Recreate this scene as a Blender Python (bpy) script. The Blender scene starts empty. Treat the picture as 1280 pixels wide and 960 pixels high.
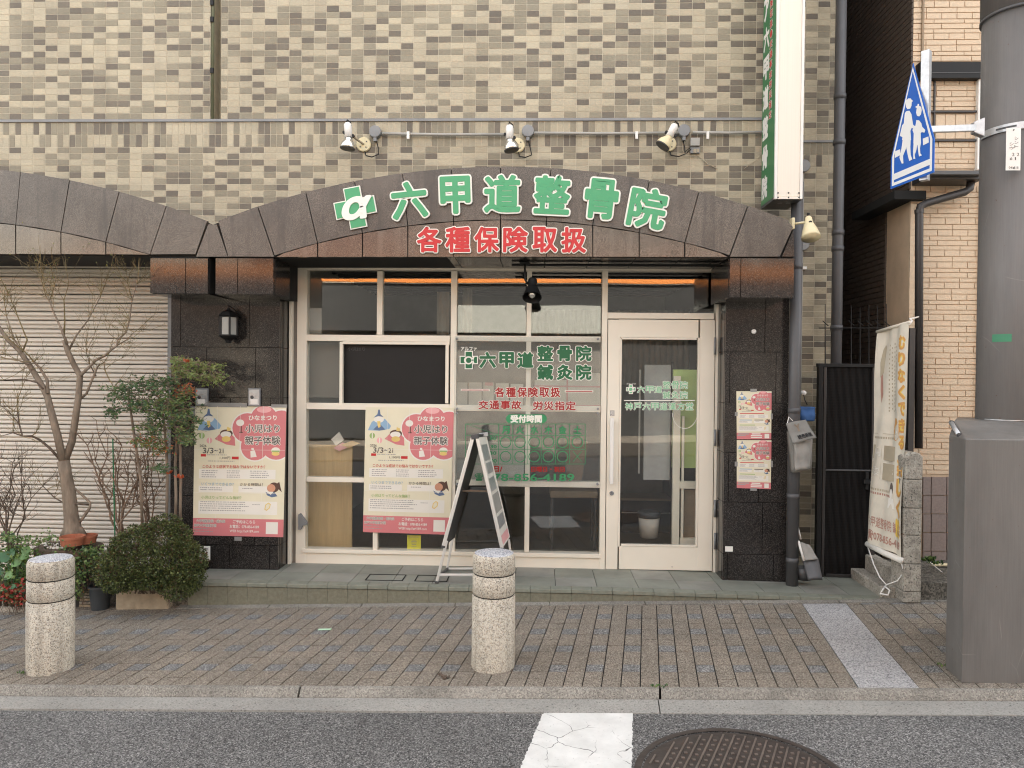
import bpy, math, random
from mathutils import Vector, Matrix
R = random.Random(7)
SC = bpy.context.scene
COL = SC.collection
rad = math.radians

# ------------------------------------------------------------------ camera
CAM = Vector((0, 0, 1.53)); FPX = 924.4
YAW, PIT, ROL = rad(2.05), rad(-0.62), rad(0.56)
fw = Vector((-math.sin(YAW)*math.cos(PIT), math.cos(YAW)*math.cos(PIT), math.sin(PIT)))
rt0 = fw.cross(Vector((0, 0, 1))).normalized(); up0 = rt0.cross(fw)
rt = rt0*math.cos(ROL) + up0*math.sin(ROL); up = rt.cross(fw).normalized()
cd = bpy.data.cameras.new('camera'); cam = bpy.data.objects.new('camera', cd); COL.objects.link(cam)
cd.sensor_width = 36; cd.lens = 36*FPX/1280; cd.clip_start = 0.05; cd.clip_end = 500
cam.matrix_world = Matrix(((rt.x, up.x, -fw.x, CAM.x), (rt.y, up.y, -fw.y, CAM.y), (rt.z, up.z, -fw.z, CAM.z), (0, 0, 0, 1)))
SC.camera = cam

# ------------------------------------------------------------------ light
SUN_EL, SUN_AZ = 42, 12            # the sun stands behind the building: the whole front is in shade
wd = bpy.data.worlds.new('World'); SC.world = wd; wd.use_nodes = True
nt = wd.node_tree; bg = nt.nodes['Background']
sky = nt.nodes.new('ShaderNodeTexSky'); sky.sky_type = 'NISHITA'; sky.sun_disc = False
sky.sun_elevation = rad(SUN_EL); sky.sun_rotation = rad(SUN_AZ); sky.dust_density = 2.5
hs = nt.nodes.new('ShaderNodeHueSaturation'); hs.inputs['Saturation'].default_value = 0.30
mx = nt.nodes.new('ShaderNodeMix'); mx.data_type = 'RGBA'; mx.blend_type = 'MULTIPLY'; mx.inputs[0].default_value = 1
mx.inputs[7].default_value = (1.0, 0.95, 0.88, 1)
nt.links.new(sky.outputs[0], hs.inputs['Color']); nt.links.new(hs.outputs[0], mx.inputs[6]); nt.links.new(mx.outputs[2], bg.inputs[0])
bg.inputs[1].default_value = 0.15
sd = bpy.data.lights.new('sun', 'SUN'); sd.energy = 4.5; sd.angle = rad(0.5); sd.color = (1, 0.94, 0.84)
sun = bpy.data.objects.new('sun', sd); COL.objects.link(sun)
sdir = Vector((math.sin(rad(SUN_AZ))*math.cos(rad(SUN_EL)), math.cos(rad(SUN_AZ))*math.cos(rad(SUN_EL)), math.sin(rad(SUN_EL))))
sun.rotation_euler = sdir.to_track_quat('Z', 'Y').to_euler(); sun.location = (0, 8, 20)
vs = SC.view_settings; vs.view_transform = 'Standard'; vs.look = 'None'; vs.gamma = 1; vs.use_curve_mapping = False; vs.exposure = 2.6
SC.cycles.max_bounces = 8; SC.cycles.diffuse_bounces = 4; SC.cycles.glossy_bounces = 3; SC.cycles.transparent_max_bounces = 12
SC.cycles.use_denoising = True; SC.cycles.filter_width = 1.1; SC.cycles.sample_clamp_indirect = 6; SC.cycles.caustics_reflective = False; SC.cycles.caustics_refractive = False

# ------------------------------------------------------------------ geometry of the view
def ray(px, py): return (fw + rt*((px-640)/FPX) - up*((py-480)/FPX))
def P(px, py, Y):
    d = ray(px, py); t = (Y-CAM.y)/d.y; return CAM + d*t
def PX(px, py, X):
    d = ray(px, py); t = (X-CAM.x)/d.x; return CAM + d*t
def zs(x): return -0.17 + 0.03*(x+1.98)              # pavement height: the street climbs gently to the right
def G(px, py, dz=0.0):
    d = ray(px, py); t = (-0.17+0.03*1.98+dz-CAM.z+0.03*CAM.x)/(d.z-0.03*d.x); return CAM + d*t

# ------------------------------------------------------------------ materials
def new_mat(name):
    m = bpy.data.materials.new(name); m.use_nodes = True
    n = m.node_tree; return m, n, n.nodes['Principled BSDF']
def nd(n, t, **k):
    x = n.nodes.new(t)
    for a, b in k.items():
        if a.startswith('i_'): x.inputs[a[2:].replace('_', ' ')].default_value = b
        else: setattr(x, a, b)
    return x
def c4(c): return (c[0], c[1], c[2], 1)
def ramp(n, fac, stops, const=False):
    r = n.nodes.new('ShaderNodeValToRGB'); n.links.new(fac, r.inputs[0])
    e = r.color_ramp.elements
    while len(e) < len(stops): e.new(0.5)
    for x, (p, c) in zip(e, stops): x.position = p; x.color = c4(c)
    if const: r.color_ramp.interpolation = 'CONSTANT'
    return r.outputs[0]
def coords(n, scale=(1, 1, 1)):
    t = n.nodes.new('ShaderNodeTexCoord'); mp = n.nodes.new('ShaderNodeMapping'); mp.inputs['Scale'].default_value = scale
    g = n.nodes.new('ShaderNodeNewGeometry'); n.links.new(g.outputs['Position'], mp.inputs[0]); return mp.outputs[0]
def noise(n, co, scale, detail=3, rough=0.6):
    x = nd(n, 'ShaderNodeTexNoise', i_Scale=scale, i_Detail=detail, i_Roughness=rough); n.links.new(co, x.inputs['Vector']); return x.outputs['Fac']
def mixc(n, fac, a, b, mode='MIX'):
    x = n.nodes.new('ShaderNodeMix'); x.data_type = 'RGBA'; x.blend_type = mode
    for s, v in ((0, fac), (6, a), (7, b)):
        if isinstance(v, (int, float)): x.inputs[s].default_value = v
        elif isinstance(v, tuple): x.inputs[s].default_value = c4(v)
        else: n.links.new(v, x.inputs[s])
    return x.outputs[2]
def bump(n, b, h, strength=0.3, dist=0.01):
    x = nd(n, 'ShaderNodeBump', i_Strength=strength, i_Distance=dist); n.links.new(h, x.inputs['Height']); n.links.new(x.outputs[0], b.inputs['Normal'])
def sc(c, k): return tuple(min(1, v*k) for v in c)
def plain(name, c, rough=0.5, metal=0.0, var=0.12, scale=6.0, bmp=0.0, bscale=60, spec=0.5, stretch=(1, 1, 1), coat=0):
    """one colour with soft wear and a fine relief"""
    m, n, b = new_mat(name); co = coords(n, stretch)
    f = noise(n, co, scale, 4)
    n.links.new(ramp(n, f, [(0.3, sc(c, 1-var)), (0.7, sc(c, 1+var))]), b.inputs['Base Color'])
    b.inputs['Roughness'].default_value = rough; b.inputs['Metallic'].default_value = metal; b.inputs['Specular IOR Level'].default_value = spec
    b.inputs['Coat Weight'].default_value = coat
    if bmp: bump(n, b, noise(n, co, bscale, 3), bmp, 0.004)
    return m
def speck(name, cols, scale=170, rough=0.8, bmp=0.35, stain=None, big=2.5, bigamt=0.18, spec=0.4, edges=None):
    """aggregate: cells of several colours, with large soft wear"""
    m, n, b = new_mat(name); co = coords(n)
    v = nd(n, 'ShaderNodeTexVoronoi', i_Scale=scale, feature='F1'); n.links.new(co, v.inputs['Vector'])
    s = n.nodes.new('ShaderNodeSeparateColor'); n.links.new(v.outputs['Color'], s.inputs[0])
    k = len(cols); pos = edges or [i/k for i in range(k)]
    c = ramp(n, s.outputs[0], [(pos[i], cols[i]) for i in range(k)], True)
    w = noise(n, co, big, 5)
    wr = ramp(n, w, [(0.3, (1-bigamt,)*3), (0.7, (1+bigamt*0.4,)*3)])
    c = mixc(n, 1.0, c, wr, 'MULTIPLY')
    if stain:
        st = noise(n, coords(n, (14, 14, 1.2)), 1.0, 4)
        c = mixc(n, ramp(n, st, [(0.52, (0, 0, 0)), (0.72, (stain[1],)*3)]), c, stain[0])
    n.links.new(c, b.inputs['Base Color']); b.inputs['Roughness'].default_value = rough; b.inputs['Specular IOR Level'].default_value = spec
    if bmp: bump(n, b, s.outputs[1], bmp, 0.003)
    return m
def emis_free_glass(name, tint=(1, 1, 1), refl=0.07, white=0.0, wcol=(0.8, 0.8, 0.78)):
    m, n, b = new_mat(name); n.nodes.remove(b); out = n.nodes['Material Output']
    tr = nd(n, 'ShaderNodeBsdfTransparent'); tr.inputs[0].default_value = c4(tint)
    gl = nd(n, 'ShaderNodeBsdfGlossy'); gl.inputs['Roughness'].default_value = 0.012
    lw = nd(n, 'ShaderNodeLayerWeight'); lw.inputs[0].default_value = 0.5
    p = nd(n, 'ShaderNodeMath', operation='POWER'); p.inputs[1].default_value = 5; n.links.new(lw.outputs['Facing'], p.inputs[0])
    a = nd(n, 'ShaderNodeMath', operation='MULTIPLY_ADD', use_clamp=True); a.inputs[1].default_value = 0.6; a.inputs[2].default_value = refl
    n.links.new(p.outputs[0], a.inputs[0])
    bp = nd(n, 'ShaderNodeBump', i_Strength=0.02, i_Distance=0.02); n.links.new(noise(n, coords(n), 1.6, 1), bp.inputs['Height']); n.links.new(bp.outputs[0], gl.inputs['Normal'])
    mi = nd(n, 'ShaderNodeMixShader'); n.links.new(a.outputs[0], mi.inputs[0]); n.links.new(tr.outputs[0], mi.inputs[1]); n.links.new(gl.outputs[0], mi.inputs[2])
    last = mi
    if white:
        df = nd(n, 'ShaderNodeBsdfDiffuse'); df.inputs[0].default_value = c4(wcol)
        m2 = nd(n, 'ShaderNodeMixShader'); m2.inputs[0].default_value = white
        n.links.new(mi.outputs[0], m2.inputs[1]); n.links.new(df.outputs[0], m2.inputs[2]); last = m2
    n.links.new(last.outputs[0], out.inputs[0]); return m

TL = [(0.455, 0.405, 0.295), (0.415, 0.367, 0.265)]; TM = [(0.275, 0.245, 0.178), (0.245, 0.218, 0.158)]; TD = [(0.140, 0.120, 0.092), (0.165, 0.142, 0.108)]
def tile_mat(name, c):
    """glazed mosaic tile: fine horizontal grain, piece to piece drift and soft rain grime"""
    m, n, b = new_mat(name); co = coords(n, (0.35, 1, 1))
    c1 = ramp(n, noise(n, co, 120, 4), [(0.3, sc(c, 0.88)), (0.7, sc(c, 1.12))])
    v = nd(n, 'ShaderNodeTexWhiteNoise', noise_dimensions='3D'); q = nd(n, 'ShaderNodeVectorMath', operation='SNAP'); q.inputs[1].default_value = (0.1, 5, 0.05)
    a = nd(n, 'ShaderNodeVectorMath', operation='SUBTRACT'); a.inputs[1].default_value = (xorg_, 0, zorg_); n.links.new(coords(n), a.inputs[0]); n.links.new(a.outputs[0], q.inputs[0]); n.links.new(q.outputs[0], v.inputs['Vector'])
    c2 = mixc(n, 1.0, c1, ramp(n, v.outputs['Value'], [(0, (0.94, 0.94, 0.95)), (1, (1.05, 1.04, 1.02))]), 'MULTIPLY')
    g1 = ramp(n, noise(n, coords(n, (1.2, 1, 0.5)), 1.3, 5), [(0.35, (0.88, 0.87, 0.86)), (0.65, (1.03, 1.03, 1.03))])
    g2 = ramp(n, noise(n, coords(n, (9, 1, 0.35)), 1.0, 4), [(0.55, (1, 1, 1)), (0.78, (0.80, 0.79, 0.78))])
    n.links.new(mixc(n, 1.0, mixc(n, 1.0, c2, g1, 'MULTIPLY'), g2, 'MULTIPLY'), b.inputs['Base Color'])
    b.inputs['Roughness'].default_value = 0.6; bump(n, b, noise(n, co, 260, 3), 0.4, 0.004); return m
xorg_ = P(330.5, 75, 5.88).x; zorg_ = P(640, 149.5, 5.88).z+.012
M_TILE = [tile_mat('tile_light_a', TL[0]), tile_mat('tile_light_b', TL[1]), tile_mat('tile_mid_a', TM[0]), tile_mat('tile_mid_b', TM[1]), tile_mat('tile_dark_a', TD[0]), tile_mat('tile_dark_b', TD[1])]
M = {}
M['grout'] = plain('grout', (0.56, 0.51, 0.40), 0.9, scale=20)
M['ring'] = speck('granite_brown', [(0.088, 0.072, 0.058), (0.13, 0.108, 0.087), (0.058, 0.047, 0.039), (0.18, 0.154, 0.127)], 330, 0.34, 0.0, stain=((0.045, 0.038, 0.033), 0.8), bigamt=0.38, spec=0.55)
M['ringlow'] = speck('granite_brown_streaked', [(0.08, 0.066, 0.055), (0.12, 0.10, 0.083), (0.05, 0.042, 0.035), (0.17, 0.145, 0.12)], 330, 0.16, 0.0, stain=((0.17, 0.15, 0.125), 0.5), bigamt=0.3, spec=0.7)
M['granite'] = speck('granite_black', [(0.014, 0.013, 0.013), (0.03, 0.027, 0.025), (0.055, 0.048, 0.043), (0.11, 0.10, 0.092)], 300, 0.15, 0.0, big=3, bigamt=0.3, spec=0.38, edges=[0, 0.45, 0.72, 0.93])
M['polished'] = speck('granite_black_polished', [(0.014, 0.013, 0.013), (0.03, 0.027, 0.025), (0.055, 0.048, 0.043), (0.10, 0.09, 0.083)], 300, 0.09, 0.0, big=3, bigamt=0.3, spec=0.45, edges=[0, 0.45, 0.72, 0.93])
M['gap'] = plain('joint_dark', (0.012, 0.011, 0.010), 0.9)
M['frame'] = plain('cream_aluminium', (0.80, 0.745, 0.635), 0.38, var=0.03, scale=3, coat=0.1)
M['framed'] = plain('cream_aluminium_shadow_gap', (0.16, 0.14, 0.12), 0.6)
M['glass'] = emis_free_glass('window_glass', (0.98, 0.99, 0.98), 0.085)
M['acryl'] = emis_free_glass('acrylic_board', (0.94, 0.95, 0.95), 0.03, 0.035, (0.75, 0.74, 0.70))
M['black'] = plain('black_paint', (0.010, 0.010, 0.0105), 0.5, spec=.3)
M['dgrey'] = plain('dark_grey', (0.06, 0.06, 0.062), 0.5)
M['pipe'] = plain('grey_pipe', (0.082, 0.082, 0.086), 0.45, var=0.12, scale=5)
M['pipebrown'] = plain('dark_brown_pipe', (0.035, 0.031, 0.030), 0.4)
M['conduit'] = plain('conduit_grey', (0.36, 0.35, 0.32), 0.5)
M['disc'] = plain('junction_grey', (0.23, 0.235, 0.24), 0.55)
M['creamp'] = plain('cream_plastic', (0.72, 0.63, 0.40), 0.45, var=0.08)
M['white'] = plain('white_paint', (0.78, 0.76, 0.72), 0.45, var=0.04)
M['whitelet'] = plain('white_letter', (0.80, 0.79, 0.72), 0.5, var=0.02)
M['green'] = plain('green_letter', (0.062, 0.335, 0.150), 0.42, var=0.03)
M['dgreen'] = plain('deep_green_print', (0.012, 0.125, 0.048), 0.5, var=0.03)
M['mgreen'] = plain('mid_green_print', (0.035, 0.26, 0.105), 0.5, var=0.03)
M['pgreen'] = plain('pale_green_print', (0.20, 0.52, 0.29), 0.5, var=0.03)
M['red'] = plain('red_letter', (0.52, 0.022, 0.025), 0.42, var=0.03)
M['dred'] = plain('deep_red_print', (0.33, 0.010, 0.012), 0.5, var=0.03)
M['steel'] = plain('galvanised_steel', (0.50, 0.51, 0.52), 0.4, 0.6, var=0.15, scale=30)
M['alu'] = plain('bright_aluminium', (0.72, 0.71, 0.68), 0.32, 0.5, var=0.06)
M['chrome'] = plain('lamp_mirror', (0.75, 0.74, 0.70), 0.12, 0.9, var=0.05)
M['poleM'] = plain('pole_grey_paint', (0.145, 0.138, 0.132), 0.46, var=0.26, scale=2.6, bmp=0.05, bscale=300, stretch=(1, 1, 0.25))
def painted_metal(name, c, rough):
    """sprayed steel: faint vertical rolling marks, rubbed patches, thin scratches and a few rust dots"""
    m, n, b = new_mat(name); co = coords(n)
    c1 = ramp(n, noise(n, coords(n, (1, 1, 0.25)), 4.5, 6), [(0.3, sc(c, 0.84)), (0.72, sc(c, 1.2))])
    c2 = mixc(n, 1.0, c1, ramp(n, noise(n, coords(n, (60, 60, 1.5)), 3, 3), [(0.3, (0.93, 0.93, 0.93)), (0.7, (1.07, 1.07, 1.07))]), 'MULTIPLY')
    v = nd(n, 'ShaderNodeTexVoronoi', i_Scale=2.3, feature='DISTANCE_TO_EDGE'); n.links.new(coords(n, (1, 1, 0.7)), v.inputs['Vector'])
    sx = mixc(n, 1.0, ramp(n, v.outputs['Distance'], [(0.0, (1, 1, 1)), (0.0045, (0, 0, 0))]), ramp(n, noise(n, co, 3.1, 3), [(0.53, (0, 0, 0)), (0.62, (0.55, 0.55, 0.55))]), 'MULTIPLY')
    c3 = mixc(n, sx, c2, sc(c, 2.0)); rd = ramp(n, noise(n, co, 46, 2, 0.4), [(0.74, (0, 0, 0)), (0.78, (0.8, 0.8, 0.8))])
    n.links.new(mixc(n, rd, c3, (0.10, 0.055, 0.035)), b.inputs['Base Color']); b.inputs['Specular IOR Level'].default_value = 0.4
    n.links.new(ramp(n, noise(n, co, 7, 5), [(0.3, (rough-.07,)*3), (0.7, (rough+.12,)*3)]), b.inputs['Roughness'])
    bump(n, b, noise(n, co, 240, 3), 0.08, 0.003); return m
M['boxM'] = painted_metal('cover_grey_paint', (0.145, 0.138, 0.130), 0.42); M['poleM'] = painted_metal('pole_grey_paint', (0.138, 0.130, 0.124), 0.48)
M['blue'] = plain('sign_blue', (0.012, 0.115, 0.50), 0.35, var=0.03)
M['signwhite'] = plain('sign_white', (0.78, 0.79, 0.80), 0.4, var=0.02)
M['asphalt'] = speck('asphalt', [(0.085, 0.084, 0.083), (0.15, 0.148, 0.145), (0.215, 0.212, 0.207), (0.04, 0.04, 0.04), (0.34, 0.335, 0.325)], 185, 0.85, 0.6, edges=[0, 0.28, 0.55, 0.74, 0.92], big=0.9, bigamt=0.24)
M['gutter'] = speck('gutter_concrete', [(0.30, 0.292, 0.27), (0.345, 0.335, 0.31), (0.25, 0.243, 0.225), (0.12, 0.115, 0.105)], 160, 0.85, 0.2, edges=[0, 0.35, 0.8, 0.97], big=2.2, bigamt=0.2)
M['kerb'] = speck('kerb_concrete', [(0.24, 0.225, 0.20), (0.30, 0.285, 0.25), (0.17, 0.158, 0.14), (0.38, 0.355, 0.31)], 190, 0.85, 0.35, edges=[0, 0.35, 0.7, 0.92], big=3.5, bigamt=0.32)
M['paver'] = speck('paver_brown', [(0.205, 0.175, 0.142), (0.28, 0.245, 0.20), (0.145, 0.122, 0.098), (0.37, 0.33, 0.275), (0.09, 0.077, 0.063)], 210, 0.85, 0.45, edges=[0, 0.28, 0.55, 0.78, 0.9], big=2.0, bigamt=0.2)
M['paver2'] = speck('paver_tan', [(0.22, 0.185, 0.148), (0.295, 0.255, 0.205), (0.16, 0.134, 0.106), (0.38, 0.335, 0.28), (0.10, 0.085, 0.068)], 210, 0.85, 0.45, edges=[0, 0.28, 0.55, 0.78, 0.9], big=2.0, bigamt=0.2)
M['paverblue'] = speck('paver_blue_grey', [(0.150, 0.148, 0.146), (0.225, 0.224, 0.220), (0.080, 0.080, 0.080), (0.36, 0.36, 0.35)], 190, 0.85, 0.45, edges=[0, 0.35, 0.62, 0.86], bigamt=0.1)
M['slab'] = speck('granite_grey', [(0.36, 0.355, 0.36), (0.50, 0.495, 0.49), (0.22, 0.22, 0.225), (0.11, 0.11, 0.115)], 200, 0.7, 0.2, edges=[0, 0.42, 0.72, 0.9], bigamt=0.12)
M['bollard'] = speck('terrazzo', [(0.52, 0.48, 0.40), (0.62, 0.58, 0.49), (0.40, 0.34, 0.26), (0.20, 0.175, 0.145), (0.34, 0.32, 0.28)], 210, 0.75, 0.4, stain=((0.17, 0.15, 0.125), 0.6), edges=[0, 0.36, 0.62, 0.76, 0.86], big=4, bigamt=0.12)
M['bollardtop'] = speck('terrazzo_blue', [(0.50, 0.51, 0.54), (0.62, 0.62, 0.63), (0.26, 0.28, 0.33), (0.16, 0.165, 0.19)], 210, 0.75, 0.4, edges=[0, 0.36, 0.66, 0.86])
M['floort'] = plain('green_grey_floor_tile', (0.225, 0.235, 0.20), 0.55, var=0.22, scale=3.5, bmp=0.2, bscale=90)
M['floort2'] = plain('grey_floor_tile', (0.255, 0.255, 0.225), 0.55, var=0.22, scale=3.5, bmp=0.2, bscale=90)
M['riser'] = plain('riser_tile', (0.17, 0.165, 0.12), 0.6, var=0.2, scale=40, bmp=0.8, bscale=120)
M['nose'] = plain('nosing_tile', (0.20, 0.21, 0.17), 0.5, var=0.15, scale=20, bmp=0.3)
M['paint'] = None
M['shutter'] = plain('shutter_metal', (0.66, 0.61, 0.54), 0.42, var=0.05, scale=4, stretch=(0.3, 1, 3))
M['conc'] = speck('rough_concrete', [(0.36, 0.33, 0.28), (0.44, 0.41, 0.35), (0.28, 0.255, 0.22), (0.15, 0.14, 0.12)], 120, 0.9, 0.5, stain=((0.12, 0.11, 0.09), 0.5), edges=[0, 0.4, 0.8, 0.96], big=9, bigamt=0.4)
M['conc2'] = speck('dark_concrete', [(0.12, 0.11, 0.09), (0.18, 0.165, 0.14), (0.07, 0.065, 0.055)], 90, 0.95, 0.6, big=8, bigamt=0.4)
M['planter'] = plain('stone_planter', (0.34, 0.28, 0.20), 0.85, var=0.2, scale=18, bmp=0.6, bscale=90)
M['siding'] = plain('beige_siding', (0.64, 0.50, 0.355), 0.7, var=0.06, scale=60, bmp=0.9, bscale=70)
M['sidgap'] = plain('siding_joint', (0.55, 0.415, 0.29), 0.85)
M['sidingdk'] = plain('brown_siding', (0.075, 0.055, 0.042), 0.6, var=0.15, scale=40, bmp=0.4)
M['mauve'] = plain('mauve_tile', (0.235, 0.185, 0.165), 0.6, var=0.12, scale=60, bmp=0.3, bscale=150)
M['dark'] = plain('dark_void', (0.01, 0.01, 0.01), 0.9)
M['terra'] = plain('terracotta', (0.34, 0.115, 0.06), 0.75, var=0.15, scale=15, bmp=0.2)
M['pot'] = plain('charcoal_pot', (0.035, 0.042, 0.048), 0.5, var=0.2)
M['soil'] = plain('soil', (0.05, 0.035, 0.025), 0.95, bmp=0.8)
M['bark'] = plain('grey_bark', (0.20, 0.155, 0.115), 0.85, var=0.35, scale=30, bmp=0.9, bscale=60, stretch=(1, 1, 0.25))
M['bark2'] = plain('dark_bark', (0.11, 0.08, 0.06), 0.85, var=0.3, scale=40, bmp=0.5)
M['barkred'] = plain('red_brown_bark', (0.165, 0.11, 0.075), 0.8, var=0.3, scale=40, bmp=0.5)
M['twig'] = plain('budding_twig', (0.19, 0.145, 0.07), 0.8, var=0.3, scale=40)
def leafm(name, c, tr=0.25):
    m, n, b = new_mat(name)
    oi = noise(n, coords(n), 9, 2); n.links.new(ramp(n, oi, [(0.3, sc(c, 0.7)), (0.7, sc(c, 1.3))]), b.inputs['Base Color'])
    b.inputs['Roughness'].default_value = 0.42; b.inputs['Subsurface Weight'].default_value = 0
    out = n.nodes['Material Output']; t = nd(n, 'ShaderNodeBsdfTranslucent'); t.inputs[0].default_value = c4(sc(c, 1.3))
    mi = nd(n, 'ShaderNodeMixShader'); mi.inputs[0].default_value = tr
    n.links.new(b.outputs[0], mi.inputs[1]); n.links.new(t.outputs[0], mi.inputs[2]); n.links.new(mi.outputs[0], out.inputs[0]); return m
L_BOX = [leafm('box_leaf_a', (0.062, 0.084, 0.024)), leafm('box_leaf_b', (0.135, 0.16, 0.050)), leafm('box_leaf_c', (0.028, 0.040, 0.015)), leafm('box_leaf_brown', (0.09, 0.05, 0.025))]
L_NAN = [leafm('nandina_a', (0.085, 0.155, 0.055)), leafm('nandina_b', (0.17, 0.235, 0.075)), leafm('nandina_c', (0.055, 0.105, 0.05)), leafm('nandina_red', (0.45, 0.10, 0.04))]
L_YEL = [leafm('yellow_leaf', (0.30, 0.28, 0.06)), leafm('olive_leaf', (0.17, 0.19, 0.06)), leafm('nandina_red2', (0.42, 0.13, 0.05)), leafm('lime_leaf', (0.20, 0.26, 0.07))]
L_MIX = [leafm('mix_a', (0.10, 0.17, 0.05)), leafm('mix_b', (0.16, 0.24, 0.07)), leafm('mix_c', (0.05, 0.10, 0.04)), leafm('mix_red', (0.32, 0.03, 0.02)), leafm('mix_brown', (0.22, 0.12, 0.05))]
L_RND = [leafm('round_leaf_a', (0.06, 0.16, 0.07)), leafm('round_leaf_b', (0.13, 0.25, 0.08))]
M['cream'] = plain('poster_cream', (0.74, 0.69, 0.52), 0.6, var=0.04, scale=5)
M['pwhite'] = plain('poster_white', (0.78, 0.75, 0.68), 0.6, var=0.02)
M['pink'] = plain('poster_pink', (0.62, 0.20, 0.21), 0.6, var=0.03)
M['ppink2'] = plain('poster_pale_pink', (0.80, 0.42, 0.42), 0.6, var=0.03)
M['pblue'] = plain('poster_blue', (0.27, 0.42, 0.58), 0.6, var=0.03)
M['pdblue'] = plain('poster_slate', (0.11, 0.16, 0.27), 0.6)
M['pbrown'] = plain('poster_brown', (0.10, 0.05, 0.035), 0.6)
M['pyel'] = plain('poster_yellow', (0.75, 0.55, 0.18), 0.6)
M['pgrn'] = plain('poster_leaf', (0.32, 0.45, 0.16), 0.6)
M['skin'] = plain('poster_skin', (0.60, 0.30, 0.19), 0.6)
M['ink'] = plain('poster_ink', (0.12, 0.10, 0.09), 0.6)
M['greyink'] = plain('poster_grey_ink', (0.35, 0.33, 0.31), 0.6)
M['tape'] = plain('clear_tape', (0.26, 0.26, 0.25), 0.3)
M['yellow'] = plain('yellow_card', (0.80, 0.72, 0.05), 0.55, var=0.03)
M['wood'] = plain('light_wood', (0.62, 0.44, 0.22), 0.5, var=0.10, scale=5, stretch=(9, 9, 0.6))
M['brown'] = plain('brown_panel', (0.27, 0.20, 0.13), 0.6)
M['iwall'] = plain('interior_wall', (0.60, 0.57, 0.52), 0.8, var=0.03)
M['igrey'] = plain('frosted_grey_screen', (0.185, 0.168, 0.143), 0.6, var=0.03)
M['ifloor'] = plain('interior_floor', (0.10, 0.085, 0.07), 0.4)
M['lime'] = plain('lime_panel', (0.50, 0.66, 0.24), 0.5, var=0.05)
M['curtain'] = plain('curtain', (0.36, 0.34, 0.30), 0.9)
M['banner'] = plain('banner_cloth', (0.66, 0.61, 0.51), 0.8, var=0.10, scale=7, bmp=0.3, bscale=30)
M['orange'] = plain('orange_print', (0.62, 0.32, 0.10), 0.6)
M['amber'] = plain('amber_print', (0.78, 0.55, 0.10), 0.6)
M['taupe'] = plain('taupe_print', (0.42, 0.36, 0.26), 0.7)
M['mprint'] = plain('faded_maroon_print', (0.42, 0.23, 0.18), 0.7)
M['newsbag'] = plain('grey_cloth_bag', (0.20, 0.195, 0.18), 0.85, var=0.15, scale=12, bmp=0.3)
M['newsbag2'] = plain('pale_cloth_bag', (0.30, 0.29, 0.27), 0.85, var=0.15, scale=12, bmp=0.3)
M['bluebag'] = plain('blue_cloth_bag', (0.03, 0.09, 0.24), 0.8)
M['iron'] = plain('cast_iron', (0.072, 0.060, 0.054), 0.5, 0.4, var=0.2, scale=20, bmp=0.3)
M['ironhi'] = plain('cast_iron_worn', (0.20, 0.165, 0.145), 0.4, 0.5, var=0.2, scale=20)
M['mesh'] = plain('gate_mesh', (0.011, 0.010, 0.010), 0.7, spec=.2)
M['signcream'] = plain('sign_end_cream', (0.80, 0.73, 0.63), 0.45, var=0.03, stretch=(40, 1, 0.3), scale=2)
M['signgreen'] = plain('sign_face_green', (0.03, 0.17, 0.065), 0.35, var=0.04)
M['lampglass'] = plain('opal_glass', (0.30, 0.30, 0.28), 0.35, var=0.04)
M['tapegreen'] = plain('green_tape', (0.05, 0.22, 0.12), 0.6)
M['reflect'] = plain('pale_green_tape', (0.50, 0.75, 0.52), 0.5)
M['opp'] = plain('opposite_wall', (0.17, 0.15, 0.13), 0.8, var=0.15, scale=2)
M['opp2'] = plain('opposite_white_wall', (0.40, 0.40, 0.36), 0.8, var=0.05)
M['oppo'] = plain('orange_fascia', (0.80, 0.26, 0.05), 0.5, var=0.03)
M['brickred'] = plain('brick_red', (0.32, 0.13, 0.08), 0.7)
M['oppg'] = plain('opposite_shopfront', (0.05, 0.05, 0.05), 0.3)
# worn road paint
def road_paint():
    m, n, b = new_mat('worn_road_paint'); co = coords(n)
    v = nd(n, 'ShaderNodeTexVoronoi', i_Scale=7.0, feature='DISTANCE_TO_EDGE'); n.links.new(mixc(n, 0.12, co, nd_noise_vec(n, co)), v.inputs['Vector'])
    crack = ramp(n, v.outputs['Distance'], [(0.004, (1, 1, 1)), (0.012, (0, 0, 0))])
    msk = ramp(n, noise(n, co, 4, 4), [(0.42, (0, 0, 0)), (0.50, (1, 1, 1))])
    sp = ramp(n, noise(n, co, 90, 5), [(0.66, (0, 0, 0)), (0.72, (0.8, 0.8, 0.8))])
    mask = mixc(n, 1.0, mixc(n, 1.0, crack, msk, 'MULTIPLY'), sp, 'ADD')
    base = ramp(n, noise(n, co, 9, 5), [(0.3, (0.58, 0.58, 0.56)), (0.7, (0.72, 0.72, 0.70))])
    n.links.new(mixc(n, mask, base, (0.09, 0.09, 0.09)), b.inputs['Base Color']); b.inputs['Roughness'].default_value = 0.7
    bump(n, b, noise(n, co, 160, 3), 0.3, 0.003); return m
def nd_noise_vec(n, co):
    x = nd(n, 'ShaderNodeTexNoise', i_Scale=5.0, i_Detail=3.0); n.links.new(co, x.inputs['Vector']); return x.outputs['Color']
M['paint'] = road_paint()

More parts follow.
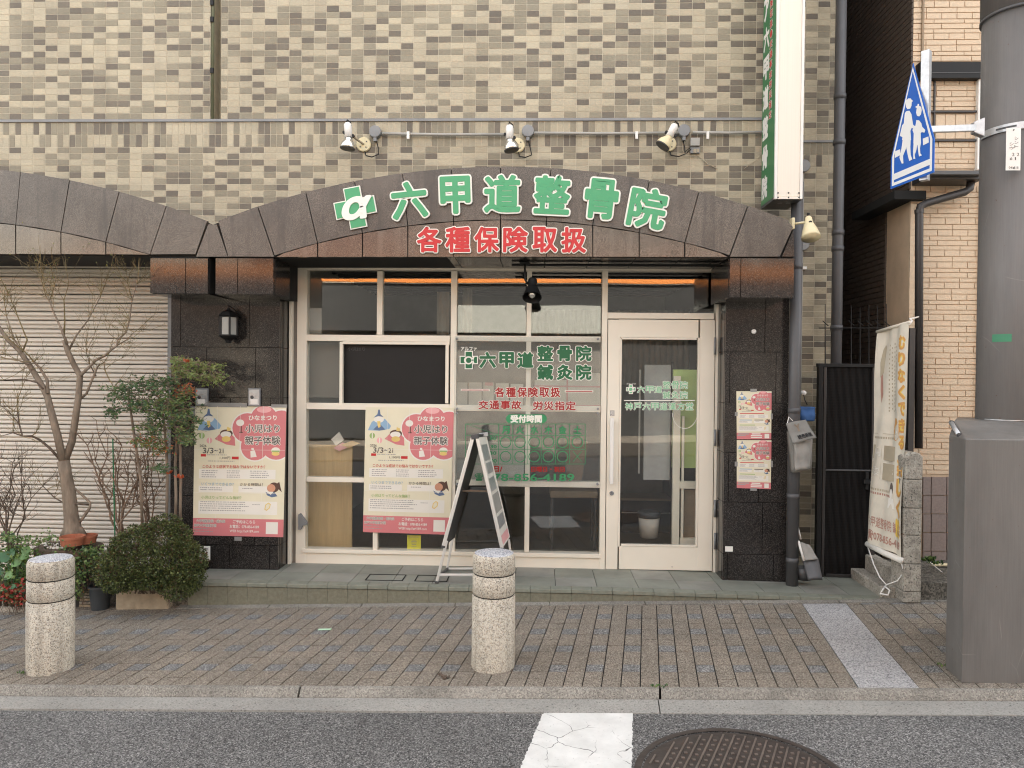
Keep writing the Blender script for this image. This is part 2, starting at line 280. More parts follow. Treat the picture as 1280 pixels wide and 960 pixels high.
# ------------------------------------------------------------------ mesh builder
class MB:
    def __init__(s): s.v = []; s.f = []; s.m = []; s.mats = []
    def mi(s, mat):
        if isinstance(mat, str): mat = M[mat]
        if mat not in s.mats: s.mats.append(mat)
        return s.mats.index(mat)
    def add(s, vs, fs, mat):
        k = len(s.v); i = s.mi(mat); s.v += [tuple(v) for v in vs]
        for f in fs: s.f.append(tuple(a+k for a in f)); s.m.append(i)
    def box(s, x0, x1, y0, y1, z0, z1, mat):
        if x0 > x1: x0, x1 = x1, x0
        if y0 > y1: y0, y1 = y1, y0
        if z0 > z1: z0, z1 = z1, z0
        s.add([(x0, y0, z0), (x1, y0, z0), (x1, y1, z0), (x0, y1, z0), (x0, y0, z1), (x1, y0, z1), (x1, y1, z1), (x0, y1, z1)],
              [(0, 3, 2, 1), (4, 5, 6, 7), (0, 1, 5, 4), (1, 2, 6, 5), (2, 3, 7, 6), (3, 0, 4, 7)], mat); return s
    def prism(s, pts, y0, y1, mat):
        """polygon in x,z pushed from y0 to y1; pts anticlockwise seen from the street"""
        n = len(pts); a = sum(pts[i][0]*pts[(i+1) % n][1]-pts[(i+1) % n][0]*pts[i][1] for i in range(n))
        if a < 0: pts = pts[::-1]
        vs = [(p[0], y0, p[1]) for p in pts]+[(p[0], y1, p[1]) for p in pts]
        fs = [tuple(range(n)), tuple(range(2*n-1, n-1, -1))]+[(i, i+n, (i+1) % n+n, (i+1) % n) for i in range(n)]
        s.add(vs, fs, mat); return s
    def hexa(s, b, t, mat):
        """b, t: 4 bottom and 4 top corners in the same order"""
        s.add(list(b)+list(t), [(0, 3, 2, 1), (4, 5, 6, 7), (0, 1, 5, 4), (1, 2, 6, 5), (2, 3, 7, 6), (3, 0, 4, 7)], mat); return s
    def tube(s, pts, rs, mat, n=6, cap=True):
        pts = [Vector(p) for p in pts]
        if isinstance(rs, (int, float)): rs = [rs]*len(pts)
        k = len(s.v); vs = []; prev = None
        for i, p in enumerate(pts):
            d = (pts[min(i+1, len(pts)-1)]-pts[max(i-1, 0)]).normalized()
            a = prev if prev else (Vector((0, 0, 1)) if abs(d.z) < 0.9 else Vector((1, 0, 0)))
            u = (a-d*a.dot(d)).normalized(); prev = u; w = d.cross(u)
            for j in range(n):
                t = 2*math.pi*j/n; vs.append(p+(u*math.cos(t)+w*math.sin(t))*rs[i])
        fs = [(i*n+j, i*n+(j+1) % n, (i+1)*n+(j+1) % n, (i+1)*n+j) for i in range(len(pts)-1) for j in range(n)]
        if cap: fs += [tuple(range(n-1, -1, -1)), tuple((len(pts)-1)*n+j for j in range(n))]
        s.add(vs, fs, mat); return s
    def lathe(s, prof, c, mat, n=24, ax='z', close=True):
        vs = []; cx, cy, cz = c
        for r, h in prof:
            for j in range(n):
                t = 2*math.pi*j/n; a, b = r*math.cos(t), r*math.sin(t)
                vs.append((cx+a, cy+b, cz+h) if ax == 'z' else (cx+a, cy-h, cz+b))
        fs = [(i*n+j, i*n+(j+1) % n, (i+1)*n+(j+1) % n, (i+1)*n+j) for i in range(len(prof)-1) for j in range(n)]
        if close: fs += [tuple(range(n-1, -1, -1)), tuple((len(prof)-1)*n+j for j in range(n))]
        s.add(vs, fs, mat); return s
    def build(s, name, parent=None, smooth=False, bevel=0, world=True, label=None, kind=None):
        me = bpy.data.meshes.new(name); me.from_pydata(s.v, [], s.f)
        for m in s.mats: me.materials.append(m)
        me.polygons.foreach_set('material_index', s.m)
        if smooth: me.polygons.foreach_set('use_smooth', [True]*len(s.f))
        me.update()
        o = bpy.data.objects.new(name, me); COL.objects.link(o)
        if parent:
            o.parent = parent
            if world: o.location = -wloc(parent)
        if smooth == 'auto' or (smooth and bevel):
            pass
        if bevel:
            b = o.modifiers.new('bevel', 'BEVEL'); b.width = bevel; b.segments = 2; b.limit_method = 'ANGLE'; b.angle_limit = rad(40)
        if label: o['label'] = label
        if kind: o['kind'] = kind
        return o
def wloc(o):
    l = Vector((0, 0, 0))
    while o: l += o.location; o = o.parent
    return l
def thing(name, label, cat, loc, group=None, kind=None):
    o = bpy.data.objects.new(name, None); COL.objects.link(o); o.location = loc; o.empty_display_size = 0.1
    if kind: o['kind'] = kind
    if label: o['label'] = label
    if cat: o['category'] = cat
    if group: o['group'] = group
    return o
def tag(o, label, cat, group=None):
    o['label'] = label; o['category'] = cat
    if group: o['group'] = group
    return o
def copy_thing(root, loc, label):
    r = root.copy(); COL.objects.link(r); r.location = loc; r['label'] = label
    for ch in root.children:
        c = ch.copy(); COL.objects.link(c); c.parent = r
        for g in ch.children:
            d = g.copy(); COL.objects.link(d); d.parent = c
    return r

_tc = {}
def _curve(s, mode):
    c = bpy.data.curves.new('t', 'FONT'); c.body = s; c.resolution_u = 2; c.fill_mode = mode
    o = bpy.data.objects.new('t', c); COL.objects.link(o); bpy.context.view_layer.update()
    me = bpy.data.meshes.new_from_object(o)
    r = ([tuple(v.co) for v in me.vertices], [tuple(p.vertices) for p in me.polygons], [tuple(e.vertices) for e in me.edges])
    bpy.data.objects.remove(o); bpy.data.curves.remove(c); bpy.data.meshes.remove(me); return r
def textgeo(s, off=0.02, ext=0.0):
    """lettering as geometry in em units; off thickens the strokes with rounded corners, ext > 0 adds side walls"""
    k = (s, off, ext)
    if k in _tc: return _tc[k]
    V, F, _ = _curve(s, 'BOTH'); vs = [(v[0], v[1], ext) for v in V]; fs = list(F)
    if off > 0.004 or ext:
        V2, F2, E2 = _curve(s, 'NONE')
        if not E2: V2, E2 = V, list({tuple(sorted((f[i], f[(i+1) % len(f)]))) for f in F for i in range(len(f))})
        w = max(off, 0.004); j = 0
        def pieceadd(p):
            nonlocal j
            j += 1; z = ext+(j % 9+1)*0.012; b0 = len(vs); n = len(p)
            vs.extend([(x, y, z) for x, y in p]); fs.append(tuple(range(b0, b0+n)))
            if ext: vs.extend([(x, y, -ext) for x, y in p]); fs.extend([(b0+i, b0+n+i, b0+n+(i+1) % n, b0+(i+1) % n) for i in range(n)])
        seen = set()
        for a, b in E2:
            (x0, y0, _a), (x1, y1, _b) = V2[a], V2[b]; L = math.hypot(x1-x0, y1-y0)
            if L < 1e-5: continue
            nx, ny = -(y1-y0)/L*w, (x1-x0)/L*w
            pieceadd([(x0-nx, y0-ny), (x1-nx, y1-ny), (x1+nx, y1+ny), (x0+nx, y0+ny)])
            if off > .025:
                for q_, (x, y) in ((a, (x0, y0)), (b, (x1, y1))):
                    if q_ in seen: continue
                    seen.add(q_); m_ = 8 if off > .035 else 6
                    pieceadd([(x+w*math.cos(2*math.pi*i/m_), y+w*math.sin(2*math.pi*i/m_)) for i in range(m_)])
    xs = [v[0] for v in vs]; ys = [v[1] for v in vs]
    r = (vs, fs, (min(xs), max(xs), min(ys), max(ys))); _tc[k] = r; return r
def put_text(mb, s, fmap, u0, v0, u1, v1, mat, off=0.02, layer=2, ref=None):
    """fit text s in the box u0..u1, v0..v1 (v upward); fmap(u, v, lift) gives the world point"""
    vs, fs, bb = textgeo(s, off)
    if ref is not None: bb = textgeo(s, ref)[2]
    W, H = bb[1]-bb[0], bb[3]-bb[2]
    mb.add([fmap(u0+(u1-u0)*(v[0]-bb[0])/W, v0+(v1-v0)*(v[1]-bb[2])/H, layer+v[2]) for v in vs], fs, mat)
def quadmap(tl, tr_, br, bl, step=0.0008, nrm=Vector((0, -1, 0))):
    def f(u, v, layer=0):
        t = tl.lerp(tr_, u); b = bl.lerp(br, u); return b.lerp(t, v)+nrm*(step*layer)
    return f
def upoly(mb, f, pts, mat, layer=1):
    n = len(pts); a = sum(pts[i][0]*pts[(i+1) % n][1]-pts[(i+1) % n][0]*pts[i][1] for i in range(n))
    if a < 0: pts = pts[::-1]
    mb.add([f(p[0], p[1], layer) for p in pts], [tuple(range(n))], mat)
def urect(mb, f, u0, v0, u1, v1, mat, layer=1): upoly(mb, f, [(u0, v0), (u1, v0), (u1, v1), (u0, v1)], mat, layer)
def ell(cx, cy, rx, ry, n=18, a0=0, a1=360): return [(cx+rx*math.cos(rad(a0+(a1-a0)*i/n)), cy+ry*math.sin(rad(a0+(a1-a0)*i/n))) for i in range(n)]

def xz(px, py, Y): p = P(px, py, Y); return (p.x, p.z)
# ================================================================== GROUND
YF, YW, YP, YFR, YSTEP = 5.33, 5.88, 5.68, 5.90, 5.33     # arch front, tile wall, pilaster, window frame, step edge
K0, K1 = G(0, 855.5), G(1280, 860.5)
kb = (K1.y-K0.y)/(K1.x-K0.x); ka = K0.y-kb*K0.x
def yk(x): return ka+kb*x                                # back edge of the kerb
VPX = P(809, 471, 100); DIR = Vector((VPX.x, VPX.y, 0)).normalized()     # the long paving joints run a little askew
def strip(mb, x0, x1, f0, f1, h0, h1, mat, th=0.12, seg=1):
    """sloping bar along the street: y from yk+f0 to yk+f1, top height zs+h0..zs+h1"""
    for i in range(seg):
        a, b = x0+(x1-x0)*i/seg, x0+(x1-x0)*(i+1)/seg
        bt = [(a, yk(a)+f0, zs(a)+min(h0, h1)-th), (b, yk(b)+f0, zs(b)+min(h0, h1)-th), (b, yk(b)+f1, zs(b)+min(h0, h1)-th), (a, yk(a)+f1, zs(a)+min(h0, h1)-th)]
        tp = [(a, yk(a)+f0, zs(a)+h0), (b, yk(b)+f0, zs(b)+h0), (b, yk(b)+f1, zs(b)+h1), (a, yk(a)+f1, zs(a)+h1)]
        mb.hexa(bt, tp, mat)
g = MB(); g.box(-40, 40, -30, 40, -1.9, -1.8, 'asphalt'); g.build('ground', kind='structure')
DR = -0.045                                              # the road lies this far below the pavement
gf = yk(G(640, 891.5, DR).x)-G(640, 891.5, DR).y; fk = yk(G(640, 873, DR).x)-G(640, 873, DR).y; print('gf', gf, 'fk', fk)
b = MB(); X0, X1 = -12, 12
b.hexa([(X0, -3.2, zs(X0)+DR-.2), (X1, -3.2, zs(X1)+DR-.2), (X1, yk(X1)-gf, zs(X1)+DR-.2), (X0, yk(X0)-gf, zs(X0)+DR-.2)],
       [(X0, -3.2, zs(X0)+DR), (X1, -3.2, zs(X1)+DR), (X1, yk(X1)-gf, zs(X1)+DR), (X0, yk(X0)-gf, zs(X0)+DR)], 'asphalt')
road = b.build('road', kind='structure')
# kerb stones and gutter lengths, cut at their joints
kr = thing('kerb', None, None, (0, 3.95, -0.17), kind='structure')
def along(px, py, f): return G(px, py, f).x
cuts = [-12, -7.2, -5.0, along(378, 856, 0), along(824, 856, 0), 3.05, 5.3, 12]
for a, c in zip(cuts[:-1], cuts[1:]):
    m = MB(); a += .006; c -= .006
    def pt(x, f, h): return (x+f*0.15, yk(x)+f, zs(x)+h)
    prof = [(0.0, 0.0), (-fk*.45, -0.002), (-fk*.6, -0.010), (-fk, DR+0.002), (-fk, DR-.15), (0.0, DR-.15)]
    n = len(prof); vs = [pt(a, *q) for q in prof]+[pt(c, *q) for q in prof]
    m.add(vs, [tuple(range(n)), tuple(range(2*n-1, n-1, -1))]+[(i, i+n, (i+1) % n+n, (i+1) % n) for i in range(n)], 'kerb')
    m.build('kerb_stone', kr)
gt = thing('gutter', None, None, (0, 3.75, -0.2), kind='structure')
cuts = [-12, -6.6, along(345, 883, DR), along(826, 883, DR), 3.4, 12]
for a, c in zip(cuts[:-1], cuts[1:]):
    m = MB(); a += .003; c -= .003
    sk = (gf-fk)*0.10 if c > 1 else .0
    sa = (gf-fk)*(.1 if a > 0 else (1.5 if a > -4 else 0)); sk = (gf-fk)*(.1 if c > 0 else (1.5 if c > -4 else 0))
    bt = [(a-sa, yk(a)-gf, zs(a)+DR-.15), (c-sk, yk(c)-gf, zs(c)+DR-.15), (c, yk(c)-fk, zs(c)+DR-.15), (a, yk(a)-fk, zs(a)+DR-.15)]
    tp = [(a-sa, yk(a)-gf, zs(a)+DR+.004), (c-sk, yk(c)-gf, zs(c)+DR+.004), (c, yk(c)-fk, zs(c)+DR-.002), (a, yk(a)-fk, zs(a)+DR-.002)]
    m.hexa(bt, tp, 'gutter'); m.build('gutter_slab', gt)
# pavement
sw = thing('sidewalk', None, None, (0, 4.6, -0.14), kind='structure')
m = MB(); strip(m, -12, 12, 0.0, 2.6, -0.008, -0.008, 'gap', 0.2); m.build('bedding', sw)
PC = G(802.5, 759); t0 = (PC.y-(ka+kb*PC.x))/(DIR.y-kb*DIR.x); ORG = PC-DIR*t0; E1 = Vector((1, kb, 0))*0.1015
def corner(i, j, dx=0, dy=0):
    p = ORG+E1*(i+dx)+DIR*(0.1*(j+dy)); return Vector((p.x, p.y, zs(p.x)))
pav = []
bi0 = round((G(1014, 759).x-PC.x)/0.1015)
for i in range(-52, 42):
    for j in range(0, 22):
        c = corner(i, j, .5, .5)
        if bi0 <= i < bi0+3 and c.y < 5.36: continue
        if c.x < -5.6 or c.x > 5.0: continue
        if c.y > (5.37 if c.x > -2.55 and c.x < 2.8 else 5.95): continue
        pav.append((c.y, i, j))
pav.sort(key=lambda t: t[0]+0.0*abs(t[1]))
view = [p for p in pav if -3.15 < corner(p[1], p[2]).x < 2.35]
near = set((p[1], p[2]) for p in sorted(view, key=lambda p: (corner(p[1], p[2], .5, .5)-Vector((CAM.x, CAM.y, 0))).length)[:290])
def paver(mb, i, j, shift=Vector((0, 0, 0))):
    gx, gy = 0.030, 0.010
    z = R.uniform(-.0015, .0015); tl = R.uniform(-.0008, .0008)
    tp = [corner(i, j, gx, gy), corner(i, j, 1-gx, gy), corner(i, j, 1-gx, 1-gy), corner(i, j, gx, 1-gy)]
    tp = [q+Vector((0, 0, z+(tl if k in (1, 2) else -tl))) for k, q in enumerate(tp)]
    bt = [q-Vector((0, 0, .03)) for q in tp]
    if j % 3 == 2 and i % 2 == 1: mt = 'paverblue'
    else: mt = 'paver' if R.random() < .75 else 'paver2'
    mb.add(bt+tp, [(4, 5, 6, 7), (0, 1, 5, 4), (1, 2, 6, 5), (2, 3, 7, 6), (3, 0, 4, 7)], mt)
far = MB()
for y, i, j in pav:
    if (i, j) in near: q = MB(); paver(q, i, j); q.build('paver', sw)
    else: paver(far, i, j)
far.build('paver_field', sw, kind='stuff')
for k in range(4):                                        # the pale granite band across the pavement
    q = MB(); a, bb = k*3.55, (k+1)*3.55
    tp = [corner(bi0, a, .02, .02), corner(bi0, a, 2.98, .02), corner(bi0, bb, 2.98, -.02), corner(bi0, bb, .02, -.02)]
    q.hexa([c-Vector((0, 0, .03)) for c in tp], [c+Vector((0, 0, .001)) for c in tp], 'slab'); q.build('granite_slab', sw)
# narrow pale edging at the foot of the step
ed = MB()
for k in range(9):
    a = -2.62+k*.68; c = a+.672
    ed.hexa([(a, 5.27, zs(a)-.05), (c, 5.27, zs(c)-.05), (c, 5.34, zs(c)-.05), (a, 5.34, zs(a)-.05)],
            [(a, 5.27, zs(a)+.006), (c, 5.27, zs(c)+.006), (c, 5.34, zs(c)+.012), (a, 5.34, zs(a)+.012)], 'kerb')
ed.build('edging', sw)
# entrance step: floor tiles, nosing and riser tiles
st = thing('entrance_step', None, None, (0, 5.6, -0.05), kind='structure')
SX0, SX1 = -2.56, P(1133, 750, YSTEP).x
def zf(x): return -0.001-0.028*max(0, (x-0.3)/2.35)**1.3 if x > 0.3 else -0.001
m = MB()
n = 12
for i in range(n):
    a, c = SX0+(SX1-SX0)*i/n, SX0+(SX1-SX0)*(i+1)/n
    m.hexa([(a, YSTEP+.012, -.4), (c, YSTEP+.012, -.4), (c, 6.25, -.4), (a, 6.25, -.4)],
           [(a, YSTEP+.012, zf(a)-.008), (c, YSTEP+.012, zf(c)-.008), (c, 6.25, zf(c)-.008), (a, 6.25, zf(a)-.008)], 'grout' if 0 else 'gap')
m.build('step_core', st)
fx = P(643, 745, 5.45).x - 0.302*20
yy = [YSTEP+.062, 5.63, 5.93, 6.23]
k = 0
while fx < SX1:
    for r in range(3):
        a, c = max(fx+.002, SX0+.002), min(fx+.300, SX1-.002)
        if c-a > .03:
            q = MB(); y0, y1 = yy[r]+.002, yy[r+1]-.002
            q.hexa([(a, y0, zf(a)-.03), (c, y0, zf(c)-.03), (c, y1, zf(c)-.03), (a, y1, zf(a)-.03)],
                   [(a, y0, zf(a)+.001), (c, y0, zf(c)+.001), (c, y1, zf(c)+.001), (a, y1, zf(a)+.001)], 'floort' if (k+r) % 3 else 'floort2')
            q.build('floor_tile', st)
    fx += .302; k += 1
x = SX0
while x < SX1-.02:
    c = min(x+.148, SX1)
    q = MB(); q.hexa([(x+.001, YSTEP-.012, zf(x)-.03), (c-.001, YSTEP-.012, zf(c)-.03), (c-.001, YSTEP+.06, zf(c)-.03), (x+.001, YSTEP+.06, zf(x)-.03)],
                     [(x+.001, YSTEP-.012, zf(x)-.002), (c-.001, YSTEP-.012, zf(c)-.002), (c-.001, YSTEP+.06, zf(c)+.002), (x+.001, YSTEP+.06, zf(x)+.002)], 'nose')
    q.build('nosing_tile', st, bevel=.003)
    q = MB(); zb = min(zs(x), zs(c))-.02
    if zf(x)-.034 > zb+.01:
        q.box(x+.001, c-.001, YSTEP-.004, YSTEP+.02, zb, zf(x)-.034, 'riser'); q.build('riser_tile', st)
    x += .148
# two small inspection lids let into the floor
for pa, pb in ((462, 508), (522, 562)):
    q = MB(); a, c = P(pa, 724, 5.6).x, P(pb, 724, 5.6).x
    for (x0, x1, y0, y1) in ((a, c, 5.44, 5.448), (a, c, 5.60, 5.608), (a, a+.008, 5.448, 5.60), (c-.008, c, 5.448, 5.60)): q.box(x0, x1, y0, y1, -.004, .0035, 'gap')
    q.build('lid_frame', st)
# road marking and manhole
cw = []
for px, py in ((679, 891.5), (791, 891.5), (789, 985), (641, 985)): p = G(px, py, DR); cw.append(p)
m = MB(); pts = []
for k in range(4):
    a, b_ = cw[[3, 2, 1, 0][k]], cw[[2, 1, 0, 3][k]]; n = 70 if k % 2 == 0 else 60
    for i in range(n): pts.append(a.lerp(b_, i/n)+Vector((R.gauss(0, .0022), R.gauss(0, .0022), 0)))
n = len(pts); vs = [p+Vector((0, 0, .004)) for p in pts]+[p+Vector((0, 0, -.001)) for p in pts]
m.add(vs, [tuple(range(n)), tuple(range(2*n-1, n-1, -1))]+[(i, i+n, (i+1) % n+n, (i+1) % n) for i in range(n)], 'paint')
o = m.build('crossing_stripe'); tag(o, 'worn cracked white painted stripe on the grey asphalt', 'road marking'); o['kind'] = 'thing'
mc = G(927, 975, DR); mr = 0.44
mh = thing('manhole_cover', 'round brown cast iron manhole cover with diagonal ribs and studs', 'manhole cover', mc)
m = MB()
sl = lambda x: zs(x)+DR
def disc(mb, r, h, mat, r0=0, n=64):
    vs = []
    for rr, hh in ((r0, h), (r, h), (r, h-.03)):
        for j in range(n):
            x, y = mc.x+rr*math.cos(2*math.pi*j/n), mc.y+rr*math.sin(2*math.pi*j/n); vs.append((x, y, sl(x)+hh))
    fs = [(i*n+j, i*n+(j+1) % n, (i+1)*n+(j+1) % n, (i+1)*n+j) for i in range(2) for j in range(n)]
    fs = [f[::-1] for f in fs]
    if r0 == 0: pass
    mb.add(vs, fs, mat)
disc(m, mr, .006, 'iron', mr*.93); m.build('frame_ring', mh)
m = MB(); disc(m, mr*.915, .003, 'iron', 0.0001); m.build('lid', mh)
rib = MB(); stud = MB(); rr = mr*.86
ux, uy = Vector((0.42, 0.907)), Vector((0.907, -0.42))
for k in range(-8, 9):
    o_ = k*.047
    if abs(o_) >= rr: continue
    h = math.sqrt(rr*rr-o_*o_)
    pts = [(mc.x+uy.x*(o_+s*.004)+ux.x*t, mc.y+uy.y*(o_+s*.004)+ux.y*t) for s, t in ((-1, -h), (1, -h), (1, h), (-1, h))]
    rib.hexa([(p[0], p[1], sl(p[0])) for p in pts], [(p[0], p[1], sl(p[0])+.0075) for p in pts], 'ironhi')
    t = -h+.03
    while t < h-.02:
        cx, cy = mc.x+uy.x*(o_+.0235)+ux.x*t, mc.y+uy.y*(o_+.0235)+ux.y*t
        if (cx-mc.x)**2+(cy-mc.y)**2 < (rr-.01)**2:
            s_ = .007; pts = [(cx-s_, cy-s_), (cx+s_, cy-s_), (cx+s_, cy+s_), (cx-s_, cy+s_)]
            stud.hexa([(p[0], p[1], sl(p[0])) for p in pts], [(p[0], p[1], sl(p[0])+.0075) for p in pts], 'ironhi')
        t += .048
rib.build('ribs', mh); stud.build('studs', mh, kind='stuff')

# small pale tape on the paving
a = G(398, 787.5); m = MB(); m.hexa([(a.x, a.y-.012, zs(a.x)+.003), (a.x+.085, a.y-.012, zs(a.x)+.006), (a.x+.085, a.y+.012, zs(a.x)+.006), (a.x, a.y+.012, zs(a.x)+.003)],
    [(a.x, a.y-.012, zs(a.x)+.005), (a.x+.085, a.y-.012, zs(a.x)+.008), (a.x+.085, a.y+.012, zs(a.x)+.008), (a.x, a.y+.012, zs(a.x)+.005)], 'reflect')
tag(m.build('tape_strip'), 'short pale green strip of tape stuck on the brown paving', 'tape')

# ================================================================== CLINIC BUILDING
bl = thing('clinic_building', 'shop building with beige mosaic tile wall above brown granite arches and cream shopfront', 'building', (0, 6.0, 0))
ZTOP = 11.0
zstr = P(640, 149.5, YW).z; xorg = P(330.5, 75, YW).x; XR = P(990, 200, YW).x
sx0, sx1 = P(262.5, 75, YW).x, P(276, 75, YW).x
zarch0 = 2.40
w = MB()
for (a, c, z0, z1) in ((-9, sx0, zstr, ZTOP), (sx1, XR, zstr, ZTOP), (-9, XR, 2.42, zstr)):
    w.box(a, c, YW+.006, YW+.30, z0, z1, 'grout')
w.box(sx0, sx1, YW+.18, YW+.30, zstr, ZTOP, 'grout')
w.build('wall_core', bl)
w = MB(); w.box(-9, XR-.002, YW, YW+.006, 5.55, ZTOP, 'grout'); w.build('upper_wall', bl)
ZT = [0, 0]
def ztile(last, above_):
    """three tones, dark ones seldom side by side or stacked"""
    w_ = [.40, .32, .28]
    if last == 2: w_[2] *= .5
    if above_ == 2: w_[2] *= .32
    if last == 1: w_[2] *= 1.2
    r = R.random()*sum(w_); return 0 if r < w_[0] else (1 if r < w_[0]+w_[1] else 2)
PREV = {}
ARC = dict(cx=630, R=971.0, top=207.5)
def arc_top(px):                                            # photo height of the arch edge
    v = []
    for cx, top in ((630, 207.5), (-102, 206.0)):
        d = px-cx
        if abs(d) < 600: v.append(top+971-math.sqrt(971*971-d*d))
    return min(v)
tiles = []                                                   # (x0, x1, z0, z1, tone, Y)
def add_row(x0, x1, z0, z1, pitch, org, Y, cut=None):
    i = math.floor((x0-org)/pitch); last = 0
    while org+i*pitch < x1:
        a, c = max(x0, org+i*pitch), min(x1, org+(i+1)*pitch); last = ztile(last, PREV.get(round((org+i*pitch)*50))); PREV[round((org+i*pitch)*50)] = last; segs = [(a, c)]
        if cut and a < cut[1] and c > cut[0]: segs = [s for s in ((a, min(c, cut[0])), (max(a, cut[1]), c)) if s[1]-s[0] > .012]
        for s in segs:
            if s[1]-s[0] > .012: tiles.append((s[0], s[1], z0, z1, last*2+(R.random() < .5), Y))
        i += 1
nr = int((5.56-zstr-.012)/.05)
for r in range(nr): add_row(-5.6, XR, zstr+.012+r*.05, zstr+.012+(r+1)*.05, .1, xorg, YW, (sx0, sx1))
add_row(-5.6, XR, zstr-.112, zstr-.012, .05, xorg, YW); add_row(-5.6, XR, zstr-.212, zstr-.112, .05, xorg+.05*0, YW)
for r in range(26):
    z1 = zstr-.212-r*.05
    if z1 > 2.55: add_row(-5.6, XR, z1-.05, z1, .1, xorg+.0, YW)
def above(t):
    px = 673+ (t[0]+t[1])/2*924.4/5.95
    return t[3] > P(min(max(px, -60), 1000), arc_top(min(max(px, -60), 1000))+6, YF).z-.33
tiles = [t for t in tiles if t[5] != YW or above(t)]
def tile_geo(mb, t, g=.0024):
    x0, x1, z0, z1, k, Y = t; Y += .004; y = Y-R.uniform(0, .0008); d = R.uniform(-.0004, .0004)
    mb.add([(x0+g, Y+.002, z0+g), (x1-g, Y+.002, z0+g), (x1-g, Y+.002, z1-g), (x0+g, Y+.002, z1-g), (x0+g, y, z0+g), (x1-g, y+d, z0+g), (x1-g, y+d, z1-g), (x0+g, y, z1-g)],
           [(4, 5, 6, 7), (0, 1, 5, 4), (1, 2, 6, 5), (2, 3, 7, 6), (3, 0, 4, 7)], M_TILE[k])
# the set-back strip right of the sign
YS2 = 6.25; XS2 = P(1043, 300, YS2).x; zst2 = P(1020, 176.8, YS2).z; org2 = P(1022.3, 60, YS2).x
w = MB(); w.box(XR-.3, XS2, YS2+.006, YS2+.3, -.3, ZTOP, 'grout'); w.box(XR-.02, XR, YW+.3, YS2+.006, -.3, ZTOP, 'grout'); w.build('strip_core', bl)
t2 = []
base = len(tiles)
for r in range(46): add_row(XR-.02, XS2, zst2+.01+r*.05, zst2+.01+(r+1)*.05, .1, org2, YS2)
add_row(XR-.02, XS2, zst2-.11, zst2-.01, .05, org2, YS2); add_row(XR-.02, XS2, zst2-.21, zst2-.11, .05, org2, YS2)
for r in range(66): add_row(XR-.02, XS2, zst2-.21-(r+1)*.05, zst2-.21-r*.05, .1, org2, YS2)
order = sorted(range(base), key=lambda i: (tiles[i][0]+.2)**2*0.35+(tiles[i][2]-3.3)**2 if tiles[i][1]-tiles[i][0] > .04 else 99)
single = set(order[:290]); rest = MB()
for i, t in enumerate(tiles):
    if i in single: q = MB(); tile_geo(q, t); q.build('tile', bl)
    else: tile_geo(rest, t)
rest.build('tile_field', bl, kind='stuff')
q = MB(); q.box(-5.6, XR, YW-.008, YW+.006, zstr-.011, zstr+.009, 'disc'); q.box(XR-.01, XS2, YS2-.008, YS2+.006, zst2-.009, zst2+.008, 'disc'); q.build('string_course', bl)
# slot with tiles at its back and a green pipe in it
q = MB(); z = zstr; k = 0
while z < 5.5:
    tt = ('disc', 'conduit', 'dgrey')[k % 3] if k > 6 else 'dgrey'
    q.box(sx0+.03, sx1-.012, YW+.168, YW+.18, z+.004, z+.046, M_TILE[5] if tt != 'conduit' else M_TILE[3]); z += .05; k += 1
q.build('slot_tiles', bl)
q = MB(); q.tube([(sx0+.013, YW+.02, zstr+.012), (sx0+.013, YW+.02, 6)], .012, plain('moss_green_pipe', (0.14, 0.15, 0.09), .6), 10); q.build('slot_pipe', bl, smooth=True)
q = MB()
for py in (3, 24, 88): p = P(265, py, YW); q.box(p.x-.014, p.x+.012, YW-.004, YW+.01, p.z-.02, p.z+.02, 'black')
q.build('pipe_clip', bl)

# ------------------------------------------------------------------ granite arches
BOT = 321.3
def low_arc(px, cx=628, top=275.0, RR=925.0): d = px-cx; return top+RR-math.sqrt(RR*RR-d*d)
def seg(f, a, c, n=5): return [(a+(c-a)*i/n, f(a+(c-a)*i/n)) for i in range(n+1)]
def arc_fn(cx, top): return lambda px: top+971-math.sqrt(971*971-(px-cx)**2)
def panel(pts, Y, mat, name, inset=.0035, th=.03, jit=True, parent=None, bevel=0):
    w_ = [xz(px, py, Y) for px, py in pts]
    cx = sum(p[0] for p in w_)/len(w_); cz = sum(p[1] for p in w_)/len(w_)
    q = MB(); o_ = []
    for x_, z_ in w_:
        d = math.hypot(x_-cx, z_-cz); k = 1-inset*1.3/d; o_.append((cx+(x_-cx)*k, cz+(z_-cz)*k))
    yj = R.uniform(0, .0025) if jit else 0
    q.prism(o_, Y+yj, Y+th, mat); return q.build(name, parent or bl)
up_r = [(322, 343), (382, 397), (443, 453), (503, 509.7), (564, 567), (625.6, 625.6), (689, 683), (748, 741), (812, 799), (874, 856), (935, 912)]
fr = arc_fn(630, 207.5)
rlow = lambda px: min(low_arc(px), BOT)
for (a, la), (c, lc) in zip(up_r[:-1], up_r[1:]):
    panel(seg(fr, a, c)+[(p, rlow(p)) for p in [lc+(la-lc)*i/5 for i in range(6)]], YF, 'ring', 'arch_stone')
for la, lc in zip([343, 397, 453, 509.7, 567, 625.6, 683, 741, 799, 856], [397, 453, 509.7, 567, 625.6, 683, 741, 799, 856, 912]):
    pts = [(p, rlow(p)) for p in [la+(lc-la)*i/5 for i in range(6)]]
    if la == 343: pts = pts[1:]; pts = [(345, BOT)]+pts
    if lc == 912: pts = pts[:-1]+[(910, BOT)]
    panel(pts+[(lc, BOT), (la, BOT)][0 if 1 else 0:], YF, 'ringlow', 'band_stone')
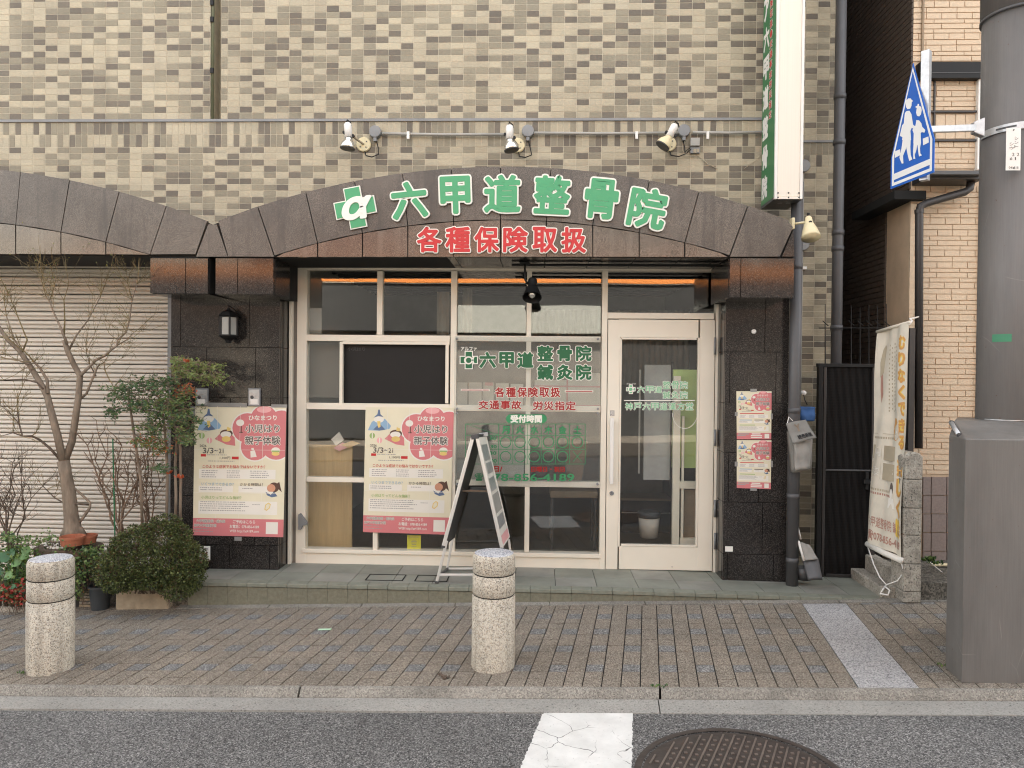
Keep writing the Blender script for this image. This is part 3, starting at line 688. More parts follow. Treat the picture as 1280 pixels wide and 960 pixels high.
# haunches
panel(seg(fr, 272, 322)+[(343, BOT), (285, BOT)], YF, 'ring', 'arch_stone')
panel([(260, 279.5), (271, 280), (285, BOT), (244.5, BOT)], YF, 'ring', 'arch_stone')
panel(seg(fr, 935, 985)+[(992, 284), (975, BOT), (912, BOT)], YF, 'ring', 'arch_stone')
panel([(992, 286), (993.5, BOT), (977, BOT)], YF, 'granite', 'arch_stone')
fl_ = arc_fn(-102, 206.0); lowl = lambda px: low_arc(px, -97, 274.0, 925.0)
up_l = [(259.5, 244.5), (208, 187.5), (149, 132), (87, 76), (25.5, 19.5), (-36, -36), (-98, -92), (-160, -150), (-220, -206)]
for (a, la), (c, lc) in zip(up_l[:-1], up_l[1:]):
    panel(seg(fl_, a, c)+[(p, min(lowl(p), BOT-3)) for p in [lc+(la-lc)*i/5 for i in range(6)]], YF, 'ring', 'arch_stone')
panel([(259.5, 280), (244.5, BOT-1), (187.5, BOT-3.5), (208, 259)], YF+.002, 'ring', 'arch_stone', jit=False) if 0 else None
for la, lc in zip([187.5, 132, 76, 19.5, -36, -92, -150], [132, 76, 19.5, -36, -92, -150, -206]):
    panel([(p, min(lowl(p), BOT-3)) for p in [la+(lc-la)*i/5 for i in range(1 if la == 187.5 else 0, 6)]]+[(lc, BOT-3.5), (la, BOT-3)], YF, 'ringlow', 'band_stone')
# dark body behind the stones
q = MB()
pts = [xz(px, fr(px)+1.2, YF) for px in range(272, 990, 14)]+[xz(992, 287, YF), xz(992, BOT-.5, YF), xz(344, BOT-.5, YF), xz(262, BOT-.5, YF), xz(262, 281, YF)]
q.prism(pts, YF+.024, YW+.004, 'gap')
pts = [xz(px, fl_(px)+1.2, YF) for px in range(-240, 262, 14)]+[xz(262, 281, YF), xz(262, BOT-1, YF), xz(-240, BOT-3.5, YF)]
q.prism(pts, YF+.0245, YW+.003, 'gap')
q.build('arch_core', bl)
# corner blocks below the springing
def block(pa, pb, pc_side, joints, bot_px, top_px=BOT+1):
    xa, xb = P(pa, 340, YF).x, P(pb, 340, YF).x; zt, zb = P(pa, top_px, YF).z, P((pa+pb)/2, bot_px, YF).z
    js = [xa]+[P(j, 340, YF).x for j in joints]+[xb]
    for a, c in zip(js[:-1], js[1:]):
        q = MB(); q.box(a+.0025, c-.0025, YF+R.uniform(0, .002), YF+.03, zb+.003, zt-.003, 'polished'); q.build('block_stone', bl)
    q = MB(); q.box(xa+.004, xb-.004, YF+.022, YP+.2, zb+.006, zt+.01, 'gap'); q.build('block_core', bl)
    q = MB()
    if pc_side == 'r': q.box(xb-.006, xb+.001, YF+.032, YP-.004, zb+.003, zt-.003, 'granite')
    if pc_side == 'l': q.box(xa-.001, xa+.006, YF+.032, YFR-.01, zb+.003, zt-.003, 'granite')
    q.box(xa+.002, xb-.002, YF+.032, YP-.004, zb-.001, zb+.008, 'granite'); q.build('block_soffit', bl)
block(187.5, 260, None, [232], 367.3); block(269, 342, 'r', [297], 368.3); block(912, 993, 'l', [926], 372.3)
# pilasters
def pilaster(pa, pb, vj, rows, side=None, mat='granite', Y=YP, yb=None):
    xa, xb = P(pa, 540, Y).x, P(pb, 540, Y).x
    zt = P((pa+pb)/2, rows[0], Y).z
    zz = [P((pa+pb)/2, r, Y).z for r in rows[:-1]]+[-.03]
    for i in range(len(zz)-1):
        js = [xa]+[xa+(xb-xa)*v for v in vj[i % len(vj)]]+[xb]
        for a, c in zip(js[:-1], js[1:]):
            q = MB(); q.box(a+.002, c-.002, Y+R.uniform(0, .0015), Y+.025, zz[i+1]+.002, zz[i]-.002, mat); q.build('pilaster_stone', bl)
        q = MB()
        if side == 'r': q.box(xb-.004, xb, Y+.027, YFR+.06, zz[i+1]+.002, zz[i]-.002, mat)
        if side == 'l': q.box(xa, xa+.004, Y+.027, YFR+.06, zz[i+1]+.002, zz[i]-.002, mat)
        if side: q.build('side_stone', bl)
    q = MB(); q.box(xa+.003, xb-.003, Y+.02, YFR+.3, -.06, zt+.1, 'gap'); q.build('pilaster_core', bl)
pilaster(213, 349, [[.09, .72], [.33, .78], [.18, .55, .92]], [364, 434, 497, 558, 620, 681, 712], 'r')
pilaster(905, 985, [[.62], [.08, .80], [.62, ], [.08, .55]], [370, 440, 504, 566, 628, 693, 723], 'l')
q = MB(); a, c = P(903, 720, YP).x, P(984, 720, YP).x; q.box(a, c, YP-.012, YP-.001, -.05, -.022, 'white'); q.build('base_trim', bl)
# soffits
q = MB(); zs_ = P(640, BOT, YF).z
xa, xb = P(344, 330, YF).x, P(911, 330, YF).x
n = 10
for i in range(n):
    a, c = xa+(xb-xa)*i/n, xa+(xb-xa)*(i+1)/n
    q2 = MB(); q2.box(a+.003, c-.003, YF+.03, YFR+.02, zs_+.001, zs_+.02, 'granite'); q2.build('soffit_stone', bl)
q.box(-4.9, P(187, 330, YF).x, YF+.03, YFR+.1, P(100, 318, YF).z+.001, P(100, 318, YF).z+.02, 'granite'); q.build('soffit_panel', bl)
q = MB(); p0, p1 = P(640, 331, 5.6), P(904, 332, 5.6); q.tube([p0, p1], .009, 'black', 8); q.build('soffit_pipe', bl)

# ------------------------------------------------------------------ shopfront
sf = thing('shopfront_frame', None, None, (0, YFR, 0)); sf.parent = bl; sf.location = Vector((0, YFR, 0))-bl.location
del_keys = []
def bar(pa, pb, ya, yb, name='frame_bar', d0=0.0, d1=.07, mat='frame', parent=None, Y=YFR, bevel=.0025):
    """frame member from photo columns pa..pb and rows ya..yb"""
    x0, x1 = P(pa, (ya+yb)/2, Y).x, P(pb, (ya+yb)/2, Y).x; z1, z0 = P((pa+pb)/2, ya, Y).z, P((pa+pb)/2, yb, Y).z
    q = MB(); q.box(x0, x1, Y+d0, Y+d1, z0, z1, mat); return q.build(name, parent or sf, bevel=bevel)
FR = -0.0
bar(370.5, 382.5, 332, 709, 'jamb', 0, .08); bar(366, 370.4, 322, 709, 'jamb_trim', .01, .08, 'framed'); bar(362, 366, 322, 712, 'jamb_cover', -.03, .05)
bar(893.5, 900.5, 334, 717, 'jamb', 0, .08); bar(900.7, 904, 322, 718, 'jamb_cover', .01, .06, 'framed')
bar(382.8, 893, 332.6, 338.3, 'head_rail', 0, .08)
bar(562.5, 570, 338.5, 690, 'mullion', -.004, .075); bar(751, 758, 338.5, 713, 'mullion', -.004, .075)
bar(471, 478, 338.5, 418.5, 'mullion', .003, .07); bar(657, 663, 338.5, 690, 'mullion', .003, .07)
bar(382.8, 562.3, 418.8, 426.8, 'transom', .001, .074); bar(570.2, 750.8, 420, 427, 'transom', .001, .074)
bar(382.8, 562.3, 504.5, 512.5, 'transom', .001, .074); bar(570.2, 750.8, 507, 514.5, 'transom', .001, .074)
bar(382.8, 562.3, 597.5, 603.5, 'transom', .001, .074); bar(570.2, 750.8, 601.5, 608.5, 'transom', .001, .074)
bar(758.2, 893, 391, 398.5, 'transom', .001, .074)
bar(466, 472, 603.8, 688, 'mullion', .003, .07)
bar(378, 751, 689, 694, 'sill', -.012, .08); bar(378, 751, 694.6, 709.5, 'sill_panel', .004, .08)
bar(424, 428, 427, 504.3, 'sash_stile', .004, .05); bar(428.2, 562, 427, 430.6, 'sash_rail', .004, .05); bar(556.5, 560.5, 430.8, 504.3, 'sash_stile', .004, .05)
# sloped bracket on the left jamb
q = MB(); pts = [xz(373, 643, YFR-.03), (xz(375, 642, YFR-.03)), xz(384, 654, YFR-.03), xz(383, 656, YFR-.03), xz(378, 657, YFR-.03), xz(376, 662, YFR-.03), xz(373, 662, YFR-.03)]
q.prism(pts, YFR-.035, YFR-.002, 'disc'); q.build('jamb_hook', sf)
def pane(pa, pb, ya, yb, mat='glass', d=.035, name='glass_pane'):
    x0, x1 = P(pa, (ya+yb)/2, YFR).x, P(pb, (ya+yb)/2, YFR).x; z1, z0 = P((pa+pb)/2, ya, YFR).z, P((pa+pb)/2, yb, YFR).z
    q = MB(); q.box(x0-.004, x1+.004, YFR+d, YFR+d+.005, z0-.004, z1+.004, mat); return q.build(name, sf)
for a in ((382.5, 471, 338.3, 418.8), (478, 562.3, 338.3, 418.8), (570, 657, 338.3, 420), (663, 751, 338.3, 420), (758, 893, 338.3, 391),
          (382.5, 424, 426.8, 504.5), (382.5, 562.3, 512.5, 597.5), (382.5, 466, 603.5, 689), (472, 562.3, 603.5, 689),
          (570, 657, 427, 507), (663, 751, 427, 507), (570, 657, 514.5, 601.5), (663, 751, 514.5, 601.5), (570, 657, 608.5, 689), (663, 751, 608.5, 689)): pane(*a)
# door
dr = thing('door', None, None, P(825, 713, YFR)); dr.parent = bl; dr.location = P(825, 713, YFR)-bl.location
YD = YFR+.002
def dbar(pa, pb, ya, yb, name, d0, d1, mat='frame', bevel=.002): return bar(pa, pb, ya, yb, name, d0, d1, mat, dr, YFR, bevel)
dbar(758.6, 773.5, 399.5, 711.5, 'stile', 0, .045); dbar(873.5, 892, 399.5, 713.5, 'stile', 0, .045)
dbar(773.7, 873.3, 399.5, 422, 'top_rail', .001, .045); dbar(773.7, 873.3, 683.5, 712.5, 'bottom_rail', .001, .045)
for a in ((773.7, 776, 422.2, 683.2), (871, 873.3, 422.2, 683.2), (776.2, 870.8, 422.2, 424.5), (776.2, 870.8, 681, 683.2)): dbar(*a, 'bead', -.003, .03, 'frame', .001)
x0, x1 = P(775, 550, YFR).x, P(872, 550, YFR).x; q = MB(); q.box(x0, x1, YFR+.02, YFR+.025, P(824, 682.5, YFR).z, P(824, 423.5, YFR).z, 'glass'); q.build('glass_pane', dr)
q = MB(); hx = P(764, 560, YFR).x; z0, z1 = P(764, 604, YFR).z, P(764, 522, YFR).z
q.box(hx-.015, hx+.015, YFR-.05, YFR-.032, z0, z1, 'white'); q.box(hx-.008, hx+.008, YFR-.032, YFR-.001, z0+.03, z0+.05, 'alu'); q.box(hx-.008, hx+.008, YFR-.032, YFR-.001, z1-.05, z1-.03, 'alu')
q.build('handle', dr, bevel=.003)
c = P(764.5, 616.5, YFR); q = MB(); q.lathe([(.017, 0), (.017, .006), (.012, .009), (.006, .009), (.005, .004)], c, 'disc', 20, 'y'); q.build('lock', dr, smooth=True)
for ya, yb in ((422, 443), (537, 557), (625, 646), (666, 686)):
    q = MB(); c = P(893.3, (ya+yb)/2, YFR); h = (yb-ya)/2/156; q.tube([(c.x, YFR-.01, c.z-h), (c.x, YFR-.01, c.z+h)], .009, 'disc', 8); q.build('hinge', dr, smooth=True)
q = MB(); f = quadmap(P(762.5, 513, YFR), P(768, 513, YFR), P(768, 520, YFR), P(762.5, 520, YFR)); urect(q, f, 0, 0, 1, 1, 'greyink', 2); put_text(q, '引', f, .12, .1, .88, .9, 'white', .0, 4); q.build('pull_label', dr)
q = MB(); c = P(840, 708.5, YFR); q.lathe([(.004, 0), (.004, .004)], c, 'disc', 8, 'y'); q.build('screw', dr)

# ------------------------------------------------------------------ shutter and left bay
sh = thing('roller_shutter', None, None, P(60, 690, 5.98)); sh.parent = bl; sh.location = P(60, 690, 5.98)-bl.location
YS = 5.96; zt = 2.46; pitch = .0715; xl, xr_ = -4.95, P(213, 500, YS).x
z = zt-.01
for i in range(37):
    q = MB(); pr = [(0.006, -.001), (-.010, -.004), (-.019, -.014), (-.019, -.026), (-.013, -.0325), (.004, -.0345), (.004, -.0385), (-.011, -.042), (-.019, -.050), (-.018, -.060), (-.008, -.0665), (.008, -.0675), (.012, -.0675), (.012, 0)]
    n = len(pr); vs = [(xl, YS+a, z+c) for a, c in pr]+[(xr_, YS+a, z+c) for a, c in pr]
    q.add(vs, [(i_, (i_+1) % n, (i_+1) % n+n, i_+n) for i_ in range(n)]+[tuple(range(n)), tuple(range(2*n-1, n-1, -1))], 'shutter')
    z -= pitch
    q.build('slat', sh)
q = MB(); q.box(xr_-.001, xr_+.03, YS-.05, YS+.05, -.3, 2.6, 'disc'); q.build('guide_rail', sh)
q = MB(); q.box(-5.2, xr_, YS+.03, YS+.2, -.4, 2.7, 'gap'); q.build('shutter_back', sh)

# ------------------------------------------------------------------ pipes on the building
def pipe(pts, r, mat, name='downpipe', parent=None, collars=(), n=16):
    q = MB(); q.tube(pts, r, mat, n); o_ = q.build(name, parent or bl, smooth=True)
    for cpt, cr in collars:
        k = MB(); k.tube([Vector(cpt)-Vector((0, 0, .02)), Vector(cpt)+Vector((0, 0, .02))], cr, mat, n); k.build('pipe_collar', o_, smooth=True)
YD1 = 5.60
xp = P(993, 500, YD1).x; pipe([(xp, YD1, -.04), (xp, YD1, P(993, 262, YD1).z+.2)], .043, 'pipe', collars=[((xp, YD1, P(993, y_, YD1).z), .046) for y_ in (333, 513, 620, 700)])
YD2 = 6.10
xp2 = P(1047.3, 300, YD2).x; pipe([(xp2, YD2, -.1), (xp2, YD2, 5.6)], .042, 'pipe', collars=[((xp2, YD2, P(1047, y_, YD2).z), .048) for y_ in (121, 178, 291, 311, 410)])
q = MB(); c = P(1003, 305, 5.75); YC = YS2-.02
xc = P(1001, 400, YC).x; q.tube([(xc, YC, -.0), (xc, YC, P(1001, 208, YC).z)], .012, 'conduit', 8); q.build('conduit_pipe', bl, smooth=True)
for px_, py_ in ((1004, 305), (1005, 207)):
    c = P(px_, py_, YS2-.05); q = MB(); q.lathe([(.052, -.05), (.052, .0), (.048, .006), (0.001, .007)], c, 'disc', 24, 'y'); q.build('junction_box', bl, smooth=False)
c = P(1005, 335, YC-.01); q = MB(); q.box(c.x-.015, c.x+.02, YC-.02, YC+.02, c.z-.012, c.z+.012, 'white'); q.build('pipe_clip', bl)

# ------------------------------------------------------------------ the body of the building and its room
q = MB(); q.box(-9, XR-.02, YW+.301, 14, 2.75, ZTOP, 'gap'); q.box(-9, -2.12, 6.2, 12, -.4, 2.749, 'gap'); q.build('sun_block_storeys', bl)  # unseen solid bulk of the house, put in to block the sun
RX0, RX1, RY0, RY1 = -2.10, 1.62, 6.0, 9.6
q = MB(); q.box(RX0-.1, RX0, RY0, RY1, -.1, 2.7, 'iwall'); q.box(RX1, RX1+.1, RY0, RY1, -.1, 2.7, 'iwall'); q.box(RX0, RX1, RY1, RY1+.1, -.1, 2.7, plain('back_wall', (0.22, 0.22, 0.21), .8))
q.box(RX0, RX1, YFR+.1, RY0, 2.42, 2.7, 'gap'); q.build('room_wall', bl)
q = MB(); q.box(RX0, RX1, RY0, RY1, 2.6, 2.7, 'brown'); q.build('room_ceiling', bl)
for k in range(16): q = MB(); q.box(RX0, RX1, RY0+.1+k*.22, RY0+.16+k*.22, 2.55, 2.599, 'dgrey'); q.build('ceiling_slat', bl)
q = MB(); q.box(RX0, RX1, YFR+.08, RY1, -.05, 0.0, 'ifloor'); q.build('room_floor', bl)
q = MB(); q.box(XR-.35, XR-.05, 6.55, 9.7, -.3, 2.74, 'gap'); q.box(RX1+.1, XR-.35, 6.55, 9.7, -.3, 2.74, 'gap'); q.build('side_wall', bl)

def pbox(mb, pa, pb, ya, yb, Y, d, mat):
    """box whose front face fills photo columns pa..pb and rows ya..yb on the plane y = Y"""
    x0, x1 = P(pa, (ya+yb)/2, Y).x, P(pb, (ya+yb)/2, Y).x; z1, z0 = P((pa+pb)/2, ya, Y).z, P((pa+pb)/2, yb, Y).z
    mb.box(x0, x1, Y, Y+d, z0, z1, mat); return (x0, x1, z0, z1)
def solo(name, label, cat, parts, group=None):
    """thing made of photo-placed boxes: parts = [(name, [(pa, pb, ya, yb, Y, d, mat), ...])]"""
    p = parts[0][1][0]; t = thing(name, label, cat, P((p[0]+p[1])/2, p[3], p[4]), group)
    for nm, bx in parts:
        for b_ in bx: q = MB(); pbox(q, *b_); q.build(nm, t, bevel=.002)
    return t
solo('wood_partition', 'pale wood grain panel behind the lower left window panes', 'partition', [('board', [(383, 440, 556, 690, 6.12, .03, 'wood')])])
solo('window_screen', 'grey frosted screen behind the left sliding sash', 'screen', [('board', [(381, 428, 427, 497, 6.06, .01, 'igrey')])])
t = solo('notice_screen', 'dark board in a white frame behind the upper left window', 'display board', [('board', [(429, 558, 430, 505, 5.965, .02, 'black')])])
q = MB(); f = quadmap(P(428, 430, 5.963), P(558, 430, 5.963), P(558, 504, 5.963), P(428, 504, 5.963))
put_text(q, '小児はり', f, .05, .88, .22, .95, 'dgrey', .0, 1); q.build('faint_lettering', t)
t = solo('reception_screen', 'grey translucent screen with pinned papers behind the clinic lettering', 'screen', [('board', [(566, 756, 428, 512, 6.30, .02, 'igrey')])])
for (a, c, y0, y1, mt) in ((570, 584, 478, 510, 'pwhite'), (586, 602, 478, 509, 'pwhite'), (604, 617, 478, 510, 'pwhite'), (620, 636, 479, 510, 'pwhite'), (638, 654, 480, 510, 'pwhite'), (668, 708, 475, 510, 'pwhite'), (710, 750, 466, 508, 'pwhite')):
    q = MB(); pbox(q, a, c, y0, y1, 6.29, .002, mt); q.build('pinned_paper', t)
q = MB()
for (a, c, y0, y1) in ((668, 750, 482, 484), (668, 750, 506, 507.5), (708, 710, 474, 508), (606, 616, 478, 482)): pbox(q, a, c, y0, y1, 6.286, .001, 'ppink2')
q.build('red_rule', t)
solo('low_partition', 'pale counter front behind the opening hours pane', 'partition', [('board', [(566, 655, 552, 606, 6.25, .03, 'iwall')])])
# chair with a woven back
t = thing('waiting_chair', 'brown woven back chair inside the window beside the door', 'chair', P(722, 690, 6.6))
q = MB(); p = [P(706, 546, 6.5), P(735, 553, 6.5), P(727, 600, 6.5), P(709, 606, 6.5)]
q.hexa([v+Vector((0, .03, 0)) for v in p][::-1], p[::-1], plain('woven_brown', (0.27, 0.17, 0.11), .8, bmp=.5)); q.build('backrest', t)
q = MB(); c = P(718, 612, 6.6); q.box(c.x-.22, c.x+.2, 6.5, 6.95, c.z-.06, c.z, 'brown'); q.build('seat', t, bevel=.01)
for dx, dy in ((-.2, 6.53), (.18, 6.53), (-.2, 6.92), (.18, 6.92)): q = MB(); q.tube([(c.x+dx, dy, 0), (c.x+dx, dy, c.z-.06)], .014, 'dgrey', 8); q.build('leg', t)
# things seen through the door
solo('partition_board', 'grey board standing inside behind the glass door', 'board', [('board', [(805, 838, 456, 600, 6.22, .02, plain('board_grey', (0.40, 0.41, 0.41), .6))]), ('edge', [(838.5, 841, 452, 610, 6.21, .03, 'black')])])
solo('lime_partition', 'lime green panel inside to the right behind the glass door', 'partition', [('panel', [(841, 876, 462, 585, 6.16, .03, 'lime')]), ('frame_post', [(841.2, 850, 470, 685, 6.11, .04, 'frame'), (852, 855, 520, 680, 6.11, .04, 'frame')]), ('lower_panel', [(855, 876, 612, 672, 6.16, .03, 'brown')]), ('frame_rail', [(850, 876, 602, 611, 6.10, .05, 'frame'), (850, 876, 673, 682, 6.10, .05, 'frame')])])
t = thing('waste_bin', 'pale round waste bin with a dark liner inside the glass door', 'waste bin', P(811, 672, 6.3))
c = P(811, 671, 6.35); q = MB(); q.lathe([(.075, 0), (.095, .21), (.088, .21), (.07, .01)], c, 'iwall', 24); q.build('body', t, smooth=True)
q = MB(); q.lathe([(.097, .17), (.10, .215), (.085, .22)], c, 'dgrey', 24); q.build('liner', t, smooth=True)
# curtain rail and curtains in the upper panes
for k, (a, c_, Y, z0, z1, lb) in enumerate(((546, 562, 6.35, 1.75, 2.25, 'narrow pale curtain bunched behind the upper left pane'), (578, 590, 6.5, 1.9, 2.3, 'short bunched curtain behind the upper middle pane'), (664, 890, 8.0, 1.45, 2.25, 'long pleated grey curtain across the back of the room'))):
    x0, x1 = P(a, 400, Y).x, P(c_, 400, Y).x; q = MB(); n = int((x1-x0)/.012); vs = []
    for i in range(n+1):
        x_ = x0+(x1-x0)*i/n; y_ = Y+.018*math.sin(i*1.25)+.006*math.sin(i*.4)
        vs += [(x_, y_, z0), (x_, y_, z1), (x_, y_+.004, z1), (x_, y_+.004, z0)]
    fs = []
    for i in range(n): fs += [(i*4+j, (i+1)*4+j, (i+1)*4+(j+1) % 4, i*4+(j+1) % 4) for j in range(4)]
    q.add(vs, fs, 'curtain'); o_ = q.build('curtain', smooth=True); tag(o_, lb, 'curtain')
q = MB(); a, c_ = P(470, 390, 8.2), P(905, 390, 8.2); q.tube([(a.x, 8.2, 1.98), (c_.x, 8.2, 2.28)][:1]+[(c_.x, 8.2, 1.98)], .012, 'white', 6); tag(q.build('curtain_rail'), 'thin white rail crossing the room high behind the windows', 'rail')
solo('low_shelf', 'low dark shelf with a thin rail inside behind the waste bin', 'shelf', [('body', [(777, 838, 626, 676, 7.3, .3, 'black')]), ('rail', [(777, 838, 640.5, 641.7, 7.27, .01, 'steel')]), ('top', [(776, 839, 623, 626, 7.28, .34, 'brown')])])
solo('door_side_strip', 'thin upright white strip inside the left of the glass door', 'strip', [('strip', [(798.5, 800.5, 462, 592, 6.4, .02, 'white')])])
solo('wall_papers', 'pale papers pinned high on the wall inside the left windows', 'papers', [('paper', [(386, 402, 385, 417, 6.15, .002, 'iwall')]), ('paper', [(425, 470, 462, 500, 6.4, .002, 'dgrey')])])
t = thing('folded_leaflets', 'pink and tan leaflets lying on top of the wood panel in the left window', 'leaflets', P(430, 555, 6.1))
for a_, mt in (([(417, 560), (428, 553), (437, 558), (424, 564)], 'ppink2'), ([(426, 556), (440, 551), (450, 554), (436, 560)], 'wood'), ([(414, 549), (424, 540), (430, 550), (420, 557)], 'pwhite')):
    q = MB(); q.prism([xz(x, y, 6.08) for x, y in a_], 6.08-.002*len(t.children), 6.09, mt); q.build('leaflet', t)
# small yellow card on the sill
t = thing('yellow_card', 'small yellow card stand inside the bottom left window', 'card', P(517, 688, 5.95))
q = MB(); pbox(q, 509, 526, 669, 688.5, 5.955, .003, 'yellow'); q.build('card', t)
q = MB(); f = quadmap(P(509, 669, 5.954), P(526, 669, 5.954), P(526, 688, 5.954), P(509, 688, 5.954))
for v, a in ((.86, .7), (.66, .3), (.56, .4), (.47, .45), (.38, .35), (.26, .4)): urect(q, f, .5-a/2, v, .5+a/2, v+.035, 'taupe', 1)
q.build('print', t)

# ================================================================== NEIGHBOUR AND ALLEY
nb = thing('neighbour_building', 'beige brick pattern house with dark trim right of the alley', 'building', (3.6, 6.1, 0))
YN = 6.05; XN = P(1138, 300, YN).x; XN2 = P(1224, 300, YN).x
q = MB(); q.box(XN+.004, 9.5, YN+.012, 14, -.4, ZTOP, 'sidgap'); q.build('wall_core', nb)  # carried on long and high out of view to block the sun
bricks = []
def siding(px0, px1, ya, yb, org_px):
    x0, x1 = P(px0, 300, YN).x, P(px1, 300, YN).x; og = P(org_px, 300, YN).x
    z = P(1190, ya, YN).z; z1 = P(1190, yb, YN).z; U = .1195; i = 0
    rows = [(.052, 1, .5), (.043, 2, 0), (.050, 1, 0), (.034, 2, .5), (.044, 2, 1), (.034, 2, .5)]
    while z-.03 > z1:
        h, L, o_ = rows[i % 6]; h = min(h, z-z1)
        k = math.floor((x0-og)/(U*L))-1
        while og+(k*L+o_)*U < x1:
            a, c = max(x0, og+(k*L+o_)*U+.003), min(x1, og+(k*L+L+o_)*U-.003)
            if c-a > .015: bricks.append((a, c, z-h+.0035, z-.0035, L))
            k += 1
        z -= h; i += 1
siding(1138, 1223, -40, 77, 1154); siding(1156, 1223, 98, 138, 1168); siding(1156, 1223, 176, 213, 1162); siding(1138, 1223, 232, 596, 1153)
for x_ in range(6):
    a = P(1170+x_*12.5, 150, YN).x
    if a+.07 < XN2: bricks.append((a, a+.074, P(1190, 173, YN).z, P(1190, 143, YN).z, 1))
n = 0
rest = MB()
for bk in sorted(bricks, key=lambda v: abs(v[2]-1.8)):
    q = rest if n >= 290 else MB(); d = R.uniform(0, .002)
    q.box(bk[0], bk[1], YN+.005-d, YN+.012, bk[2], bk[3], 'siding')
    if n < 290: q.build('brick', nb)
    n += 1
rest.build('brick_field', nb, kind='stuff')
def nbx(name, pa, pb, ya, yb, Y, d, mat, bevel=0.002): q = MB(); pbox(q, pa, pb, ya, yb, Y, d, mat); return q.build(name, nb, bevel=bevel)
nbx('dark_band', 1150, 1229, 77, 97.5, YN-.06, .07, 'black'); nbx('band_joint', 1150, 1229, 90, 91.2, YN-.063, .01, 'dgrey')
nbx('joint_strip', 1153, 1155.5, -30, 77, YN-.012, .02, 'brown'); nbx('joint_strip', 1167.5, 1169.5, 98, 176, YN-.012, .02, 'pipebrown'); nbx('joint_strip', 1156, 1223, 138, 140.5, YN-.014, .02, 'pipebrown'); nbx('joint_strip', 1156, 1223, 174, 176.5, YN-.014, .02, 'pipebrown')
nbx('white_corner_trim', 1222.5, 1228, 96, 212, YN-.03, .05, 'white'); nbx('corner_trim', 1223.5, 1226, 232, 600, YN-.02, .04, 'siding')
nbx('eave', 1156, 1230, 216, 224, YN-.20, .2, 'pipebrown'); nbx('gutter', 1150, 1229, 213, 218, YN-.26, .07, 'pipe')
nbx('porch_roof', 1118, 1158, 238, 249, YN-.06, .8, 'dark')
x0 = XN2+.03; q = MB(); q.box(x0, 9.5, YN-.01, YN+.011, -.3, ZTOP, 'siding'); q.build('plain_wall', nb)
# base tiles
for r in range(5):
    for k, (a, c) in enumerate(((1154, 1163.5), (1164.5, 1183), (1184, 1202.5), (1203.5, 1222))):
        nbx('base_tile', a, c, 596.5+r*23.3, 618.8+r*23.3, YN-.004, .018, 'mauve', .0015)
# side wall of the alley, brick relief, with a window recess near the corner
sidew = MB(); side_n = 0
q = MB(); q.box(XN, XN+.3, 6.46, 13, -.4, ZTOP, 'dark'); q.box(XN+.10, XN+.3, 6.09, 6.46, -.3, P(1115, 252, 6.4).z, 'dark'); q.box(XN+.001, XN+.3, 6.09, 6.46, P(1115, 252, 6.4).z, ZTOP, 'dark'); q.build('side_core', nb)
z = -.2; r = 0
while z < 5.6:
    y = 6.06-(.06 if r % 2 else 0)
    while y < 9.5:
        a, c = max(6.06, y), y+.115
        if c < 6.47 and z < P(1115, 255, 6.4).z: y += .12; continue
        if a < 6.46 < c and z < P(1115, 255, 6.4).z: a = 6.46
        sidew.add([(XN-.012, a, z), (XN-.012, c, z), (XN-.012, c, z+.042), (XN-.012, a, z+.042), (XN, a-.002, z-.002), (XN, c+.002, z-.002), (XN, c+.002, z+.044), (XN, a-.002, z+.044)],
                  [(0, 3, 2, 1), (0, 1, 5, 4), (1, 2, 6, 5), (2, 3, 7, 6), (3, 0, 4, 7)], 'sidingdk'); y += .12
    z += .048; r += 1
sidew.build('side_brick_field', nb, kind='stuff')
z = -.1
while z < P(1115, 262, 6.45).z: q = MB(); q.box(XN+.003, XN+.085, 6.452, 6.46, z+.002, z+.048, 'siding'); q.build('recess_brick', nb); z += .05
q = MB(); q.box(XN+.03, XN+.06, 6.2, 6.23, -.1, P(1115, 254, 6.3).z, 'pipebrown'); q.build('window_bar', nb)
q = MB(); q.box(XN-.0, XN+.04, 6.056, 6.075, -.1, P(1135, 250, 6.06).z, 'siding'); q.build('corner_post', nb)
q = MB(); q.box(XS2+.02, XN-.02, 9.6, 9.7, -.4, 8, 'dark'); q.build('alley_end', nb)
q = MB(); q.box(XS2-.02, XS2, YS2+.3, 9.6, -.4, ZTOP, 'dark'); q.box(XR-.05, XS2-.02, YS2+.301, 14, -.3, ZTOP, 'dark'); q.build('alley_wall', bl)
YQ = 5.93
pp = [P(1214, 226, YQ), P(1212, 236, YQ), P(1206, 240, YQ), P(1158, 254, YQ), P(1150.5, 258, YQ), P(1149, 266, YQ), P(1148.3, 560, YQ)]
q = MB(); q.tube(pp, .03, 'pipebrown', 12); o_ = q.build('rain_pipe', nb, smooth=True)
q = MB(); q.tube([P(1149, 262, YQ), P(1149, 267, YQ)], .034, 'pipebrown', 12); q.build('pipe_collar', o_)
q = MB(); q.box(P(1136, 500, 5.9).x, P(1143, 500, 5.9).x, 5.9, 5.95, 0, P(1140, 410, 5.9).z, 'pipebrown'); q.build('gate_post', nb)
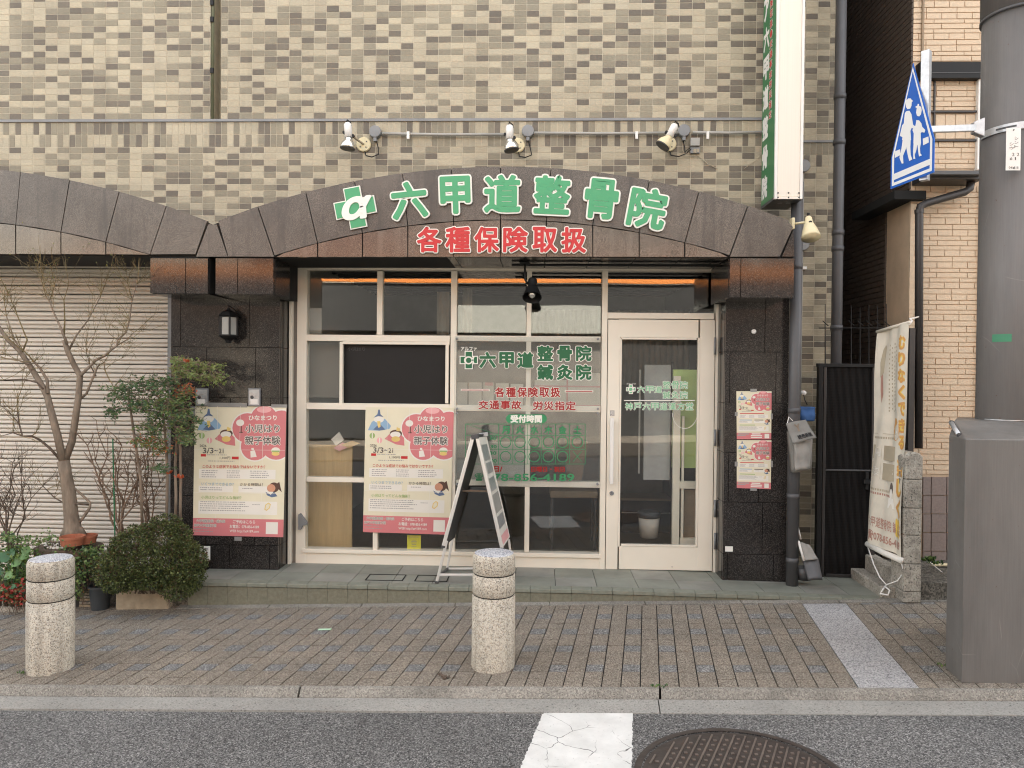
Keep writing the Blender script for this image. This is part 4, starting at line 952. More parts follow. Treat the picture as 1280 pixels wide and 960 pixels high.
# concrete post of stacked blocks and low wall
cp = thing('block_pillar', 'weathered pillar of stacked concrete blocks beside the hanging banner', 'pillar', P(1142, 748, 5.3))
rows = [566, 599.5, 635.5, 669.5, 705.5, 740, 754]; x0, x1 = P(1131, 650, 5.24).x, P(1153, 650, 5.24).x
for a, c in zip(rows[:-1], rows[1:]):
    z1, z0 = P(1142, a, 5.24).z, P(1142, c, 5.24).z; q = MB()
    if a == 566: q.prism([(x0+.002, z0+.002), (x1-.002, z0+.002), (x1-.002, z1-.03), (x1-.03, z1), (x0+.03, z1), (x0+.002, z1-.03)], 5.24, 5.44, 'conc')
    else: q.box(x0+R.uniform(0, .003), x1-R.uniform(0, .003), 5.24+R.uniform(0, .003), 5.44, z0+.002, z1-.001, 'conc')
    q.build('block', cp, bevel=.006)
lw = thing('low_wall', 'stained low concrete wall running back beside the banner', 'wall', (x0, 5.6, 0))
q = MB(); q.box(x0+.01, x1-.02, 5.442, 6.0, -.1, .16, 'conc'); q.build('wall', lw, bevel=.01)
q = MB(); q.box(x0-.10, x0+.008, 5.36, 6.0, -.1, .05, 'conc'); q.build('footing', lw, bevel=.01)
nl = thing('boundary_kerb', 'dark mossy concrete kerb in front of the neighbouring house', 'kerb', (x1+.3, 5.5, 0))
q = MB(); q.box(x1+.0, 5.0, 5.30, 5.45, -.1, P(1170, 728, 5.3).z, 'conc2'); q.build('kerb_block', nl, bevel=.01)
q = MB(); q.box(x1+.01, 5.0, 5.45, YN, -.1, P(1170, 722, 5.5).z, 'conc2'); q.build('ledge', nl, bevel=.01)
q = MB(); q.tube([P(1165, 706, 5.8), P(1183, 706, 5.8), P(1205, 706, 5.8)], .012, 'creamp', 8); q.tube([P(1160, 701, 5.8), P(1186, 722, 5.6)], .004, 'white', 6); q.build('pipe', nl)
# alley gate
YG = 5.86
ag = thing('alley_gate', 'dark mesh gate closing the narrow alley between the two buildings', 'gate', P(1060, 722, YG))
def gb(nm, pa, pb, ya, yb, d0, d, mat): q = MB(); pbox(q, pa, pb, ya, yb, YG+d0, d, mat); return q.build(nm, ag, bevel=.003)
gb('post', 1022, 1027.5, 455, 724, -.01, .05, 'black'); gb('stile', 1028.5, 1032, 457, 722, 0, .03, 'pipebrown'); gb('stile', 1089, 1095, 457, 722, 0, .03, 'pipebrown')
gb('top_rail', 1022, 1096, 454.5, 459, -.005, .035, 'black'); gb('mid_rail', 1032.5, 1088.5, 587, 589, .0, .03, 'dgrey'); gb('bottom_rail', 1032.5, 1088.5, 718, 722, 0, .03, 'pipebrown')
q = MB(); x0g, x1g = P(1032, 590, YG).x, P(1089, 590, YG).x; z0g, z1g = P(1060, 718, YG).z, P(1060, 459, YG).z
x_ = x0g
while x_ < x1g: q.box(x_, x_+.004, YG+.012, YG+.018, z0g, z1g, 'mesh'); x_ += .009
z_ = z0g
while z_ < z1g: q.box(x0g, x1g, YG+.0182, YG+.0194, z_, z_+.004, 'mesh'); z_ += .012
q.build('mesh_panel', ag, kind='stuff')
q = MB(); q.box(x0g, x1g, YG+.0195, YG+.023, z0g, z1g, plain('perforated_sheet', (0.016, 0.014, 0.013), .45)); q.build('back_sheet', ag)
q = MB(); pbox(q, 1080, 1090, 600, 605, YG-.04, .03, 'black'); pbox(q, 1082, 1086, 590, 612, YG-.012, .012, 'black'); q.build('handle', ag, bevel=.002)
for k, px_ in enumerate((1031.5, 1064, 1075, 1086, 1097, 1108)):
    a = P(px_, 455, YG+.02); c = P(px_, 380+(k*7) % 5, YG+.02); q = MB(); q.tube([a, c], [.005, .003], 'black', 6)
    m_ = P(px_, 404, YG+.02); q.tube([m_+Vector((-.02, 0, .02)), m_, m_+Vector((.025, 0, -.02))], .004, 'black', 5); q.build('spike_rod', ag)
q = MB(); q.tube([P(1024, 410, YG+.02), P(1110, 410, YG+.02)], .004, 'black', 6); q.build('wire', ag)

# ================================================================== ACROSS THE STREET (seen in the glass)
zz_ = 0
op = thing('opposite_building', 'shops across the street with a bright orange fascia, seen reflected in the windows', 'building', (0, -8, 0))
q = MB(); q.box(-5, 14, -16, -8.0, -.6, 6.6, 'opp'); q.build('wall', op)
q = MB(); q.box(-16, -5.02, -16, -8.2, -.6, 5.4, plain('bounce_render', (0.50, 0.44, 0.35), .8)); q.build('bounce_wall', op)  # unseen pale block added to throw warm bounce light onto the left side
for k in range(6): q = MB(); q.box(-3.2+k*2.8, -2.9+k*2.8, -7.995, -7.9, 4.3, 6.55, 'opp2' if k == 3 else 'conduit'); q.build('pilaster', op)
q = MB(); q.box(-14, 14, -7.99, -7.6, 2.7, 3.95, 'oppg'); q.build('canopy', op)
q = MB(); q.box(-12, 14, -7.6, -7.5, 3.97, 4.24, 'oppo'); q.build('fascia', op)
q = MB(); q.box(-2.3, 1.75, -7.59, -7.5, 2.66, 3.38, 'opp2'); q.build('white_signboard', op)
q = MB(); q.box(-7.5, -.6, -7.998, -7.94, 4.6, 5.3, 'brickred'); q.build('red_band', op)
for k in range(9):
    q = MB(); q.box(-12+k*2.8, -10.2+k*2.8, -7.995, -7.95, 4.9, 6.3, 'oppg'); q.build('window', op)
for k in range(5):
    if k in (2,): continue
    q = MB(); q.box(-12+k*4.6, -8.6+k*4.6, -7.995, -7.93, -.2, 2.5, 'oppg'); q.build('shop_window', op)
q = MB(); q.hexa([(-14, -8, -.6), (14, -8, .2), (14, -3.2, .2), (-14, -3.2, -.6)], [(-14, -8, zs(-14)), (14, -8, zs(14)), (14, -3.2, zs(14)), (-14, -3.2, zs(-14))], 'paver2'); q.build('far_pavement', kind='structure')

# ================================================================== LETTERING ON THE ARCH
YL = YF-.004
def raised(root, s, cx, cy, w, h, rot, Y, m_face, m_edge, off=.035, eoff=.075, name='letter', depth=.022):
    c = P(cx, cy, Y); k = (c-CAM).dot(fw)/FPX; W, H = w*k, h*k; a = -rad(rot)
    def piece(o_, y0, y1, mat, W_, H_):
        vs, fs, bb = textgeo(s, o_, .5); ref = bb; mb = MB()
        def mp(v):
            u = ((v[0]-(bb[0]+bb[1])/2)/(bb[1]-bb[0]))*W_; t = ((v[1]-(bb[2]+bb[3])/2)/(bb[3]-bb[2]))*H_
            return (c.x+u*math.cos(a)-t*math.sin(a), y1 if v[2] < 0 else y0-(v[2]-.5)*.001, c.z+u*math.sin(a)+t*math.cos(a))
        mb.add([mp(v) for v in vs], fs, mat); return mb
    em = 2*(eoff-off)*H/ (textgeo(s, off, .5)[2][3]-textgeo(s, off, .5)[2][2])
    f = piece(off, Y-depth, Y-depth+.006, m_face, W, H).build(name, root)
    e = piece(eoff, Y-depth+.003, Y, m_edge, W+em, H+em).build('letter_edge', f)
    return f
ns = thing('clinic_name_sign', 'raised green clinic name lettering with cream edges curving along the granite arch', 'sign', P(640, 250, YL))
for s, cx, cy, w, h, r in (('六', 512, 251, 45, 46, -6), ('甲', 569.5, 244.5, 38, 47, -2.5), ('道', 628, 243, 46, 47, 0), ('整', 690, 244.5, 45, 48, 2.5), ('骨', 751.5, 249.5, 42, 50, 5.5), ('院', 809, 261, 47, 50, 10)):
    raised(ns, s, cx, cy, w, h, r, YL, 'green', 'whitelet')
# cross with alpha
c = P(444.5, 260, YL); k = (c-CAM).dot(fw)/FPX; a = rad(11)
def cross_pts(arm, half): return [(-half, -arm), (half, -arm), (half, -half), (arm, -half), (arm, half), (half, half), (half, arm), (-half, arm), (-half, half), (-arm, half), (-arm, -half), (-half, -half)]
def rotp(pts): return [(c.x+(p[0]*math.cos(a)-p[1]*math.sin(a))*k, c.z+(p[0]*math.sin(a)+p[1]*math.cos(a))*k) for p in pts]
q = MB(); q.prism(rotp(cross_pts(24.6, 9.4)), YL-.018, YL-.002, 'green'); cr = q.build('cross', ns)
q = MB(); q.prism(rotp(cross_pts(26, 10.8)), YL-.014, YL-.0, 'whitelet'); q.build('cross_edge', cr)
q = MB(); vs, fs, bb = textgeo('α', .042, .5)
q.add([(c.x+(((v[0]-bb[0])/(bb[1]-bb[0])-.5)*34+((v[1]-bb[2])/(bb[3]-bb[2])-.5)*7+1)*k, YL-.026-(v[2]-.5)*.001 if v[2] > 0 else YL-.016, c.z+(((v[1]-bb[2])/(bb[3]-bb[2])-.5)*30-1+((v[0]-bb[0])/(bb[1]-bb[0])-.5)*4)*k) for v in vs], fs, 'whitelet'); q.build('alpha_letter', cr)
rs_ = thing('insurance_sign', 'raised red lettering with cream edges on the lower band of the arch', 'sign', P(626, 300, YL))
for s, cx in zip('各種保険取扱', (537, 572.5, 608.5, 644.5, 681, 717)): raised(rs_, s, cx, 300 if cx < 700 else 300.5, 31, 32, 0, YL, 'red', 'whitelet', .03, .068, depth=.018)

# ================================================================== WINDOW LETTERING ON ACRYLIC BOARDS
YA = YFR-.03
def flat(root, name, items, Y, step=.0008):
    """items: (kind, data..., mat, layer) in photo coordinates on the plane y = Y"""
    q = MB(); f = lambda u, v, l: P(u, -v, Y)+Vector((0, -step*l, 0))
    for it in items:
        if it[0] == 't': _, s, x0, x1, y0, y1, mt, off, ly = it; put_text(q, s, f, x0, -y1, x1, -y0, mt, off, ly)
        elif it[0] == 'te':
            _, s, x0, x1, y0, y1, mt, me_, off, eo, ly = it
            bb = textgeo(s, off)[2]; g_ = (eo-off)*(y1-y0)/(bb[3]-bb[2])
            put_text(q, s, f, x0-g_, -y1-g_, x1+g_, -y0+g_, me_, eo, ly); put_text(q, s, f, x0, -y1, x1, -y0, mt, off, ly+1)
        elif it[0] == 'p': upoly(q, f, [(a, -b) for a, b in it[1]], it[2], it[3])
        elif it[0] == 'r': x0, x1, y0, y1 = it[1]; upoly(q, f, [(x0, -y1), (x1, -y1), (x1, -y0), (x0, -y0)], it[2], it[3])
        elif it[0] == 'o':
            _, cx, cy, r, w, mt, ly = it; n = 24
            vs = [f(cx+rr*math.cos(2*math.pi*i/n), -cy+rr*math.sin(2*math.pi*i/n), ly) for rr in (r, r-w) for i in range(n)]
            q.add(vs, [(i, (i+1) % n, (i+1) % n+n, i+n) for i in range(n)], mt)
    return q.build(name, root)
def crossp(cx, cy, arm, half): return [(cx+a, cy+b) for a, b in cross_pts(arm, half)]
def board(name, label, pa, pb, ya, yb):
    t = thing(name, label, 'sign board', P((pa+pb)/2, yb, YA))
    q = MB(); pbox(q, pa, pb, ya, yb, YA, .004, 'acryl'); q.build('acrylic_sheet', t)
    for px, py in ((pa+3, ya+2.5), (pb-3, ya+2.5), (pa+3, yb-2.5), (pb-3, yb-2.5)):
        c_ = P(px, py, YA); q = MB(); q.lathe([(.009, -.025), (.009, .003), (.004, .005), (.001, .005)], c_, 'disc', 12, 'y'); q.build('screw', t)
    return t
b1 = board('clinic_window_sign', 'clear board with green clinic name and red insurance text in the window', 568, 750.5, 421, 513.5)
LTR = [('t', 'アルファ', 576, 596, 433.5, 438.5, 'whitelet', .03, 1), ('p', crossp(586, 450, 11.5, 5.2), 'whitelet', 1), ('p', crossp(586, 450, 10.3, 4), 'dgreen', 2), ('t', 'α', 580, 593.5, 445.3, 455.5, 'whitelet', .012, 3)]
LTR += [('te', s, x, x+w, 440, 460, 'dgreen', 'whitelet', .045, .085, 1) for s, x, w in (('六', 599, 21), ('甲', 624, 18.5), ('道', 646.5, 20.5))]
LTR += [('te', s, x, x+w, 432, 451.5, 'dgreen', 'whitelet', .04, .085, 1) for s, x, w in (('整', 671.5, 20), ('骨', 696.5, 18.5), ('院', 720, 19.5))]
LTR += [('te', s, x, x+w, 455.5, 475, 'dgreen', 'whitelet', .04, .085, 1) for s, x, w in (('鍼', 671.5, 20), ('灸', 696, 19.5), ('院', 720, 19.5))]
LTR += [('te', s, 618.5+i*13.9, 631+i*13.9, 484, 496.5, 'dred', 'whitelet', .03, .075, 1) for i, s in enumerate('各種保険取扱')]
LTR += [('te', s, 598+i*13.7, 610.5+i*13.7, 500.5, 511.5, 'dred', 'whitelet', .03, .075, 1) for i, s in enumerate('交通事故')]
LTR += [('te', s, 666+i*13.7, 678.5+i*13.7, 501.5, 513, 'dred', 'whitelet', .03, .075, 1) for i, s in enumerate('労災指定')]
LTR += [('r', (576, 612, 486.2, 488.8), 'whitelet', 1), ('r', (577, 611, 487, 488.1), 'dred', 2), ('r', (706, 741.5, 487.8, 490.4), 'whitelet', 1), ('r', (707, 740.5, 488.6, 489.7), 'dred', 2)]
flat(b1, 'lettering', LTR, YA-.001)
b2 = board('opening_hours_sign', 'clear board with a green opening hours table and telephone number', 568, 750, 514.2, 608)
gx = [582, 623, 641, 659, 676.5, 694.5, 712, 731.5]; gy = [530, 544, 561.5, 580]
H = [('p', [(638+5.5*math.cos(rad(t)), 523.5+5.5*math.sin(rad(t))) for t in range(90, 271, 15)]+[(678+5.5*math.cos(rad(t)), 523.5+5.5*math.sin(rad(t))) for t in range(-90, 91, 15)], 'mgreen', 1), ('t', '受付時間', 638, 677.5, 518.5, 528.5, 'whitelet', .05, 2)]
for x_ in gx: H.append(('r', (x_-.35, x_+.35, gy[0], gy[-1]), 'mgreen', 1))
for y_ in gy: H.append(('r', (gx[0], gx[-1], y_-.35, y_+.35), 'mgreen', 1.5))
H.append(('p', [(582, 530), (583, 530), (623, 543.4), (623, 544)], 'mgreen', 1.7))
for i, s in enumerate('月火水木金土'): m_ = (gx[i+1]+gx[i+2])/2; H.append(('t', s, m_-5, m_+5, 532.5, 542.2, 'mgreen', .035, 2))
for i in range(6): m_ = (gx[i+1]+gx[i+2])/2; H.append(('o', m_, 552.8, 7.2, 1.1, 'mgreen', 2))
for i in range(5): m_ = (gx[i+1]+gx[i+2])/2; H.append(('o', m_, 570.8, 7.2, 1.1, 'mgreen', 2))
m_ = (gx[6]+gx[7])/2; H += [('p', [(m_-6, 564), (m_-5, 564), (m_+6, 577), (m_+5, 577)], 'mgreen', 2), ('p', [(m_+6, 564), (m_+5, 564), (m_-6, 577), (m_-5, 577)], 'mgreen', 2.5)]
H += [('t', '30', 612, 620.5, 545.5, 550, 'mgreen', .03, 2), ('t', '30', 613, 621, 556, 560.5, 'mgreen', .03, 2), ('t', '30', 612, 620.5, 564, 568.5, 'mgreen', .03, 2), ('t', '00', 613, 621, 573.5, 578.5, 'mgreen', .03, 2)]
H += [('t', '日/', 617, 628, 582.5, 590, 'dred', .04, 2), ('t', '日曜日・祝日', 664, 706, 583, 590, 'dred', .04, 2), ('t', '☎', 593.5, 604, 591.5, 601, 'mgreen', .02, 2), ('t', '078-856-4189', 606, 718, 592, 601.5, 'mgreen', .022, 2)]
flat(b2, 'lettering', H, YA-.001)
dl = thing('door_lettering', 'small pale green clinic lettering on the glass of the door', 'lettering', P(824, 513, YFR+.01))
D = [('t', 'アルファ', 783, 795, 478.8, 481.2, 'whitelet', .02, 1), ('p', crossp(788.5, 486.5, 6, 2.6), 'whitelet', 1), ('p', crossp(788.5, 486.5, 5, 1.7), 'pgreen', 2), ('t', 'α', 784.5, 793, 483.5, 490, 'whitelet', .015, 3)]
D += [('te', s, x, x+9.5, 482.5, 491, 'pgreen', 'whitelet', .01, .06, 1) for s, x in (('六', 796.5), ('甲', 807.5), ('道', 818))]
D += [('te', s, x, x+9.5, 476.5, 486, 'pgreen', 'whitelet', .01, .06, 1) for s, x in (('整', 828.5), ('骨', 839.3), ('院', 850))]
D += [('te', s, x, x+9.5, 489, 498.3, 'pgreen', 'whitelet', .01, .06, 1) for s, x in (('鍼', 828.5), ('灸', 839.3), ('院', 850))]
D += [('r', (780, 868.5, 500, 501.1), 'whitelet', 1)]
D += [('te', s, 781.5+i*10.8, 791+i*10.8, 503.5, 512.5, 'pgreen', 'whitelet', .01, .06, 1) for i, s in enumerate('神戸六甲道漢方堂')]
n = 24; D += [('p', [(856+16*math.cos(rad(a)), 516+20*math.sin(rad(a))), (856+16*math.cos(rad(a+12)), 516+20*math.sin(rad(a+12))), (856+15.3*math.cos(rad(a+12)), 516+19.3*math.sin(rad(a+12))), (856+15.3*math.cos(rad(a)), 516+19.3*math.sin(rad(a)))], 'whitelet', 1) for a in range(0, 180, 12)]
flat(dl, 'print', D, YFR+.0185)

# ================================================================== POSTERS
def poster(root, f, full=True):
    def uv(px, py): return ((px-243.5)/114.0, 1-(py-508)/163.0)
    q = MB()
    def poly(pts, mat, ly): upoly(q, f, [(min(1, max(0, uv(*p)[0])), min(1, max(0, uv(*p)[1]))) for p in pts], mat, ly)
    def rc(x0, x1, y0, y1, mat, ly=1): poly([(x0, y0), (x1, y0), (x1, y1), (x0, y1)], mat, ly)
    def el(cx, cy, rx, ry, mat, ly, n=20, a0=0, a1=360): poly([(cx+rx*math.cos(rad(a0+(a1-a0)*i/n)), cy+ry*math.sin(rad(a0+(a1-a0)*i/n))) for i in range(n+(a1-a0 != 360))], mat, ly)
    def tx(s, x0, x1, y0, y1, mat, off=.02, ly=4):
        (a, b_), (c_, d) = uv(x0, y1), uv(x1, y0); put_text(q, s, f, a, b_, c_, d, mat, off, ly)
    def txe(s, x0, x1, y0, y1, mat, edge, off=.015, eo=.07, ly=4):
        bb = textgeo(s, off)[2]; g_ = (eo-off)*(y1-y0)/(bb[3]-bb[2]); tx(s, x0-g_, x1+g_, y0-g_, y1+g_, edge, eo, ly); tx(s, x0, x1, y0, y1, mat, off, ly+.6)
    rc(243.5, 357.5, 649, 671, 'pink')
    lobes = [(309.5, 535, 18.5), (330, 524, 17), (352, 531, 18), (319.5, 558, 17.5), (346, 556, 18.5), (332, 542, 20)]
    for i, (x, y, r) in enumerate(lobes[:5]): el(x, y, r+1.7, r+1.7, 'pwhite', .7+i*.05, 28)
    for i, (x, y, r) in enumerate(lobes): el(x, y, r, r, 'pink', 1.2+i*.06, 28)
    el(330, 512, 9, 4, 'ppink2', 1.8)
    tx('ひなまつり', 311, 346, 519, 525.5, 'pwhite', .03)
    txe('小児はり', 307, 350, 530.5, 541, 'ink', 'pwhite'); txe('親子体験', 307, 351, 545, 556, 'ink', 'pwhite')
    poly([(247, 538), (252, 527), (259, 523), (269, 523), (277, 532), (275, 536), (262, 538.5)], 'pblue', 1); poly([(254, 537), (262, 529), (270, 537), (262, 538.3)], 'pdblue', 1.4)
    el(261, 524, 6.5, 4.2, 'pwhite', 1.6); poly([(254, 521.5), (259, 517), (260, 511), (262, 511), (263, 517), (267, 520.5), (260.5, 519.5)], 'pdblue', 2); poly([(259, 526), (263, 526), (263.5, 533), (261, 535), (259.5, 532)], 'pyel', 2)
    poly([(269, 549), (277, 541), (285, 539), (294, 547), (295, 557.5), (284, 556)], 'pink', 1); el(283.5, 542, 8, 5, 'pbrown', 1.3); el(283, 543.3, 6.8, 4, 'pwhite', 1.6); poly([(284, 538.5), (284.5, 533.5), (289, 535.5), (288, 539)], 'pyel', 1.8); el(283.5, 549, 5.6, 3.6, 'pyel', 2)
    el(253, 545, 3.6, 3.8, 'pgrn', 1); rc(252.4, 253.6, 541.5, 548.5, 'pwhite', 1.4); el(262.5, 551, 3.6, 3.8, 'ppink2', 1); rc(262, 263, 547.5, 554.5, 'pwhite', 1.4)
    tx('2026', 250.5, 259, 556, 559.3, 'ink', .01); tx('3/3', 254.5, 268, 560, 567.3, 'ink', .02); tx('~', 269, 273, 562.8, 564.6, 'ink', .02); tx('21', 274.5, 280.5, 561, 567, 'ink', .02)
    rc(252, 258.5, 568, 571.3, 'red'); rc(291, 299.5, 571, 574.5, 'red'); tx('1,100円', 276, 289, 571, 574.6, 'ink', .01)
    el(300.5, 528.5, 5, 4.2, 'pwhite', 2); rc(301.3, 302.6, 532.5, 540, 'pbrown', 2); rc(299.5, 304, 540, 541.2, 'pbrown', 2.2)
    poly([(314, 564), (319.5, 563), (322, 571), (314.5, 572)], 'pwhite', 2); poly([(315, 560), (318, 560), (318.5, 563), (315.5, 563)], 'pwhite', 2.2)
    el(345.5, 563, 5.5, 4, 'pwhite', 2); rc(340.5, 350.5, 563, 565, 'pgrn', 2.4); el(345.5, 567, 5, 2.5, 'pyel', 2.2)
    rc(250, 346, 587, 599, 'pwhite'); rc(250, 293, 608, 616, 'pwhite'); rc(300, 341, 608, 616, 'pwhite'); rc(250, 349, 627, 643.5, 'pwhite')
    if full:
        tx('このような症状でお悩みではないですか？', 254.5, 333, 581.5, 585.8, 'red', .01); tx('いくつまでできるの？', 253.5, 294, 603.8, 607.8, 'pblue', .01); tx('かかる時間は？', 302, 331, 603.8, 607.8, 'ink', .01); tx('小児はりってどんな施術？', 253.5, 304, 620.5, 624.8, 'pgrn', .01)
    else:
        rc(254.5, 333, 582.5, 584.8, 'red'); rc(253.5, 294, 604.5, 607, 'pblue'); rc(302, 331, 604.5, 607, 'ink'); rc(253.5, 304, 621.5, 624, 'pgrn')
    RR = random.Random(3)
    def lines(x0, x1, ys):
        for y in ys:
            x = x0; end = x0+(x1-x0)*RR.uniform(.75, 1)
            while x < end: w_ = RR.uniform(.7, 2.6); rc(x, min(x+w_, end), y, y+(1.0 if full else 1.2), 'greyink', 2); x += w_+RR.uniform(.35, 1.0)
    lines(260, 290, (568.5,)); lines(261, 298, (576.3,)); lines(253.5, 274, (588.5, 591, 593.8, 596.3)); lines(285, 303, (588.5, 591, 593.8, 596.3)); lines(314, 339, (588.5, 591, 594, 596.3))
    lines(252, 283, (610, 612.6)); lines(305, 322, (610.3,)); lines(252, 318, (627.8, 630.4, 633, 635.6, 638.5)); lines(318, 328, (630.4,))
    el(344.5, 609, 6.4, 6.2, 'pbrown', 2); el(341, 610, 5.3, 5.0, 'skin', 2.3); poly([(347, 605), (351, 602), (353, 610), (354.5, 615), (350, 611)], 'pbrown', 2.1)
    poly([(334, 614.5), (340, 618), (345, 614.5), (349, 620), (342, 621.5), (336, 619)], 'pdblue', 2.5); poly([(336, 614.5), (344, 614.5), (340.5, 618.5)], 'pwhite', 2.8)
    poly([(333, 637), (334, 631), (338, 628), (341, 630), (340, 635), (336, 638.5)], 'pyel', 2); poly([(334.3, 636.5), (335, 631.5), (338, 629.3), (339.8, 630.8), (339, 634.5), (336, 637)], 'cream', 2.3)
    if full:
        txe('六甲道整骨院・鍼灸院', 248, 284, 650.6, 654.4, 'ink', 'pwhite', .0, .06); txe('神戸六甲道漢方堂', 245, 273, 656.3, 660, 'ink', 'pwhite', .0, .06)
        tx('ご予約はこちら', 294, 322, 650.5, 655, 'pwhite', .02); tx('お電話：078-856-4189', 290, 327, 656.5, 661, 'pwhite', .02); tx('WEB http://at4189.com', 290, 327, 662.8, 667, 'pwhite', .01)
        lines(245, 270, (662, 665.3))
    else:
        rc(248, 284, 651, 655, 'greyink', 2); rc(245, 273, 657, 660, 'greyink', 2); rc(293, 322, 651, 654.5, 'pwhite', 2); rc(290, 327, 657, 660.5, 'pwhite', 2); rc(290, 327, 663, 666, 'pwhite', 2)
    rc(335.5, 350.5, 652.5, 667.5, 'pwhite', 2)
    # fold creases stand a little proud
    if full:
        for u_ in (.25, .5, .75): rc(243.5+114*u_, 243.5+114*u_+.35, 508, 649, 'pwhite', 6)
        for v_ in (1/3, 2/3): rc(243.5, 357, 508+163*v_, 508+163*v_+.35, 'pwhite', 6.3)
    return q
def make_poster(label, corners, Y, full, group, tapes=()):
    cs = [P(*c_, Y) for c_ in corners]; t = thing('poster', label, 'poster', (cs[2]+cs[3])/2, group)
    f0 = quadmap(*cs, .0004)
    q = MB(); n = 12; vs = []; fs = []
    for i in range(n+1):
        for j in range(n+1): vs.append(f0(i/n, j/n, 0))
    for i in range(n):
        for j in range(n): fs.append((i*(n+1)+j, (i+1)*(n+1)+j, (i+1)*(n+1)+j+1, i*(n+1)+j+1))
    k_ = len(vs); vs += [v+Vector((0, .0015, 0)) for v in vs]; fs += [tuple(a+k_ for a in f_[::-1]) for f_ in fs]
    q.add(vs, fs, 'cream'); q.build('sheet', t)
    poster(t, f0, full).build('print', t)
    for (a, b_, c_, d) in tapes: q = MB(); pbox(q, a, b_, c_, d, Y-.0015, .001, 'tape'); q.build('tape', t)
    return t
make_poster('large pink and cream doll festival poster on the black granite pillar', [(243.5, 508), (358, 508), (354, 671.5), (241, 669)], YP-.006, True, 'doll festival posters', ((238, 244, 508, 520), (260, 309, 503.5, 509), (339, 359, 505.5, 509.5), (293, 302, 671, 676)))
make_poster('large pink and cream doll festival poster taped across the window behind the A-frame', [(457, 509), (567.5, 509.7), (562.5, 668.5), (453.7, 665)], YFR-.014, True, 'doll festival posters')
make_poster('upper of two small pink posters on the right granite pillar', [(920.5, 489), (964.5, 489), (964, 549.2), (921, 549)], YP-.006, False, 'doll festival posters', ((938, 946, 486, 490), (918.5, 922, 515, 520), (963.5, 966, 517, 524)))
make_poster('lower of two small pink posters on the right granite pillar', [(921, 550.2), (964.3, 550.3), (963.5, 611.5), (921, 610)], YP-.006, False, 'doll festival posters', ((938, 946, 610, 613.5), (918.5, 922, 577, 583), (963.5, 966, 576, 584)))

# ================================================================== FITTINGS ON THE WALL
cl = thing('conduit_line', 'grey cable conduit with round junction boxes along the tiled wall', 'conduit', P(700, 166, YW-.03))
def wpt(px, py, d=.03): return P(px, py, YW-d)
for a, c_ in (((478, 166.8), (632, 168)), ((655, 166), (848, 166)), ((866, 165.5), (960, 165))):
    q = MB(); q.tube([wpt(*a), wpt((a[0]+c_[0])/2, (a[1]+c_[1])/2+1), wpt(*c_)], .0115, 'conduit', 10); q.build('conduit_pipe', cl, smooth=True)
for px, py in ((470, 166.3), (660, 165.5), (854, 165)):
    c_ = wpt(px, py, .0); q = MB(); q.lathe([(.048, 0), (.048, .04), (.044, .046), (.001, .047)], c_, 'disc', 28, 'y'); q.box(c_.x-.012, c_.x+.012, YW-.04, YW-.004, c_.z-.075, c_.z-.04, 'disc'); q.build('junction_box', cl)
for px in (510, 796, 885): q = MB(); pbox(q, px-1.7, px+1.7, 164, 173.5, YW-.048, .012, 'white'); q.build('clip', cl, bevel=.002)
def spotlight(label, base, top, neck, rim, mat, rr=.058):
    t = thing('spotlight', label, 'spotlight', P(*base, YW), 'spotlights above the arch')
    c_ = P(*base, YW); q = MB(); q.lathe([(.058, 0), (.058, .012), (.052, .018), (.001, .019)], c_, 'creamp', 28, 'y'); o_ = q.build('wall_plate', t)
    for dx, dz in ((.025, .02), (-.025, -.022), (.02, -.025)): s_ = MB(); s_.lathe([(.005, .019), (.005, .023)], (c_.x+dx, c_.y, c_.z+dz), 'dgrey', 8, 'y'); s_.build('screw', o_)
    A, B, C = P(*top, YW-.17), P(*neck, YW-.18), P(*rim, YW-.185)
    q = MB(); j = A.lerp(B, .75); q.tube([c_+Vector((0, -.02, 0)), c_.lerp(j, .5)+Vector((0, -.02, 0)), j+Vector((.02, .02, 0))], .009, 'taupe', 8); q.build('arm', t)
    d = (B-A).normalized(); q = MB(); q.tube([A, A+d*.012, B], [.022, .03, .03], 'white', 16); q.build('lamp_holder', t, smooth=True)
    q = MB(); q.tube([A-Vector((.01, .0, 0)), A+Vector((0, -.012, .022)), A+Vector((.022, -.006, .005)), A+Vector((.028, 0, -.02))], .006, 'black', 6); q.build('cable_end', t)
    e = (C-B).normalized(); q = MB(); q.tube([B-e*.004, B+e*.012, B+e*.03, B+(C-B)*.55, B+(C-B)*.8, C, C+e*.004], [.026, .028, .038, rr*.86, rr*.98, rr, rr*.94], mat, 24); q.build('reflector_lamp', t, smooth=True)
    q = MB(); q.tube([C+e*.001, C+e*.008], [rr*1.02, rr*.98], 'dgrey', 24); q.build('rim', t)
    for s_ in (-.034, .036): q = MB(); q.lathe([(.012, -.01), (.012, .012)], (j.x+s_, j.y, j.z+(-.015 if s_ > 0 else .01)), 'black', 10, 'y'); q.build('knob', t)
    jb = {455: (471, 177), 647: (661, 177), 836: (854, 176)}[base[0]]
    a = P(*jb, YW-.02); b_ = P(base[0]+1, base[1]+8, YW-.01); m_ = (a+b_)/2+Vector((.035, -.02, -.07)); q = MB()
    pts = [a, a+Vector((.004, 0, -.02)), a+Vector((.012, 0, -.05)), m_+Vector((.03, 0, .0)), m_+Vector((-.02, 0, -.02)), b_+Vector((.01, 0, -.035)), b_]
    q.tube(pts, .0045, 'black', 6); q.build('cable', t, smooth=True)
    return t
spotlight('silver reflector spotlight on a cream plate at the left above the green letters', (455, 181), (434.5, 154), (436, 172), (434.5, 185), 'chrome')
